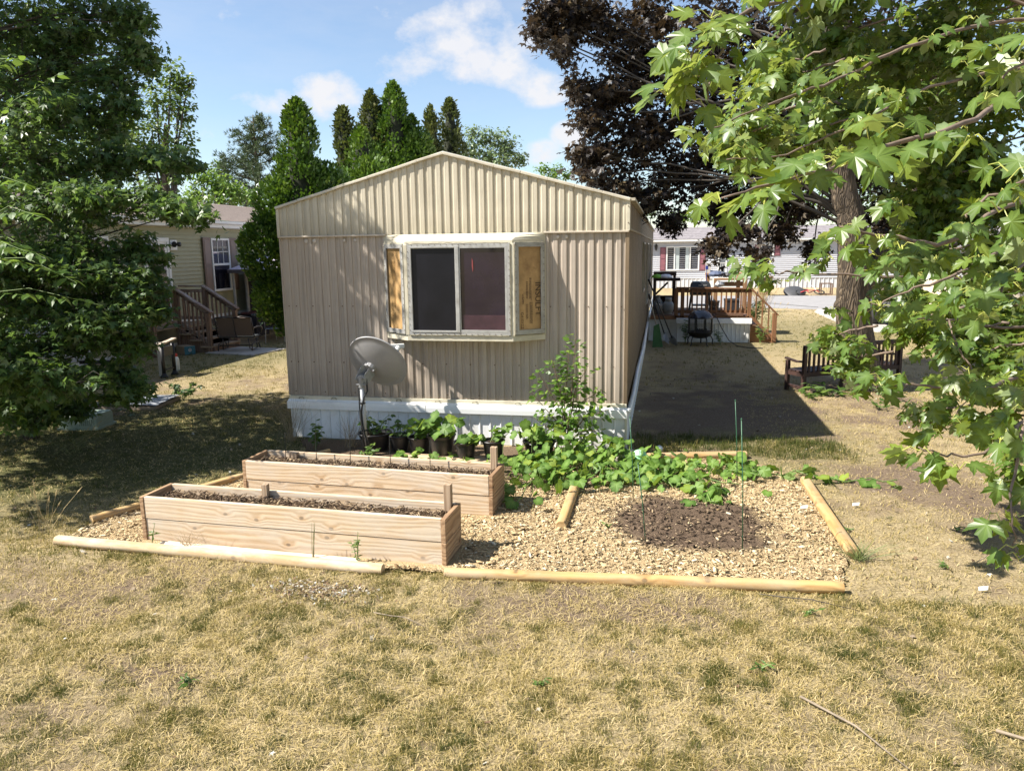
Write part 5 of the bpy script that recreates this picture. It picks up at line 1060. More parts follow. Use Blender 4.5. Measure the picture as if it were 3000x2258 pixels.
hu = thing('bar_hutch','dark brown wooden bar with a raised shelf against the home','bar',(4.42,11.75,.655))
DBR = wood('dark_brown_wood',(.060,.034,.024),(.026,.015,.011),.6,False,0)
MB().box((-.02,-.1,.80),(.68,.35,.87)).build('counter', DBR, hu, bevel=.004)
for x in (.02,.52): MB().box((x-.04,-.06,0),(x+.04,.02,.80)).build('post', DBR, hu)
for x in (.0,.50): MB().box((x,.28,.87),(x+.07,.35,1.02)).build('post', DBR, hu)
MB().box((-.02,.24,.92),(.58,.35,1.03)).build('top_shelf', DBR, hu); MB().box((-.02,.1,.35),(.62,.33,.40)).build('lower_shelf', DBR, hu); MB().bar((.05,.0,.45),(.36,.0,.76),.05,.05).build('brace', DBR, hu)
MB().box((-.0,.30,.0),(.6,.33,.36)).build('back_panel', DBR, hu)
bgs = thing('bag_on_bar','white and green plastic bag lying on the bar counter','bag',(4.72,11.90,1.53))
MB().lathe([(.001,.10),(.10,.09),(.17,.04),(.18,.0),(.001,-.0)],14).build('white_half', mat('bag_white',(.70,.70,.74),.5), bgs, smooth=True); mb = MB().lathe([(.001,.10),(.10,.08),(.15,.03),(.155,0),(.001,0)],14,(-.22,0,0)); mb.build('green_half', mat('bag_green',(.25,.55,.05),.5), bgs, smooth=True)
tk = thing('propane_tank','grey steel propane tank beside the glass jug on the deck','propane tank',(4.80,10.90,.655))
MB().lathe([(.10,.0),(.10,.02),(.085,.03),(.12,.07),(.135,.12),(.135,.24),(.11,.30),(.06,.325),(.001,.33)],24).build('body', mat('grey_tank',(.33,.35,.35),.5,.15,6), tk, smooth=True)
MB().lathe([(.075,.31),(.085,.32),(.085,.41),(.075,.42),(.07,.40),(.07,.32)],18).build('collar', mat('grey_tank',(.33,.35,.35)), tk, smooth=True); MB().tube([(0,0,.33),(0,0,.39)],.02,8).build('valve', GALV, tk)
jg = thing('glass_jug','clear glass carboy half full of murky liquid on the deck','jug',(4.55,10.86,.655))
t = NT('jug_glass'); t.set(t.p, Base_Color=(.42,.42,.40,1), Roughness=.06, Alpha=.42); t.p.inputs['Specular IOR Level'].default_value = .8; JG = t.m
MB().lathe([(.10,0),(.125,.02),(.125,.26),(.10,.33),(.045,.40),(.035,.42),(.035,.46),(.045,.47),(.045,.49)],24).build('glass', JG, jg, smooth=True); MB().lathe([(.001,.005),(.115,.02),(.118,.25),(.001,.25)],20).build('liquid', mat('murky_water',(.20,.165,.14),.3), jg, smooth=True)
gr = thing('gas_grill','black gas grill with side shelves standing on the deck','grill',(5.60,11.3,.655))
BLK = mat('black_grill',(.016,.017,.018),.35,.2,9)
MB().prism([(-.26,-.18,.64),(.26,-.18,.64),(.24,-.16,.74),(.20,-.10,.80),(-.20,-.10,.80),(-.24,-.16,.74)],(0,.36,0)).build('lid', BLK, gr, bevel=.02, seg=3)
MB().box((-.26,-.19,.46),(.26,.19,.64)).build('firebox', BLK, gr, bevel=.01)
for s in (-1,1): MB().box((min(s*.28,s*.58),-.17,.60),(max(s*.28,s*.58),.17,.64)).build('side_shelf', mat('grey_shelf',(.05,.05,.055),.5), gr, bevel=.01)
for i in range(2): MB().box((-.06+i*.12,-.187,.70),(.03+i*.12,-.17,.72)).build('vent', ALU, gr)
for a, b in (((-.22,-.15),(.10,.12)),((.22,-.15),(-.10,.12)),((-.22,.15),(.1,-.1)),((.22,.15),(-.1,-.1))): MB().bar((a[0],a[1],.46),(a[0]*1.25,a[1]*1.2,0),.04,.04).build('leg', BLK, gr)
MB().box((-.2,-.14,.18),(.2,.14,.22)).build('lower_shelf', BLK, gr)
bt_ = thing('bar_table','tall brown wooden table heaped with odds and ends on the deck','table',(6.30,12.2,.655))
LBR = wood('light_brown_table',(.36,.21,.11),(.20,.11,.055),.65,False,0); LBRV = wood('light_brown_leg',(.36,.21,.11),(.20,.11,.055),.65,False,2)
MB().box((-.32,-.28,.80),(.52,.0,.85)).build('table_top', LBR, bt_, bevel=.004); MB().box((-.52,.25,.92),(.40,.55,.97)).build('back_shelf', LBR, bt_, bevel=.004); MB().bar((.36,.0,.86),(.36,.5,.97),.16,.03).build('side_board', LBR, bt_)
for x, y in ((-.28,-.24),(.46,-.24),(-.45,.5),(.36,.5)): MB().box((x-.05,y-.04,0),(x+.05,y+.04,.80 if y < 0 else .92)).build('leg', LBRV, bt_)
MB().bar((-.28,-.2,.70),(.46,-.2,.70),.03,.12).build('apron', LBR, bt_)
JUNK = [mat('blue_grey_cloth',(.07,.09,.15),.7,.3,12),mat('dark_tools',(.03,.03,.035),.5,.3,10),mat('grey_metal_bits',(.30,.30,.30),.4,.3,12,metal=.5)]
for i, (x, y, z, r, lab) in enumerate(((6.05,12.45,1.60,.20,'crumpled blue-grey cloth piled on the tall table'),(6.38,12.35,1.58,.16,'heap of dark tools and straps on the tall table'),(6.1,11.75,1.36,.13,'grey metal parts on the side of the grill'))):
    rs = np.random.RandomState(i+3); mb = MB()
    for q in range(7):
        a = rs.uniform(0,6.28); c = np.array((math.cos(a)*r*.6*rs.rand(),math.sin(a)*r*.4,rs.uniform(-.05,.08))); d = rs.normal(0,1,3)*np.array((r,r,.06)); mb.bar(c-d*.5,c+d*.5,.05,.03)
    mb.lathe([(.001,.09),(r*.6,.07),(r,.0),(r*.9,-.06),(.001,-.06)],10); tag(mb.build('clutter_heap', JUNK[i], None, loc=(x,y,z), bevel=.01), lab, 'clutter')
bk2 = thing('grey_bucket','grey plastic bucket on the deck under the grill','bucket',(5.95,11.2,.655)); MB().lathe([(.10,0),(.13,.30),(.14,.30),(.14,.32),(.12,.32),(.09,.02)],20).build('pail', mat('grey_pail',(.22,.22,.21),.6), bk2, smooth=True); MB().tube([(-.13,0,.3),(-.1,-.09,.2),(0,-.13,.17),(.1,-.09,.2),(.13,0,.3)],.006,5).build('handle', GALV, bk2)
bk3 = thing('black_crate','black storage crate on the deck right of the bucket','crate',(6.38,11.3,.655)); MB().box((-.17,-.15,0),(.17,.15,.34)).build('body', mat('black_crate_plastic',(.022,.022,.026),.6), bk3, bevel=.01); MB().box((-.18,-.16,.30),(.18,.16,.36)).build('rim', mat('black_crate_plastic',(.022,.022,.026)), bk3, bevel=.01)
fsw = thing('blue_brush','blue-handled brush standing upright behind the grill','brush',(5.78,12.0,.655)); MB().tube([(0,0,.2),(.0,0,1.10)],.008,6).build('handle', mat('blue_plastic',(.03,.05,.25),.4), fsw); MB().box((-.03,-.02,1.08),(.04,.02,1.18)).build('head', mat('blue_plastic',(.03,.05,.25)), fsw, bevel=.006)
# ---------------------------------------------------------------- fire pit, shovels, hose
fp = thing('fire_pit','black domed fire pit on curved legs in front of the deck','fire pit',(5.56,9.9,0))
MB().lathe([(.05,.16),(.16,.175),(.26,.24),(.30,.32),(.31,.325),(.29,.33),(.24,.26),(.12,.20),(.001,.19)],28).build('bowl', BLK, fp, smooth=True)
MB().lathe([(.31,.645),(.30,.67),(.25,.75),(.16,.815),(.06,.84),(.001,.843)],28).build('dome_lid', mat('glossy_dome',(.02,.022,.03),.16,.1,4,coat=.5), fp, smooth=True)
for k in range(8):
    a = k*math.pi/4+.3; MB().box((.285*math.cos(a)-.015,.285*math.sin(a)-.015,.32),(.285*math.cos(a)+.015,.285*math.sin(a)+.015,.65)).build('screen_post', BLK, fp)
msh = MB(); 
for z in np.arange(.34,.64,.03): msh.tube([(.285*math.cos(a),.285*math.sin(a),z) for a in np.linspace(0,6.283,25)],.0025,4,False)
for k in range(40): a = k*math.pi/20; msh.tube([(.285*math.cos(a),.285*math.sin(a),.33),(.285*math.cos(a),.285*math.sin(a),.64)],.0022,4,False)
msh.build('mesh_screen', BLK, fp)['kind'] = 'stuff'
for k in range(5):
    a = k*2*math.pi/5+.2; c, s = math.cos(a), math.sin(a); MB().tube([(.20*c,.20*s,.22),(.27*c,.27*s,.20),(.31*c,.31*s,.12),(.30*c,.30*s,.04),(.34*c,.34*s,.0)],.014,7).build('leg', BLK, fp, smooth=True)
for k in range(5): MB().tube([(-.15+.07*k,-.2,.30),(-.05+.05*k,.15,.36)],.022,6).build('burnt_log', mat('charred',(.03,.025,.02),.9), fp)
MB().tube([(-.05,0,.84),(-.05,0,.88),(.05,0,.88),(.05,0,.84)],.008,6).build('lid_handle', BLK, fp)
TOOLH = mat('dark_handle',(.022,.020,.020),.5); TOOLM = mat('worn_steel',(.32,.34,.38),.35,.15,8,metal=.5)
def shovel(label, top, tip, hm, blade=True, grip=True, kind='shovel'):
    top = np.array(top,float); tip = np.array(tip,float); d = tip-top; L = np.linalg.norm(d); d /= L
    s_ = thing(kind, label, kind, tuple(tip)); q = top-tip
    MB().tube([q,-d*.24],.015,8).build('handle', hm, s_, smooth=True)
    if grip: MB().tube([q,q+d*.14],.024,8).build('grip', TOOLH, s_, smooth=True)
    if blade:
        a = np.cross(d,UP); a /= np.linalg.norm(a); b = np.cross(a,d); pts = [-d*.30,-d*.26-a*.05,-d*.22-a*.11,-d*.08-a*.105,-d*.0-a*.01,-d*.08+a*.105,-d*.22+a*.11,-d*.26+a*.05]
        pts = [p+b*.03*(1-(abs(p@a)/.11)**2) for p in pts]; MB().prism(pts,b*.006).build('blade', TOOLM, s_)
shovel('long black-handled shovel leaning on the home, steel blade on the grass',(4.33,8.9,1.62),(4.98,9.55,.0),TOOLH)
shovel('shorter black-handled shovel crossing in front of the long one',(4.46,9.9,1.02),(4.80,9.75,.02),TOOLH,True,False)
shovel('pale wooden-handled rake pole leaning on the home corner',(4.34,9.3,1.25),(4.62,10.1,.05),mat('grey_wood',(.40,.37,.33)),False,True,'rake')
MB_ = MB().tube([(5.86,10.38,.70),(5.98,10.32,.60),(6.10,10.30,.35),(6.25,10.0,.1),(6.40,9.7,.015),(6.62,9.4,.012),(6.95,9.3,.012)],.011,6).build('garden_hose', mat('dark_hose',(.05,.05,.045),.6), None, smooth=True); tag(MB_,'thin dark hose hanging off the deck onto the grass','hose')
gg = MB().prism([(-.14,0,0),(.10,.05,0),(.0,.10,.55),(-.12,.06,.5)],(.01,-.02,0)).build('green_bag', mat('dark_green_bag',(.025,.10,.02),.6,.2,6), None, loc=(4.58,9.35,0)); tag(gg,'dark green sack standing by the home among the shovels','sack')

# ---------------------------------------------------------------- left maple
root = (-3.35,-.62,0.)
lm = thing('maple_tree','dense dark green maple at the left edge shading the lawn','tree',root)
T = Tree(11)
tk_ = T.limb([root,(-3.38,-.6,1.2),(-3.5,-.62,2.6),(-3.5,-.7,4.2),(-3.4,-.8,6.0)],.085,.02,10)


LB = [((-3.014,-0.252,5.082),0.847,0.678),((-2.522,0.184,5.219),0.554,0.525),((-2.041,0.191,5.297),0.289,0.26),((-1.727,0.129,5.178),0.137,0.314),((-1.577,-0.028,4.73),0.147,0.254),((-1.832,0.046,4.842),0.24,0.343),((-1.904,-0.247,4.462),0.335,0.279),((-2.72,-0.562,4.206),0.829,0.553),((-2.064,-0.477,3.953),0.58,0.332),((-1.69,-0.362,4.165),0.276,0.249),((-2.405,-0.958,3.408),0.801,0.481),((-1.745,-0.716,3.437),0.54,0.324),((-1.216,-0.605,3.456),0.357,0.195),((-0.833,-0.647,3.376),0.214,0.128),((-2.026,-1.189,2.868),0.835,0.313),((-1.191,-1.108,2.953),0.567,0.227),((-0.644,-1.125,2.829),0.316,0.173),((-0.318,-1.173,2.77),0.171,0.076),((-2.158,-1.512,2.383),0.662,0.357),((-1.533,-1.28,2.399),0.619,0.309),((-1.069,-1.088,2.367),0.324,0.24),((-2.208,-1.415,1.844),0.731,0.365),((-1.467,-1.258,1.885),0.548,0.313),((-0.969,-1.233,2.037),0.258,0.206),((-0.921,-1.282,1.722),0.237,0.175),((-2.299,-1.528,1.331),0.626,0.292),((-1.536,-1.463,1.41),0.516,0.206),((-1.037,-1.472,1.381),0.255,0.143),((-2.245,-1.383,0.937),0.641,0.182),((-1.423,-1.406,1.037),0.365,0.125),((-1.12,-1.477,0.882),0.227,0.093),((-2.911,-1.264,0.622),0.442,0.199),((-2.046,-1.885,1.925),0.54,0.344),((-1.933,-1.997,1.199),0.491,0.246),((-1.509,-1.832,1.628),0.442,0.246),((-2.15,-2.19,1.516),0.431,0.383),((-2.066,-1.921,2.314),0.437,0.291),((-1.521,-1.736,2.16),0.442,0.246),((-2.189,-1.911,0.825),0.403,0.171),((-2.072,-1.114,3.878),0.516,0.309),((-1.546,-1.388,2.945),0.453,0.252),((-1.483,-2.135,1.083),0.527,0.239),((-1.739,-2.37,1.213),0.513,0.327),((-1.269,-1.784,1.625),0.393,0.246),((-0.954,-1.611,1.659),0.298,0.219),((-0.93,-1.458,1.897),0.282,0.201),((-2.415,-1.594,0.541),0.475,0.211),((-2.281,-1.049,0.538),0.391,0.134),((-1.181,-1.472,2.099),0.403,0.252),((-1.473,-1.158,0.75),0.27,0.14),((-2.512,-0.183,4.909),0.452,0.339),((-2.67,-0.276,4.578),0.508,0.339)]
for c, rx, rz in LB:
    a = tk_[min(len(tk_)-1,int(len(tk_)*min(.95,max(.12,(c[2]-.2)/6.2))))]
    T.limb([a, a*.45+np.array(c)*.55+np.array((0,0,.10)), c], .018, .004, 5, .05)
    n = int(255*(rx*rz+.12)); T.blob(c, rx, rz, n, 8, .080, L=.22, droop=.55, twig=np.array(tk_)[3:], tw_r=.005, ry=max(.35,rx*.8))
# the crown beyond the frame: above and to the left
for c, rx, rz in (((-3.4,-.9,6.2),1.3,.75),((-2.55,-1.2,6.25),.85,.6),((-4.6,-1.2,5.2),1.2,1.0),((-5.0,-1.8,3.8),1.2,1.1),((-4.9,-.2,4.2),1.2,1.2),((-4.8,-1.4,2.4),1.2,.9),((-3.3,-.2,7.0),.9,.5),((-4.4,.8,3.4),1.1,1.0),((-4.2,1.0,5.0),1.2,.9),((-4.9,.3,2.0),1.1,.8),((-5.0,-1.2,1.0),1.0,.6),((-3.1,-1.3,5.95),.7,.5),((-3.9,-2.6,4.6),.7,.6),((-4.6,-2.9,3.2),.8,.8),((-5.2,-2.6,1.7),.9,.8),((-3.2,-3.85,2.9),.7,.5),((-2.75,-3.6,2.3),.5,.4),((-2.6,-2.9,2.2),.4,.35),((-3.4,-2.4,3.0),.5,.4),((-3.8,-3.3,3.4),.6,.5)):
    T.limb([tk_[-8], np.array(c)], .03, .01, 5); T.blob(c, rx, rz, int(150*(rx*rx)), 8, .100, L=.3)
T.finish(lm, root, LLEAF, 'maple_mid', 'maple_low', 300, TWIGD)
MB().tube([np.array(p)-np.array(root) for p in tk_[:8]],[.10-.004*i for i in range(8)],10).build('trunk', BARK, lm, smooth=True)
# saplings and broad-leaved shoots mixed in front of it
mu = thing('mulberry_shoots','bright broad-leaved shoots growing up through the left maple','shrub',(-2.3,-1.8,0))
leafmat('shoot_leaf', [(0,(.045,.095,.014)),(.6,(.075,.14,.02)),(1,(.13,.19,.03))], back=(.13,.19,.07), trans=.36, tcol=(.32,.5,.03))
T = Tree(12)
for a, b in (((-1.743,-2.468,2.93),(-1.062,-2.632,2.983)),((-1.82,-2.564,2.496),(-0.881,-2.719,2.314)),((-2.2,-2.063,3.376),(-1.111,-2.025,4.074)),((-1.907,-2.406,2.32),(-0.759,-2.528,2.095)),((-2.215,-1.938,4.065),(-1.421,-2.062,4.21)),((-2.168,-2.422,1.959),(-0.592,-2.432,1.871)),((-1.559,-2.688,2.66),(-0.769,-2.836,2.68)),((-1.463,-2.835,2.322),(-0.8,-3.002,2.378))):
    a = np.array(a); b = np.array(b); m_ = (a+b)/2+np.array((0,0,.12)); T.wood.tube([a,m_,b],[.004,.003,.0015],5,False)
    for q in range(24):
        f = (q+1)/24; p = a*(1-f)**2+2*m_*f*(1-f)+b*f*f; d = unit(b-a); sd_ = np.cross(d,UP)*(1 if q%2 else -1)
        T.P.append(p+sd_*.02); T.t.append(d*.5+sd_*.8+np.array((0,0,-.25))+T.rng.normal(0,.2,3)); T.n.append(UP+T.rng.normal(0,.35,3)+np.array((.0,-.35,0))); T.sc.append(T.rng.uniform(.075,.12))
T.finish(mu, (-2.3,-1.8,0), MATS['shoot_leaf'], 'oval', 'oval', 300, PSTEM, barkname='stems')
# ---------------------------------------------------------------- purple maple with the big trunk
root = (7.86,4.12,0.)
pm = thing('purple_maple','big purple-leaved maple with a thick trunk behind the bench end','tree',root)
T = Tree(21)
PB = [((2.815,3.466,5.938),0.318,0.424),((2.719,3.382,5.592),0.212,0.247),((3.12,3.584,5.684),0.427,0.356),((3.552,3.914,5.878),0.507,0.435),((3.072,3.401,5.309),0.184,0.155),((3.978,4.123,5.424),0.516,0.516),((3.287,3.679,6.018),0.57,0.285),((4.321,4.517,6.06),0.674,0.449),((3.578,3.702,4.702),0.507,0.246),((3.28,3.447,4.771),0.228,0.157),((3.48,3.616,4.347),0.435,0.319),((3.92,3.991,4.773),0.589,0.442),((4.486,4.495,5.197),0.68,0.604),((3.661,3.659,3.822),0.438,0.321),((3.4,3.495,3.778),0.261,0.188),((4.153,3.903,4.045),0.589,0.516),((3.534,3.469,3.491),0.362,0.145),((3.989,3.736,3.323),0.516,0.265),((4.654,4.47,4.319),0.685,0.609),((4.387,3.985,3.112),0.389,0.285),((4.896,4.365,3.492),0.609,0.457),((4.763,4.099,2.757),0.257,0.196),((5.342,5.377,5.112),0.798,0.718),((5.601,5.225,4.009),0.798,0.718),((5.623,5.055,3.067),0.639,0.479),((6.251,5.777,4.601),0.898,0.898),((6.345,5.467,3.387),0.729,0.567),((5.556,5.594,6.051),0.798,0.559),((6.739,6.284,5.688),0.995,0.912),((7.26,6.115,4.214),0.912,0.912),((7.803,6.435,5.348),0.995,0.995),((8.24,6.265,3.956),0.912,0.829),((8.872,6.542,4.763),0.995,0.995),((9.151,6.311,3.21),0.829,0.58),((8.415,5.865,2.725),0.49,0.408),((5.429,3.434,2.361),0.285,0.171),((5.867,4.184,2.577),0.412,0.195),((6.59,4.744,2.575),0.387,0.263),((6.921,5.082,2.922),0.472,0.267),((6.119,3.759,2.245),0.188,0.094),((7.088,4.58,2.265),0.183,0.122)]
tr1 = T.limb([root,(7.74,4.1,.7),(7.62,4.05,1.35),(7.58,4.0,2.0),(7.5,3.95,2.6),(7.3,3.9,3.3),(7.2,3.8,4.4),(7.1,3.7,6.2)],.33,.06,16,.02); T.wood = MB()
tr2 = T.limb([(7.62,4.05,1.6),(7.95,4.15,2.05),(8.3,4.2,2.6),(8.5,4.3,3.6),(8.7,4.4,5.5)],.22,.05,12,.02); T.wood = MB()
for i, (c, rx, rz) in enumerate(PB):
    a = tr1[min(len(tr1)-1,24+i%14)] if c[0] < 8.4 else tr2[min(len(tr2)-1,10+i%12)]
    T.limb([a, a*.5+np.array(c)*.5+np.array((0,0,.25)), c], .035, .008, 5, .08)
    T.blob(c, rx, rz, int(300*(rx*rz)+24), 8, .094, L=.28, droop=.6, ry=max(.7,rx*1.1), bias=3.0)
for c, rx, rz in (((6.5,4,7.0),1.8,1.0),((8.5,4.5,7.2),1.9,1.1),((9.8,5,5.5),1.7,1.2),((7.6,6,6.0),2.0,1.2),((7.0,2.4,6.8),1.5,.9),((9.2,3.4,6.6),1.5,1.0),((5.0,3.6,6.0),1.0,.8)):
    T.limb([tr1[-6], np.array(c)], .05, .015, 5); T.blob(c, rx, rz, int(40*rx*rx), 8, .11, L=.35)
T.finish(pm, root, PLEAF, 'maple_mid', 'maple_low', 300, TWIGD)
rb = np.array(root); tw = MB()
def trunkmesh(path, r0, r1, n=20, flare=0., nm='trunk'):
    mb = MB(); m = len(path); rs_ = [r0+(r1-r0)*(i/(m-1))**.7+(flare*math.exp(-i*.9)) for i in range(m)]
    mb.tube([np.array(p)-rb for p in path], rs_, n)
    for i in range(m):
        for k in range(n):
            p = np.array(mb.v[i*n+k]); c = np.array(path[i])-rb; d = p-c; a = 2*math.pi*k/n
            mb.v[i*n+k] = tuple(c+d*(1+.05*math.sin(3*a+i*.5)+.045*math.sin(7*a+i*.3)+.02*math.sin(13*a)))
    return mb
ob = trunkmesh(tr1[:34], .335, .17, 26, .08).build('trunk', BARK, pm, smooth=True)
trunkmesh(tr2, .22, .08, 18).build('limb', BARK, pm, smooth=True); rb2 = rb
MB().lathe([(.15,-.16),(.12,-.04),(.095,.04),(.09,.10),(.055,.12),(.02,.09),(.001,.08)],14,tuple(np.array((7.44,3.95,1.40))-rb),np.array(((.5,0,-.86),(0,1,0),(.86,0,.5)))).build('burl', BARK, pm, smooth=True)
# ---------------------------------------------------------------- green maple on the right, branches reaching across the view
root = (9.3,-2.9,0.)
gm = thing('silver_maple','bright green maple whose big leaves fill the right side','tree',root)
T = Tree(31)
tr = T.limb([root,(9.25,-2.85,1.4),(9.2,-2.8,3.0),(9.25,-2.7,5.0),(9.3,-2.7,6.5)],.20,.08,14); T.wood = MB(); PT = MB()
def node(p, n, size, out, droop=.8, pl=.75, face=None, away=.25):
    p = np.array(p); r = T.rng
    for i in range(n):
        a = r.uniform(0,6.283); h = np.array((math.cos(a),math.sin(a),r.uniform(-.7,.35))); h = unit(h+np.array(out)*.55); z = size*r.uniform(.72,1.12)
        b = p+h*z*pl*r.uniform(.7,1.2)+np.array((0,0,.02)); mid = (p+b)/2+np.array((0,0,.018)); PT.tube([p,mid,b],[.0022,.0018,.0015],5,False)
        T.P.append(b); T.t.append(h*np.array((1,1,.35))+np.array((0,0,-droop*r.uniform(.4,1.5)))+r.normal(0,.2,3)); T.n.append(UP*.62+np.array((-.30,-.42,0))+r.normal(0,.40,3)); T.sc.append(z)
def branch(pts, r0, r1, nodes_per, size, n, out, jit=.05, droop=.8, start=.25):
    P = T.limb(pts, r0, r1, 7, .02, 6); P = np.array(P); s = np.linspace(start,1,nodes_per)
    for f in s:
        i = f*(len(P)-1); k = int(min(i,len(P)-2)); p = P[k]*(1-(i-k))+P[k+1]*(i-k); node(p+T.rng.normal(0,jit,3), n, size*(1-.1*f), out, droop)
LFT = (-.8,-.2,-.1)
branch([tr[14], (6.532,-4.606,3.095), (5.722,-5.605,2.779), (5.342,-5.963,2.658), (5.091,-6.186,2.568), (4.83,-6.356,2.494)], .016,.003, 15, .100, 3, LFT, .03, .9, .30)
branch([tr[18], (6.786,-3.909,3.781), (5.535,-5.056,3.429), (5.013,-5.559,3.24), (4.786,-5.791,3.074), (4.707,-5.885,2.934)], .016,.003, 15, .108, 4, LFT, .05, .7, .42)
branch([(5.013,-5.559,3.24), (4.855,-5.729,3.053), (4.807,-5.825,2.87)], .008,.003, 5, .105, 3, LFT, .05, .9, .3)
branch([(5.535,-5.056,3.429), (5.301,-5.329,3.329), (5.158,-5.474,3.259)], .008,.003, 5, .110, 3, LFT, .05, .9, .1)
branch([tr[14], (7.211,-2.564,3.866), (6.173,-3.452,3.557), (5.613,-3.928,3.277), (5.177,-4.256,3.101), (4.879,-4.448,2.949)], .018,.003, 20, .092, 4, LFT, .10, .7, .30)
branch([tr[14], (7.12,-2.856,3.506), (6.234,-3.49,3.284), (5.852,-3.811,3.089), (5.338,-4.059,2.871), (4.994,-4.24,2.825)], .015,.003, 18, .100, 4, LFT, .12, .7, .30)
branch([tr[10], (6.794,-3.922,2.585), (5.942,-4.964,2.363), (5.586,-5.133,2.397), (5.405,-5.216,2.428)], .020,.003, 12, .100, 4, LFT, .06, .8, .35)
branch([tr[10], (6.901,-3.735,2.357), (6.103,-4.649,2.206), (5.806,-4.828,2.127), (5.634,-4.874,2.064)], .014,.003, 11, .094, 4, LFT, .08, .8, .35)
branch([tr[9], (7.585,-2.403,2.086), (6.369,-3.263,2.127), (5.626,-3.508,2.171), (5.317,-3.671,2.185), (5.144,-3.708,2.175)], .014,.003, 15, .090, 4, LFT, .06, .6, .3)
branch([tr[9], (7.218,-3.15,1.814), (6.376,-3.719,1.894), (6.15,-3.866,1.906), (5.988,-3.904,1.881)], .014,.003, 9, .084, 3, LFT, .10, .9, .3)
branch([(6.376,-3.719,1.894), (6.411,-3.849,1.712), (6.489,-3.914,1.557), (6.341,-4.033,1.355)], .008,.003, 7, .09, 3, (0,0,-.6), .06, 1.1, .2)
branch([tr[7], (6.709,-4.414,1.697), (6.1,-5.053,1.708), (5.8,-5.212,1.736), (5.616,-5.3,1.742)], .014,.003, 11, .092, 3, LFT, .05, .8, .35)
branch([tr[7], (6.555,-4.779,1.573), (6.109,-5.391,1.553), (5.847,-5.554,1.519), (5.658,-5.634,1.57)], .012,.003, 9, .095, 3, LFT, .04, .8, .4)
branch([(6.34,-5.178,1.892), (5.992,-5.733,1.793), (5.901,-5.89,1.606), (5.858,-5.98,1.447), (5.877,-6.007,1.282)], .010,.002, 8, .092, 2, (-.4,0,-.7), .03, 1.2, .25)
branch([(6.105,-5.417,3.1), (5.813,-5.918,2.951), (5.692,-6.012,2.855)], .010,.003, 5, .098, 3, LFT, .04, .8, .3)
branch([(6.218,-5.261,2.7), (5.855,-5.876,2.568), (5.7,-5.974,2.492), (5.628,-5.999,2.434)], .010,.003, 6, .094, 2, LFT, .04, .8, .3)
branch([(6.226,-5.323,2.356), (5.957,-5.7,2.292), (5.787,-5.86,2.17)], .010,.003, 6, .094, 3, LFT, .05, .8, .3)
GBL = [((5.86,-2.427,3.834),0.378,0.241),((6.417,-1.902,3.825),0.442,0.368),((6.882,-1.769,4.036),0.442,0.405),((7.377,-1.536,3.637),0.457,0.457),((5.606,-2.609,3.128),0.309,0.138),((6.055,-2.275,3.325),0.392,0.249),((6.603,-1.773,3.198),0.495,0.343),((7.169,-1.469,3.103),0.511,0.432),((5.499,-2.771,3.492),0.298,0.166),((6.795,-1.699,2.829),0.387,0.309),((6.989,-1.606,2.564),0.511,0.354),((7.486,-1.478,2.712),0.432,0.393),((7.334,-1.808,2.215),0.419,0.228),((6.637,-2.257,2.23),0.29,0.145),((6.339,-2.67,2.002),0.206,0.117),((5.887,-2.927,1.665),0.135,0.115),((6.007,-2.937,1.481),0.122,0.068),((6.607,-2.84,1.912),0.265,0.133),((6.966,-2.781,1.842),0.332,0.166),((7.043,-3.016,1.608),0.147,0.16),((6.786,-1.459,2.455),0.203,0.162),((7.244,-0.889,2.795),0.645,0.473),((6.591,-0.847,3.733),0.688,0.602),((7.429,-0.641,3.934),0.645,0.645),((5.877,-1.36,3.982),0.446,0.365),((6.977,-1.251,2.251),0.376,0.209),((7.637,-1.158,2.037),0.376,0.25),((6.255,-3.341,1.827),0.184,0.123),((6.454,-3.524,1.743),0.177,0.118),((6.603,-3.715,1.668),0.169,0.141),((6.681,-3.931,1.537),0.108,0.119),((6.662,-1.942,2.224),0.19,0.152),((7.196,-1.686,1.904),0.314,0.196),((5.367,-2.785,3.559),0.298,0.232),((5.098,-3.118,3.173),0.192,0.109),((5.339,-2.681,3.03),0.241,0.117),((6.93,-1.207,2.539),0.25,0.184),((7.296,-2.116,1.712),0.221,0.221),((6.489,-3.207,1.176),0.223,0.07),((6.668,-3.581,1.204),0.236,0.088),((6.6,-4.233,1.117),0.103,0.129),((7.253,-1.188,4.532),0.707,0.354),((5.786,-2.386,4.14),0.413,0.206),((6.746,-3.723,1.472),0.169,0.113),((5.039,-3.159,3.016),0.16,0.07),((5.286,-3.08,3.17),0.223,0.083)]
for c, rx, rz in GBL:
    T.limb([np.array(c)+np.array((.55*rx+.2,-.1,.12)), np.array(c)+np.array((.25*rx,0,.05)), c], .010,.004,5,.05)
    T.blob(c, rx, rz, int(400*rx*rz)+16, 6, .078, L=.20, droop=.6, ry=max(.3,rx*.9), out=(-.4,0,0))
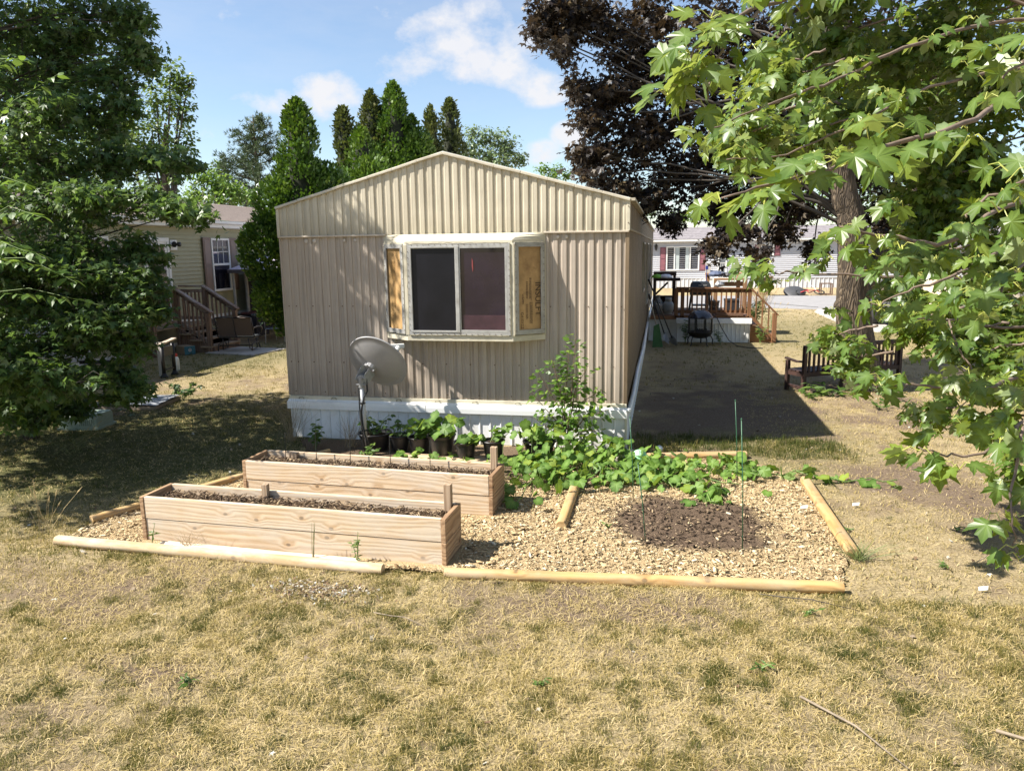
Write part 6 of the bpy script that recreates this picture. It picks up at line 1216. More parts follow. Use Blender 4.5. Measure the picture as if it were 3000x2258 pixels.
for c, rx, rz in (((9.0,-3.6,4.8),1.0,.9),((9.6,-1.6,5.2),1.3,1.0),((8.4,-2.4,5.8),1.2,.8),((10.2,-3.2,3.6),1.2,1.1),((9.6,-1.8,2.6),1.2,.9),((8.6,-.8,4.6),1.0,.8),((8.1,-4.4,1.7),.5,.4),((8.4,-3.6,2.6),.6,.5),((5.5,-2.35,4.85),.5,.35),((6.0,-2.2,4.75),.55,.35),((6.5,-2.2,4.7),.5,.35),((5.05,-2.75,4.75),.45,.3),((5.5,-2.9,4.5),.45,.25),((7.0,-2.2,4.6),.5,.35),((5.6,-1.9,5.3),.6,.35),((6.3,-1.6,5.3),.6,.4),((5.0,-2.4,5.25),.55,.35),((4.65,-2.8,5.05),.4,.25),((6.8,-2.0,5.2),.55,.35)):  # the small dense clumps above the view are added to shade the inner crown
    T.limb([tr[12], np.array(c)], .02,.006,5); T.blob(c, rx, rz, int((60 if rx > .56 else 560)*rx*rx), 7, .095, L=.3)
T.finish(gm, root, MLEAF, 'maple', 'maple_mid', 300, TWIG)
_b = np.array(root); PT.v = [tuple(np.array(q)-_b) for q in PT.v]; PT.build('petioles', PET, gm)['kind'] = 'stuff'
MB().tube([np.array(p)-_b for p in tr],[.20-.006*i for i in range(len(tr))],16).build('trunk', BARK, gm, smooth=True)
# ---------------------------------------------------------------- arborvitae row beside the home, pine, far trees
COREM = mat('painted_core_shade',(.022,.026,.012),.95,.3,9)
def arborvitae(label, x, y, h, r, m, seed, z0=.0, n=9000, size=.075, lumps=()):
    o = thing('arborvitae', label, 'tree', (x,y,0), 0, 'evergreens beyond the tan home'); rs = np.random.RandomState(seed)
    nc = int(n/70); zc = rs.uniform(0,1,nc); tc = rs.uniform(0,2*math.pi,nc); N = nc*70
    prof_ = lambda q: np.clip(1-np.clip(q,0,1)**3.0,0,1)**.62*np.clip(q/.05+.35,0,1)
    z = np.clip(np.repeat(zc,70)+rs.normal(0,.085/h*1.3,N),0,1); th = np.repeat(tc,70)+rs.normal(0,.085,N)/np.maximum(.12,r*prof_(np.repeat(zc,70)))
    nz = vn(np.repeat(tc,70)*1.6+seed*3.1, np.repeat(zc,70)*h*2.0, .55, seed, 3)+np.repeat(rs.uniform(-.30,.24,nc),70)
    nz2 = vn(th*1.1+seed, z*h*1.1, .5, seed+9, 2); rad = r*prof_(z)*(.46+.55*nz+.45*nz2)*(1-.20*rs.rand(N)**2)+rs.normal(0,.025,N)
    P = np.stack([rad*np.cos(th), rad*np.sin(th), z0+z*(h-z0)],1)
    outw = np.stack([np.cos(th),np.sin(th),np.zeros(N)],1)
    for (lx,ly,lz,lr,ln) in lumps:
        o_ = unit(rs.normal(0,1,(ln,3))); q = np.array((lx,ly,lz))+o_*np.array((lr,lr,lr*1.25))*(.72+.32*rs.rand(ln,1)); P = np.concatenate([P,q]); outw = np.concatenate([outw,o_*np.array((1,1,.4))])
    N = len(P); t = outw*rs.uniform(.3,.9,(N,1))+UP*rs.uniform(.4,1.0,(N,1))+rs.normal(0,.28,(N,3)); nn = np.cross(t, np.cross(outw,UP)+rs.normal(0,.8,(N,3)))+outw*.5
    tint = np.clip(.02+.70*vn(P[:,0]*1+seed,P[:,2],.22,seed+4,2)+.35*rs.rand(N),0,.999)
    scatter('crown','kite',P-0,t,nn,size*rs.uniform(.6,1.5,N),m,o,tint=tint,stuff=True)
    c = MB().lathe([(.03,max(.1,z0))]+[(r*float(prof_(np.array(q)))*.58, z0+q*(h-z0)) for q in np.linspace(.03,.95,12)]+[(.001,h*.99)],12); c.build('shade_core', COREM, o, smooth=True)  # opaque dark core stands in for the shade deep in the crown
    MB().tube([(0,0,0),(0,0,max(.4,z0+.3))],.09,8).build('trunk', BARK, o, smooth=True); return o
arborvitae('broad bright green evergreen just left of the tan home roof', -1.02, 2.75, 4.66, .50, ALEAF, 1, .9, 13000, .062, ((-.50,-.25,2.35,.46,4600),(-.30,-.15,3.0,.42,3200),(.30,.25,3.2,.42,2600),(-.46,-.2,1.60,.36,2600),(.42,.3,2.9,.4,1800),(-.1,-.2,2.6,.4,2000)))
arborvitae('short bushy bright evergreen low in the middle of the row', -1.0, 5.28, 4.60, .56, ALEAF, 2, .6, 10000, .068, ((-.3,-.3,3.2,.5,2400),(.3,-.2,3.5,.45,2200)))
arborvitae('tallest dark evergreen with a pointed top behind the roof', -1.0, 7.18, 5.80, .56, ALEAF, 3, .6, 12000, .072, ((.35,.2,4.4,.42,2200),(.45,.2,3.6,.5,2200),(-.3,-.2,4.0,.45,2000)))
arborvitae('brownish evergreen with a thin top left of the tallest', -1.7, 6.13, 5.15, .42, BLEAF, 4, .6, 8000, .070)
arborvitae('rounded brownish evergreen touching the left of the tallest', -1.5, 7.17, 5.65, .46, BLEAF, 5, .6, 8000, .070)
arborvitae('dark evergreen shoulder just right of the tallest', -.70, 7.43, 5.15, .44, ALEAF, 6, .6, 7000, .070, ((.25,.2,3.9,.42,1800),))
arborvitae('slim brownish evergreen, left of the pair near the peak', -.70, 8.87, 5.60, .40, BLEAF, 7, .6, 8000, .072)
arborvitae('slim brownish evergreen, taller one of the pair near the peak', -.40, 9.4, 5.82, .50, BLEAF, 8, .6, 9000, .072)
def far_tree(name, label, base, blobs, m, kind, size, dens, seed, group='background trees', cat='tree', nl=8):
    o = thing(name, label, cat, (*base,0), 0, group); T = Tree(seed); b = np.array((*base,0.)); top = max(c[2] for c,_,_ in blobs)
    path = T.limb([b, b+UP*top*.35, np.array((*np.mean([c[:2] for c,_,_ in blobs],0),top*.8))], .02*top, .004*top, 8); T.wood = MB()
    for c, rx, rz in blobs:
        T.limb([path[len(path)//3], np.array(c)*.6+path[len(path)//2]*.4, c], .008*top,.002*top,5,.1)
        T.blob(c, rx, rz, int(dens*rx*(rz+.3)), nl, size, L=size*2.6, droop=.35, bias=2.6)
    T.finish(o, b, m, kind, kind, 0, TWIGD, sun=.2)
    MB().tube([np.array(p)-b for p in path],[.02*top*(1-.7*i/len(path)) for i in range(len(path))],9).build('trunk', BARK, o, smooth=True); return o
far_tree('oak_tree','dark oak-like tree with small leaves behind the left maple', (-12.694,15.516), [((-12.76,16.886,8.579),0.63,0.729),((-13.262,16.636,7.771),0.912,0.796),((-12.377,16.887,8.167),0.431,0.597),((-12.138,16.98,8.408),0.232,0.298),((-12.405,16.715,7.27),0.597,0.729),((-13.4,16.412,6.713),1.094,0.763),((-12.172,16.581,6.289),0.398,0.696),((-12.65,16.41,5.888),0.829,0.663),((-13.707,16.2,5.902),0.995,0.663),((-14.705,16.182,6.894),0.995,0.995),((-12.424,16.328,5.2),0.564,0.497),((-13.196,16.105,4.835),0.829,0.564)], OLEAF, 'oval_low', .17, 60, 51)
far_tree('round_tree','light green tree behind the olive home roof, left of the pine', (-15.386,22.091), [((-16.329,24.931,5.516),0.973,0.796),((-16.986,24.86,5.85),0.751,0.663),((-15.564,25.035,5.244),0.796,0.575),((-14.691,25.156,4.95),0.751,0.398),((-17.403,24.637,5.095),0.663,0.575),((-16.097,24.856,4.86),1.326,0.354)], SLEAF, 'oval_low', .20, 55, 52)
far_tree('round_tree','small dark tree poking above the light green tree', (-16.731,25.087), [((-18.489,28.877,6.782),0.54,0.589),((-18.327,28.762,5.983),0.639,0.54)], LLEAF, 'oval_low', .20, 70, 53)
far_tree('ash_tree','large pale green tree right of the evergreens over the roof', (-5.502,37.59), [((-6.989,37.819,8.967),0.621,1.017),((-5.882,38.04,8.952),1.017,0.734),((-4.903,38.157,8.522),1.017,1.017),((-6.137,37.809,7.983),1.243,0.847),((-4.192,38.144,7.679),0.678,0.678),((-5.158,37.926,7.553),1.243,0.678),((-7.245,37.588,7.998),0.678,0.734)], FLEAF, 'oval_low', .24, 44, 54)
far_tree('locust_tree','small light yellowish-green tree far beyond the roof slope', (-3.034,43.64), [((-4.566,50.633,8.341),0.855,0.427),((-3.514,50.81,8.152),0.712,0.499),((-4.026,50.611,7.633),1.211,0.427),((-2.808,50.885,7.792),0.499,0.499)], SLEAF, 'oval_low', .24, 40, 55)
far_tree('hazy_tree','blue-green tree beyond the white home at the tan roof edge', (3.476,50.763), [((3.165,51.782,6.135),0.855,0.926),((2.664,51.488,5.092),0.855,0.712),((3.708,51.728,5.253),0.641,0.855)], FLEAF, 'oval_low', .24, 34, 56)
far_tree('bright_tree','bright green round tree beyond the white home roof', (6.587,50.324), [((6.27,56.297,4.743),1.37,0.609),((7.572,56.598,4.95),1.294,0.685),((5.159,56.007,4.384),0.761,0.381),((9.258,56.878,4.628),1.523,0.609)], SLEAF, 'oval_low', .26, 36, 57)
i = 0
for px, dp, rx, rz, lab in ((1700,60,80,40,'green tree beyond the white home behind the purple crown'),(1850,58,80,60,'tall green tree beyond the white home right of the trunk'),(2010,60,90,70,'green tree far right beyond the white home'),(2180,62,90,80,'green tree beyond the shed at the right edge'),(60,44,120,110,'tall dark tree far behind the left maple'),(230,48,90,80,'dark tree behind the olive home at the left')):
    FT = {1700:((14.152,55.898,5.211),2.947,1.474),1850:((19.058,54.912,5.746),2.849,2.137),2010:((25.326,58.323,6.147),3.315,2.579),2180:((32.353,61.89,6.563),3.426,3.045),60:((-31.898,30.589,8.225),3.242,2.972),230:((-30.308,35.143,8.692),2.652,2.358)}[px]
    c, r_, z_ = FT; far_tree('distant_tree', lab, (c[0],c[1]), [((c[0]-r_*.5,c[1],c[2]),r_*.6,z_*.8),((c[0]+r_*.5,c[1],c[2]+.3),r_*.6,z_*.9),((c[0],c[1],c[2]+z_*.5),r_*.7,z_*.6),((c[0],c[1],c[2]-z_*.6),r_*.8,z_*.6)], OLEAF if i%2 else SLEAF, 'oval_low', .30, 20, 70+i); i += 1
# pine
pb_ = (-16.303,28.666)
pn = thing('pine_tree','blue-green pine with upswept branches left of the evergreens','tree',(*pb_,0),0,'background trees')
T = Tree(41); ph = 9.3; b = np.array((*pb_,0.)); rs = T.rng
for z in np.arange(3.0,9.1,.42):
    L = (9.6-z)*.50+.25
    for k in range(7):
        a = rs.uniform(0,6.283); d = np.array((math.cos(a),math.sin(a),.32)); l = L*rs.uniform(.75,1.1); p0 = np.array((0,0,z)); p1 = p0+d*l+np.array((0,0,.15*l)); T.wood.tube([p0,(p0+p1)/2-UP*.06*l,p1],[.04,.025,.01],5,False)
        for q in range(int(7*l)+3):
            f = rs.uniform(.25,1.02); c = p0+(p1-p0)*f-UP*.2*l*f*(1-f)+rs.normal(0,.12,3)
            for w in range(16):
                o_ = unit(rs.normal(0,1,3)+d*1.0+UP*.4); T.P.append(c+o_*.03); T.t.append(o_); T.n.append(rs.normal(0,1,3)); T.sc.append(rs.uniform(.16,.26))
P = np.array(T.P); V, TT, _v = TPL['kite']; TPL['needle'] = (V*np.array((.22,1,1)),TT,_v)
scatter('crown','needle',P,np.array(T.t),np.array(T.n),np.array(T.sc),NLEAF,pn,stuff=True); T.wood.tube([(0,0,0),(0,0,5),(0,0,9.3)],[.2,.13,.02],9); T.wood.build('trunk', BARK, pn, smooth=True)

# ---------------------------------------------------------------- mulch bed, soil patch
rs = np.random.RandomState(101)
mx, my = np.meshgrid(np.arange(-.3,6.25,.07),np.arange(-3.85,0,.07)); sh_ = mx.shape; mx = mx.ravel(); my = my.ravel(); ok = inpoly(mx,my,BED)
mz = np.where(ok, .004+.022*(vn(mx,my,.30,55,3)-.35)+.030*soil_patch(mx,my)*vn(mx,my,.2,56,2), -.05)
nxx = sh_[1]; ii, jj = np.meshgrid(np.arange(nxx-1),np.arange(sh_[0]-1)); q = (jj*nxx+ii).ravel(); Q = np.stack([q,q+1,q+nxx+1,q+nxx],1); Q = Q[ok[Q].sum(1) >= 3]
def mulch_mat():
    t = NT('mulch_base'); at = t.n('Attribute', attribute_name='soil').outputs['Fac']; v = t.coord('Object'); n = t.noise(v, 75, 5, .75); v2 = t.noise(t.coord('Object',(1,2.2,1)), 40, 4, .7, 1.0)
    c = t.ramp(t.math('ADD',t.math('MULTIPLY',n,.5),t.math('MULTIPLY',v2,.5)), [(.30,(.22,.15,.08)),(.44,(.45,.33,.18)),(.60,(.64,.49,.28))]); s_ = t.ramp(n, [(.3,(.075,.050,.034)),(.55,(.17,.12,.082)),(.75,(.30,.22,.15))])
    t.set(t.p, Base_Color=t.mix(at, c, s_), Roughness=.95); t.p.inputs['Specular IOR Level'].default_value = .12; t.bump(n,1.0,.03); return t.m
mulch = trimesh('mulch', np.stack([mx,my,mz],1), Q, mulch_mat(), None, {'soil':np.maximum(soil_patch(mx,my), .9*((mx < 4.1)&(my > -1.75)).astype(float))}, smooth=True); tag(mulch,'pale wood chip mulch filling the timber-edged garden','mulch',None,'stuff')
def pick(n, x0,x1,y0,y1, cond):
    x = rs.uniform(x0,x1,n); y = rs.uniform(y0,y1,n); k = cond(x,y); return x[k], y[k]
inbeds = lambda x,y: ((x > .45)&(x < 3.15)&(y > -3.60-.03*(x-.45))&(y < -3.12-.03*(x-.45)))|((x > .71)&(x < 3.25)&(y > -2.40-.05*(x-.71))&(y < -1.96-.05*(x-.71)))
def cz(x,y): return .010+.022*(vn(x,y,.30,55,3)-.35)+.030*soil_patch(x,y)*vn(x,y,.2,56,2)
cx, cy = pick(60000,-.25,6.12,-3.76,-.35,lambda x,y: inpoly(x,y,BED)&~inbeds(x,y)&(rs.rand(len(x)) > np.clip(soil_patch(x,y)*.97,0,1))&((y < -1.3)|(x > 3.3)))
L_ = np.clip(rs.lognormal(-4.05,.62,len(cx)),.006,.08)
chips_mesh('wood_chips',cx,cy,cz(cx,cy)+.012*rs.rand(len(cx)),L_,L_*rs.uniform(.15,.5,len(cx)),rs,CHIP,mulch,.13,.0022)
cx, cy = pick(1800,4.1,5.8,-3.15,-1.6,lambda x,y: soil_patch(x,y) > .3); L_ = rs.uniform(.01,.05,len(cx))
chips_mesh('soil_crumbs',cx,cy,cz(cx,cy)+.008,L_,L_*rs.uniform(.2,.6,len(cx)),rs,STRAW,mulch,.2,.003,tint=rs.rand(len(cx))**1.6)
# ---------------------------------------------------------------- grass
GRASS = tint_mat('dry_grass',[(0,(.040,.062,.011)),(.2,(.075,.092,.015)),(.42,(.145,.140,.026)),(.55,(.31,.24,.070)),(.75,(.54,.41,.165)),(1,(.78,.62,.33))],.7,.25,trans=.25,tcol=(.25,.28,.06))
def blades(name, x, y, z, h, w, tint, lean, seed, flat=None):
    r = np.random.RandomState(seed); N = len(x); a = r.uniform(0,2*math.pi,N); ln = lean*r.uniform(.2,1.4,N)
    d = np.stack([np.cos(a),np.sin(a)],1); a2 = r.uniform(0,2*math.pi,N); s = np.stack([np.cos(a2),np.sin(a2),np.zeros(N)],1)*(w/2)[:,None]
    p0 = np.stack([x,y,z],1); up = np.sqrt(np.clip(1-np.clip(ln,0,.98)**2,0.04,1))
    m = p0+np.concatenate([d*(h*.5*ln*.6)[:,None],(h*.55*up)[:,None]],1); e = p0+np.concatenate([d*(h*ln)[:,None],(h*(up*.55+.4*up*np.clip(1-ln,0,1)))[:,None]],1)
    V = np.stack([p0-s,p0+s,m+s*.8,m-s*.8,e],1); F = np.array([(0,1,2),(0,2,3),(3,2,4)]); T_ = (F[None]+(np.arange(N)*5)[:,None,None]).reshape(-1,3)
    return V.reshape(-1,3), T_, np.repeat(np.clip(tint,0,1),5)
def lawn_patch(n, x0,x1,y0,y1, hm, wm, tuft, seed, cond=None, dry=.0, power=1., clump=None):
    """tufts of several blades, thinner where the earth is bare"""
    r = np.random.RandomState(seed); nt = n//tuft; x = r.uniform(x0,x1,nt); y = r.uniform(y0,y1,nt)
    dens = np.clip(1.15-bare(x,y)*1.25,0.02,1)*np.clip(.25+1.5*(vn(x,y,.20,77,3)-.30),.05,1); k = (r.rand(nt) < dens**power)&~inpoly(x,y,BED)
    k &= ~((x > -.05)&(x < 4.32)&(y > -.06)&(y < 19)); k &= ~((x < -7.4)&(x > -12)); k &= (y < 20.5)|(y > 28.5)
    k &= ~((x > 10.0)&(x < 13.7)&(y > 13)); k &= ~((x > -5.95)&(x < -4.4)&(y > 7.05)&(y < 8.3)); k &= ~((x > 4.36)&(x < 6.75)&(y > 10.5)&(y < 13)); k &= ~((x>10.95)&(x<14.1)&(y>9.3)&(y<11.7))
    if cond is not None: k &= cond(x,y)
    x, y = x[k], y[k]; g = greenness(x,y); tt = np.clip((.40 if clump else .64)-.52*g+.42*(vn(x,y,.33,88,3)-.5)*2*.8+r.normal(0,.10,len(x))+dry,0,1)
    sc = r.uniform(.6,1.35,len(x))*(.7+.6*vn(x,y,.5,99,2)); cs = clump or .014+.004*tuft**.5; X = np.repeat(x,tuft)+r.normal(0,cs,len(x)*tuft); Y = np.repeat(y,tuft)+r.normal(0,cs,len(x)*tuft)
    N = len(X); h = hm*np.repeat(sc,tuft)*r.uniform(.5,1.3,N); t_ = np.repeat(tt,tuft)+r.normal(0,.12,N)
    return blades('', X, Y, ground_z(X,Y), h, wm*r.uniform(.6,1.3,N), t_, r.choice([.45,.8,1.25],N), seed+1)
def join(name, parts, m, label):
    V = []; T_ = []; A = []; k = 0
    for v, t_, a in parts: V.append(v); T_.append(t_+k); A.append(a); k += len(v)
    return tag(trimesh(name, np.concatenate(V), np.concatenate(T_), m, None, {'tint':np.concatenate(A)}), label, 'grass', None, 'stuff')
def straw(n, x0,x1,y0,y1, seed, lm=.07, w=.0022):
    r = np.random.RandomState(seed); x = r.uniform(x0,x1,n); y = r.uniform(y0,y1,n); k = ~inpoly(x,y,BED)&(r.rand(n) < np.clip(.25+1.3*vn(x,y,.4,66,3)-.35*bare(x,y),.1,1)); x, y = x[k], y[k]; N = len(x)
    a = r.uniform(0,6.283,N); l = lm*r.uniform(.4,1.5,N); d = np.stack([np.cos(a),np.sin(a)],1)*l[:,None]; s = np.stack([-np.sin(a),np.cos(a),np.zeros(N)],1)*w*r.uniform(.6,1.4,(N,1)); z = ground_z(x,y)+.004
    p0 = np.stack([x,y,z],1); p2 = np.stack([x+d[:,0],y+d[:,1],ground_z(x+d[:,0],y+d[:,1])+.004+.012*r.rand(N)],1); m = (p0+p2)/2; m[:,2] += r.uniform(.002,.02,N); m[:,:2] += r.normal(0,.006,(N,2))
    V = np.stack([p0-s,p0+s,m+s,m-s,p2],1); F = np.array([(0,1,2),(0,2,3),(3,2,4)]); return V.reshape(-1,3), (F[None]+(np.arange(N)*5)[:,None,None]).reshape(-1,3), np.repeat(np.clip(r.uniform(.55,1.,N),0,1),5)
parts = [lawn_patch(360000, .4,7.8,-6.2,-3.6, .046,.0017,85,1,clump=.026), lawn_patch(150000, .4,7.8,-6.2,-3.6, .030,.0016,16,21,dry=.10,clump=.022), lawn_patch(90000,.6,7.6,-6.2,-3.6,.026,.0016,3,2,dry=.3,power=.3),
         lawn_patch(160000,-6.5,.8,-4.6,5.5,.045,.0038,8,3), lawn_patch(70000,5.8,11,-5,5.0,.040,.0036,8,4), lawn_patch(12000,4.36,6.8,-.15,.75,.085,.0040,7,5,dry=-.15,power=.4),
         lawn_patch(60000,4.4,13,3,21,.055,.0060,7,6), lawn_patch(40000,-7.4,0,4,14,.055,.0060,7,7), lawn_patch(9000,8,20,28.5,35,.06,.010,6,8),
         lawn_patch(20000,-1.2,.6,-5.0,-3.0,.05,.003,9,9), straw(75000,.4,7.8,-6.2,-3.6,10,.055,.0014), straw(30000,-5,.6,-5,2,11,.06,.0018), straw(30000,5.8,10.5,-4,4,12,.06,.0018)]
join('lawn_grass', parts, GRASS, 'sparse parched lawn grass with straw and green tufts')
# dead leaf litter and a brown leaf heap
LIT = leafmat('dead_leaf', [(0,(.08,.05,.03)),(.4,(.18,.115,.07)),(.7,(.30,.24,.17)),(.9,(.44,.42,.36)),(1,(.55,.55,.50))], back=(.5,.5,.45), trans=.1, tcol=(.3,.2,.1), rough=.8, spec=.15, backamt=.5)
def litter(name, n, f, size, label, cond=None):
    x, y = f(n); 
    if cond is not None: k = cond(x,y); x, y = x[k], y[k]
    N = len(x); P = np.stack([x,y,ground_z(x,y)+rs.uniform(.006,.02,N)],1); a = rs.uniform(0,6.28,N)
    o = scatter(name,'maple_low',P,np.stack([np.cos(a),np.sin(a),rs.normal(0,.25,N)],1),UP+rs.normal(0,.45,(N,3)),rs.uniform(.4,1,N)*size,LIT,None,stuff=True); return tag(o,label,'leaves',None,'stuff')
litter('fallen_leaves',900,lambda n:(rs.uniform(-4,10,n),rs.uniform(-6,5,n)),.042,'dry fallen leaves scattered over the lawn',lambda x,y:~inpoly(x,y,BED)&~((x>0)&(x<4.3)&(y>0)))
litter('leaf_heap',900,lambda n:(2.30+rs.normal(0,.22,n),-4.15+rs.normal(0,.085,n)),.026,'patch of small brown leaves in front of the pale log')
# ---------------------------------------------------------------- grape vine sprawling from the home to the lawn
vi = thing('grape_vine','sprawling green grapevine creeping over mulch, bed end and timber','vine',(4.2,-1.1,0))
T = Tree(81); base = np.array((4.2,-1.1,0.)); r = T.rng
runs = [((3.75,-.5),(3.3,-2.3),.34,70),((3.8,-.6),(3.75,-1.7),.36,74),((3.9,-.6),(4.35,-1.65),.30,72),((4.0,-.7),(4.85,-1.45),.22,60),((4.2,-.8),(5.4,-1.45),.22,64),((4.5,-.9),(5.75,-1.0),.20,54),((4.9,-1.2),(5.25,-1.95),.16,30),
        ((5.2,-.95),(6.3,-.85),.16,26),((6.0,-.95),(6.95,-1.10),.11,14),((4.1,-.5),(4.3,-.45),.34,24),((3.6,-.75),(2.6,-1.15),.14,30),((2.9,-1.1),(1.5,-1.15),.12,34),((5.3,-.7),(5.65,-.55),.2,16),((3.5,-.75),(3.25,-1.7),.42,60)]
for a, b, hh, n in runs:
    a = np.array(a); b = np.array(b); side = np.array((-(b-a)[1],(b-a)[0])); side /= np.linalg.norm(side)+1e-6; wid = .22 if n > 30 else .10
    pts = [np.array((*(a+(b-a)*f+side*.08*math.sin(f*7+n)),.03+.05*abs(math.sin(f*9+n)))) for f in np.linspace(0,1,9)]; T.wood.tube(pts,.006,5)
    for q in range(n):
        f = r.rand(); c = a+(b-a)*f+side*r.normal(0,wid); z = hh*(1-.55*f)*r.uniform(.25,1.0)**.8; z = max(z,.05)
        if inbeds(np.array([c[0]]),np.array([c[1]]))[0] and z < .4: continue
        p = np.array((c[0],c[1],z)); ph = r.uniform(0,6.28); T.wood.tube([np.array((c[0]+r.normal(0,.04),c[1]+r.normal(0,.04),.02)),p],[.003,.002],4,False)
        T.P.append(p); T.t.append(np.array((math.cos(ph),math.sin(ph)-.55,-.35+r.normal(0,.25)))); T.n.append(UP*.8+np.array((-.25,-.40,0))+r.normal(0,.50,3)); T.sc.append(r.uniform(.045,.13))
T.finish(vi, base, GLEAF, 'grape', 'grape', 300, PSTEM, barkname='stems', crown='foliage')
# ---------------------------------------------------------------- elm sapling against the siding
sp = thing('elm_sapling','young leafy sapling growing up in front of the siding','sapling',(3.62,-.38,0))
T = Tree(91); r = T.rng
stems = [((0,0,0),(.05,-.02,.7),(.10,.0,1.42)),((0,0,0),(-.06,0,.5),(-.34,.0,.98)),((0,0,.1),(-.03,0,.6),(.02,.02,1.2)),((0,0,.2),(.12,0,.6),(.40,.0,.78)),((0,0,.2),(-.16,-.02,.45),(-.42,-.02,.74)),((.03,0,.4),(.10,0,.8),(.24,0,1.05)),((0,0,.3),(-.08,.0,.75),(-.17,0,1.12)),((0,0,.2),(.2,-.05,.45),(.46,-.05,.56)),((0,0,.1),(-.15,-.1,.3),(-.36,-.1,.45)),((0,0,.1),(.15,-.1,.3),(.36,-.12,.34)),((0,0,.1),(.02,-.15,.3),(.05,-.2,.55))]
for s_ in stems:
    a, m_, b = [np.array(q,float) for q in s_]; T.wood.tube([a,(a+m_)/2+r.normal(0,.01,3),m_,(m_+b)/2,b],[.009,.008,.006,.004,.002],6,False); L = np.linalg.norm(b-a)
    for q in range(int(58*L)+18):
        f = r.uniform(.22,1.0); p = a*(1-f)**2+2*m_*f*(1-f)+b*f*f; d = unit(b-a); sd_ = unit(np.cross(d,r.normal(0,1,3))); l = r.uniform(.0,.10); p = p+sd_*l
        T.P.append(p); T.t.append(sd_+d*.5+np.array((0,-.1,-.15))); T.n.append(UP+np.array((-.2,-.4,0))+r.normal(0,.35,3)); T.sc.append(r.uniform(.048,.085))
P = np.array(T.P)+np.array((3.62,-.38,0)); T.P = list(P); T.wood.v = [tuple(np.array(q)+np.array((3.62,-.38,0))) for q in T.wood.v]
T.finish(sp,(3.62,-.38,0),SLEAF,'oval','oval',300,mat('red_brown_stem',(.16,.09,.06),.6,.2,20),barkname='stems',crown='foliage')
# ---------------------------------------------------------------- weeds, shrubs, dry stalks
WEED = leafmat('weed_leaf', [(0,(.045,.09,.016)),(.6,(.075,.135,.022)),(1,(.14,.20,.04))], back=(.15,.22,.09), trans=.3, tcol=(.3,.5,.06))
def weed(name, label, cat, x, y, h, rad, n, size, kind='oval', m=None, seed=0, droop=.3, group=None, objs=True, stems=5):
    o = thing(name, label, cat, (x,y,0), 0, group); r = np.random.RandomState(seed+500); P=[];t=[];nn=[];sc=[]; w = MB()
    for s in range(stems):
        a = r.uniform(0,6.28); e = np.array((math.cos(a)*rad*r.uniform(.3,1),math.sin(a)*rad*r.uniform(.3,1),h*r.uniform(.6,1))); w.tube([(0,0,0),e*.5+np.array((0,0,.12*h)),e],[.004,.003,.0015],4,False)
        for q in range(n//stems):
            f = r.uniform(.2,1); p = (e*.5+np.array((0,0,.12*h)))*2*f*(1-f)+e*f*f; ph = r.uniform(0,6.28); P.append(p); t.append((math.cos(ph),math.sin(ph)-.2,r.uniform(-droop,.4))); nn.append(UP+r.normal(0,.35,3)+np.array((-.1,-.3,0))); sc.append(size*r.uniform(.6,1.2))
    w.build('stems', PSTEM, o)
    P=np.array(P);t=np.array(t);nn=np.array(nn);sc=np.array(sc)
    if objs: leaf_objs(kind,P,t,nn,sc,m or WEED,o,(0,0,0),seed)
    else: scatter('foliage',kind,P,t,nn,sc,m or WEED,o,stuff=True)
    return o
weed('leafy_weed','bushy green weed left of the first pot, behind the farther bed','weed',.62,-.62,.36,.24,60,.075,seed=1)
weed('leafy_weed','low bright green weeds at the foot of the dish pole','weed',1.42,-1.05,.24,.20,46,.07,seed=2)
weed('leafy_weed','green weed with lobed leaves right of the dish pole weeds','weed',1.95,-1.05,.20,.22,36,.075,'grape',GLEAF,seed=3)
weed('hosta_plant','broad-leaved plant at the foot of the big trunk','plant',7.22,3.55,.24,.34,40,.17,'lance',seed=4)
weed('leafy_weed','low weed clump left of the broad-leaved plant at the trunk','weed',6.95,3.35,.16,.30,50,.06,seed=5)
weed('leafy_weed','dark weeds hugging the trunk on its right side','weed',8.05,3.45,.28,.40,70,.07,'oval',LLEAF,seed=6)
weed('leafy_weed','scattered weed in front of the trunk on bare earth','weed',7.75,2.75,.15,.35,30,.07,seed=7)
weed('leafy_weed','grassy weed beside the fire pit legs, deck side','weed',6.05,9.95,.42,.22,90,.07,'lance',LLEAF,seed=8,objs=False)
weed('leafy_weed','tall narrow-leaved weed left of the fire pit','weed',5.22,10.05,.70,.16,120,.09,'lance',LLEAF,seed=9,objs=False)
weed('flower_clump','green clump with yellow flowers by the deck stairs','plant',7.0,10.3,.45,.18,80,.08,'lance',seed=10,objs=False)
weed('flower_bush','bright yellow-green bush behind the deck stairs','bush',7.0,12.6,.95,.55,900,.10,'lance',leafmat('bush_leaf',[(0,(.10,.17,.02)),(.6,(.17,.25,.03)),(1,(.28,.33,.05))],trans=.3,tcol=(.45,.55,.05)),seed=11,objs=False,stems=30)
weed('maple_seedling','small dark maple seedling in the shade near the left maple','seedling',-2.95,2.0,.34,.36,60,.085,'maple_mid',LLEAF,seed=12)
weed('leafy_weed','little weed between the log and the near bed end','weed',.62,-3.62,.20,.05,14,.05,'lance',seed=13,stems=2)
weed('leafy_weed','leafy upright weed before the near bed, rightmost','weed',2.42,-3.66,.27,.05,40,.04,'lance',seed=14,stems=3)
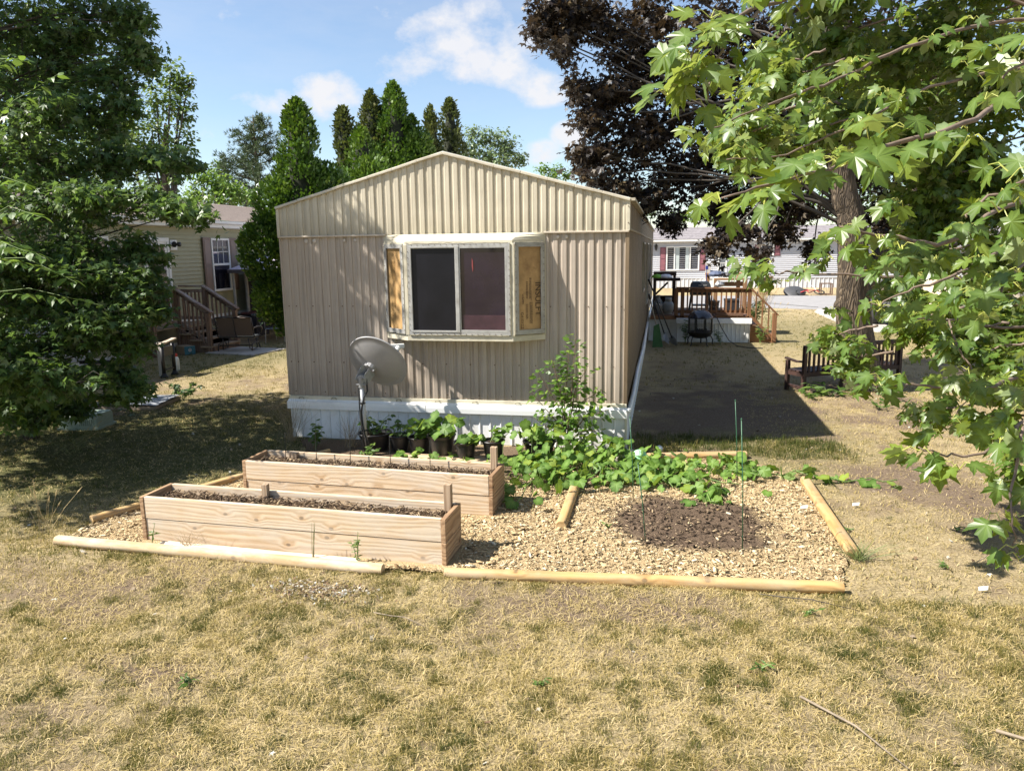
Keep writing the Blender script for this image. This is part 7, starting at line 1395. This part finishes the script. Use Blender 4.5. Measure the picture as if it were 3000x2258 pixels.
for k,(x,y,lab) in enumerate(((6.22,-2.35,'small weed beside the right slanting timber'),(7.1,-2.2,'small green weed on bare earth right of the garden'),(6.75,-3.0,'tiny bright weed on the lawn near the right timber end'),(4.06,-5.03,'broad flat weed rosette in the front lawn centre'),(5.25,-4.65,'greyish weed rosette in the front lawn at right'),(2.15,-5.34,'leafy rosette in the front lawn at left'),(5.62,-3.95,'pale weed on loose earth at the front timber end'),(4.25,-2.6,'tiny green weed on the chips by the short timber'))):
    weed('weed_rosette',lab,'weed',x,y,.05,.08,14,.045,'lance',MATS['oak_leaf'],seed=20+k,stems=4)
STALK = mat('dry_stalk',(.42,.32,.16),.8,.25,20)
def stalks(name,label,x,y,h,spread,n,seed,heads=True,m=None,r0=.002):
    o = thing(name,label,'dry grass',(x,y,0)); r = np.random.RandomState(seed+900); w = MB(); hd = MB()
    for i in range(n):
        b = r.normal(0,spread*.22,3)*np.array((1,1,0)); e = b+np.array((r.normal(0,spread),r.normal(0,spread*.6),h*r.uniform(.6,1.05))); mid = (b+e)/2+np.array((0,0,.06*h)); w.tube([b,mid,e],[r0,r0*.8,r0*.4],4,False)
        if heads: d = unit(e-mid); hd.tube([e-d*.07*h*2,e-d*.03,e+d*.02],[.001,r0*2.6,.0006],5,False)
    w.build('stems', m or STALK, o)
    if heads: hd.build('seed_heads', STALK, o)
    return o
stalks('dry_grass_stalks','tall dry grass stalks with seed heads left of the log',-.52,-3.45,.42,.13,11,1)
stalks('dry_grass_stalks','wispy dead grass against the skirting, left corner',.12,-.25,.55,.22,60,2,False,mat('dead_straw',(.30,.23,.13),.85,.25,20),.0016)
stalks('dry_grass_stalks','wispy dead grass left of the dish pole',1.0,-.45,.42,.16,50,3,False,MATS['dead_straw'],.0016)
stalks('dry_grass_stalks','tall golden dry weeds in front of the brown bin',8.15,19.5,1.05,.28,70,4,True,None,.006)
stalks('dry_grass_stalks','thin bare weed stems before the near bed middle',2.06,-3.66,.36,.03,5,5,False,mat('olive_stem',(.16,.17,.06),.7),.003)
stalks('dry_grass_stalks','thin grass stalks in the left shade below the maple',-2.3,-1.2,.38,.35,26,6,True,MATS['olive_stem'],.0016)
stalks('dry_grass_stalks','dead twiggy grass at the foot of the near bed, left',.95,-3.62,.16,.12,40,7,False,MATS['dead_straw'],.0012)
stalks('dry_grass_stalks','grass tuft around the lower end of the right timber',6.16,-2.95,.14,.12,70,8,False,mat('green_blade',(.14,.17,.05),.6,.2,20),.0018)
stalks('orange_lilies','thin orange lily stems beside the deck stairs',7.75,14.0,.75,.25,12,9,True,MATS['green_blade'],.004)
for i,(a,b,r_,lab) in enumerate((((5.42,-4.92),(5.80,-5.42),.007,'pale crooked stick lying on the lawn at lower right'),((5.35,-3.72),(5.95,-3.86),.004,'thin dark twig on loose earth beside the front timber'),((6.3,-5.05),(6.8,-5.35),.008,'grey stick at the right edge of the front lawn'),((2.85,-4.42),(3.25,-4.55),.004,'thin curved twig on the dry lawn below the beds'),((8.1,1.9),(9.1,1.75),.012,'fallen bare branch on the dirt under the right maple'),((7.0,-2.9),(7.25,-2.55),.004,'thin twig on the grass right of the garden'))):
    a = np.array((*a,.02)); b = np.array((*b,.02)); m_ = (a+b)/2+np.array((.03,.02,.01)); o = MB().tube([a,(a+m_)/2+np.array((.01,-.01,0)),m_,b],[r_,r_*.9,r_*.8,r_*.4],6).build('stick', mat('grey_stick',(.22,.175,.125),.85,.25,15) if i != 1 else TWIGD, None, smooth=True); tag(o,lab,'stick')
pc = thing('pine_cone','brown pine cone lying against the front timber','pine cone',(3.56,-3.875,.025),.3); mb = MB()
for i in range(8):
    for k in range(7):
        a = k*.9+i*.5; z = -.045+i*.012; r_ = .024*math.sin(math.pi*(i+1.2)/10)+.004; mb.add([(z,r_*.5*math.cos(a-.3),r_*.5*math.sin(a-.3)),(z,r_*.5*math.cos(a+.3),r_*.5*math.sin(a+.3)),(z+.012,r_*1.15*math.cos(a),r_*1.15*math.sin(a))],[(0,1,2)])
mb.build('scales', mat('cone_brown',(.09,.055,.04),.8), pc); MB().tube([(-.045,0,0),(0,0,0),(.045,0,0)],[.006,.014,.004],7).build('core', MATS['cone_brown'], pc)
for i,(x,y,lab) in enumerate(((6.85,-3.42,'curled white paper scrap on the lawn right of the garden'),(5.95,-1.9,'white scrap on the chips near the right timber'),(6.42,-1.75,'pale scrap on the dirt beside the right timber'))):
    o = MB().add([(-.03,0,0),(.03,.01,.005),(.035,.02,.03),(-.025,.02,.02)],[(0,1,2,3)]).build('paper_scrap', mat('white_scrap',(.7,.7,.66),.7), None, loc=(x,y,.02)); tag(o,lab,'scrap')

# ---------------------------------------------------------------- trees behind the viewer, seen only as reflections in the window glass
far_tree('street_tree','leafy tree standing behind the viewer, mirrored in the bay window',(1.5,-24.),[((1.5,-24,4.2),3.0,2.4),((-1,-24.5,3.4),2.2,2.0),((4,-24,3.6),2.4,2.0),((1.5,-24,6.4),2.2,1.6)],OLEAF,'oval_low',.34,9,91,'trees behind the viewer')
far_tree('street_tree','broad tree farther right behind the viewer, mirrored in the glass',(10.,-27.),[((10,-27,4.6),3.4,2.6),((7,-26.5,3.4),2.4,2.0),((13,-27,3.8),2.6,2.2),((10,-27,7.0),2.4,1.8)],OLEAF,'oval_low',.34,9,92,'trees behind the viewer')
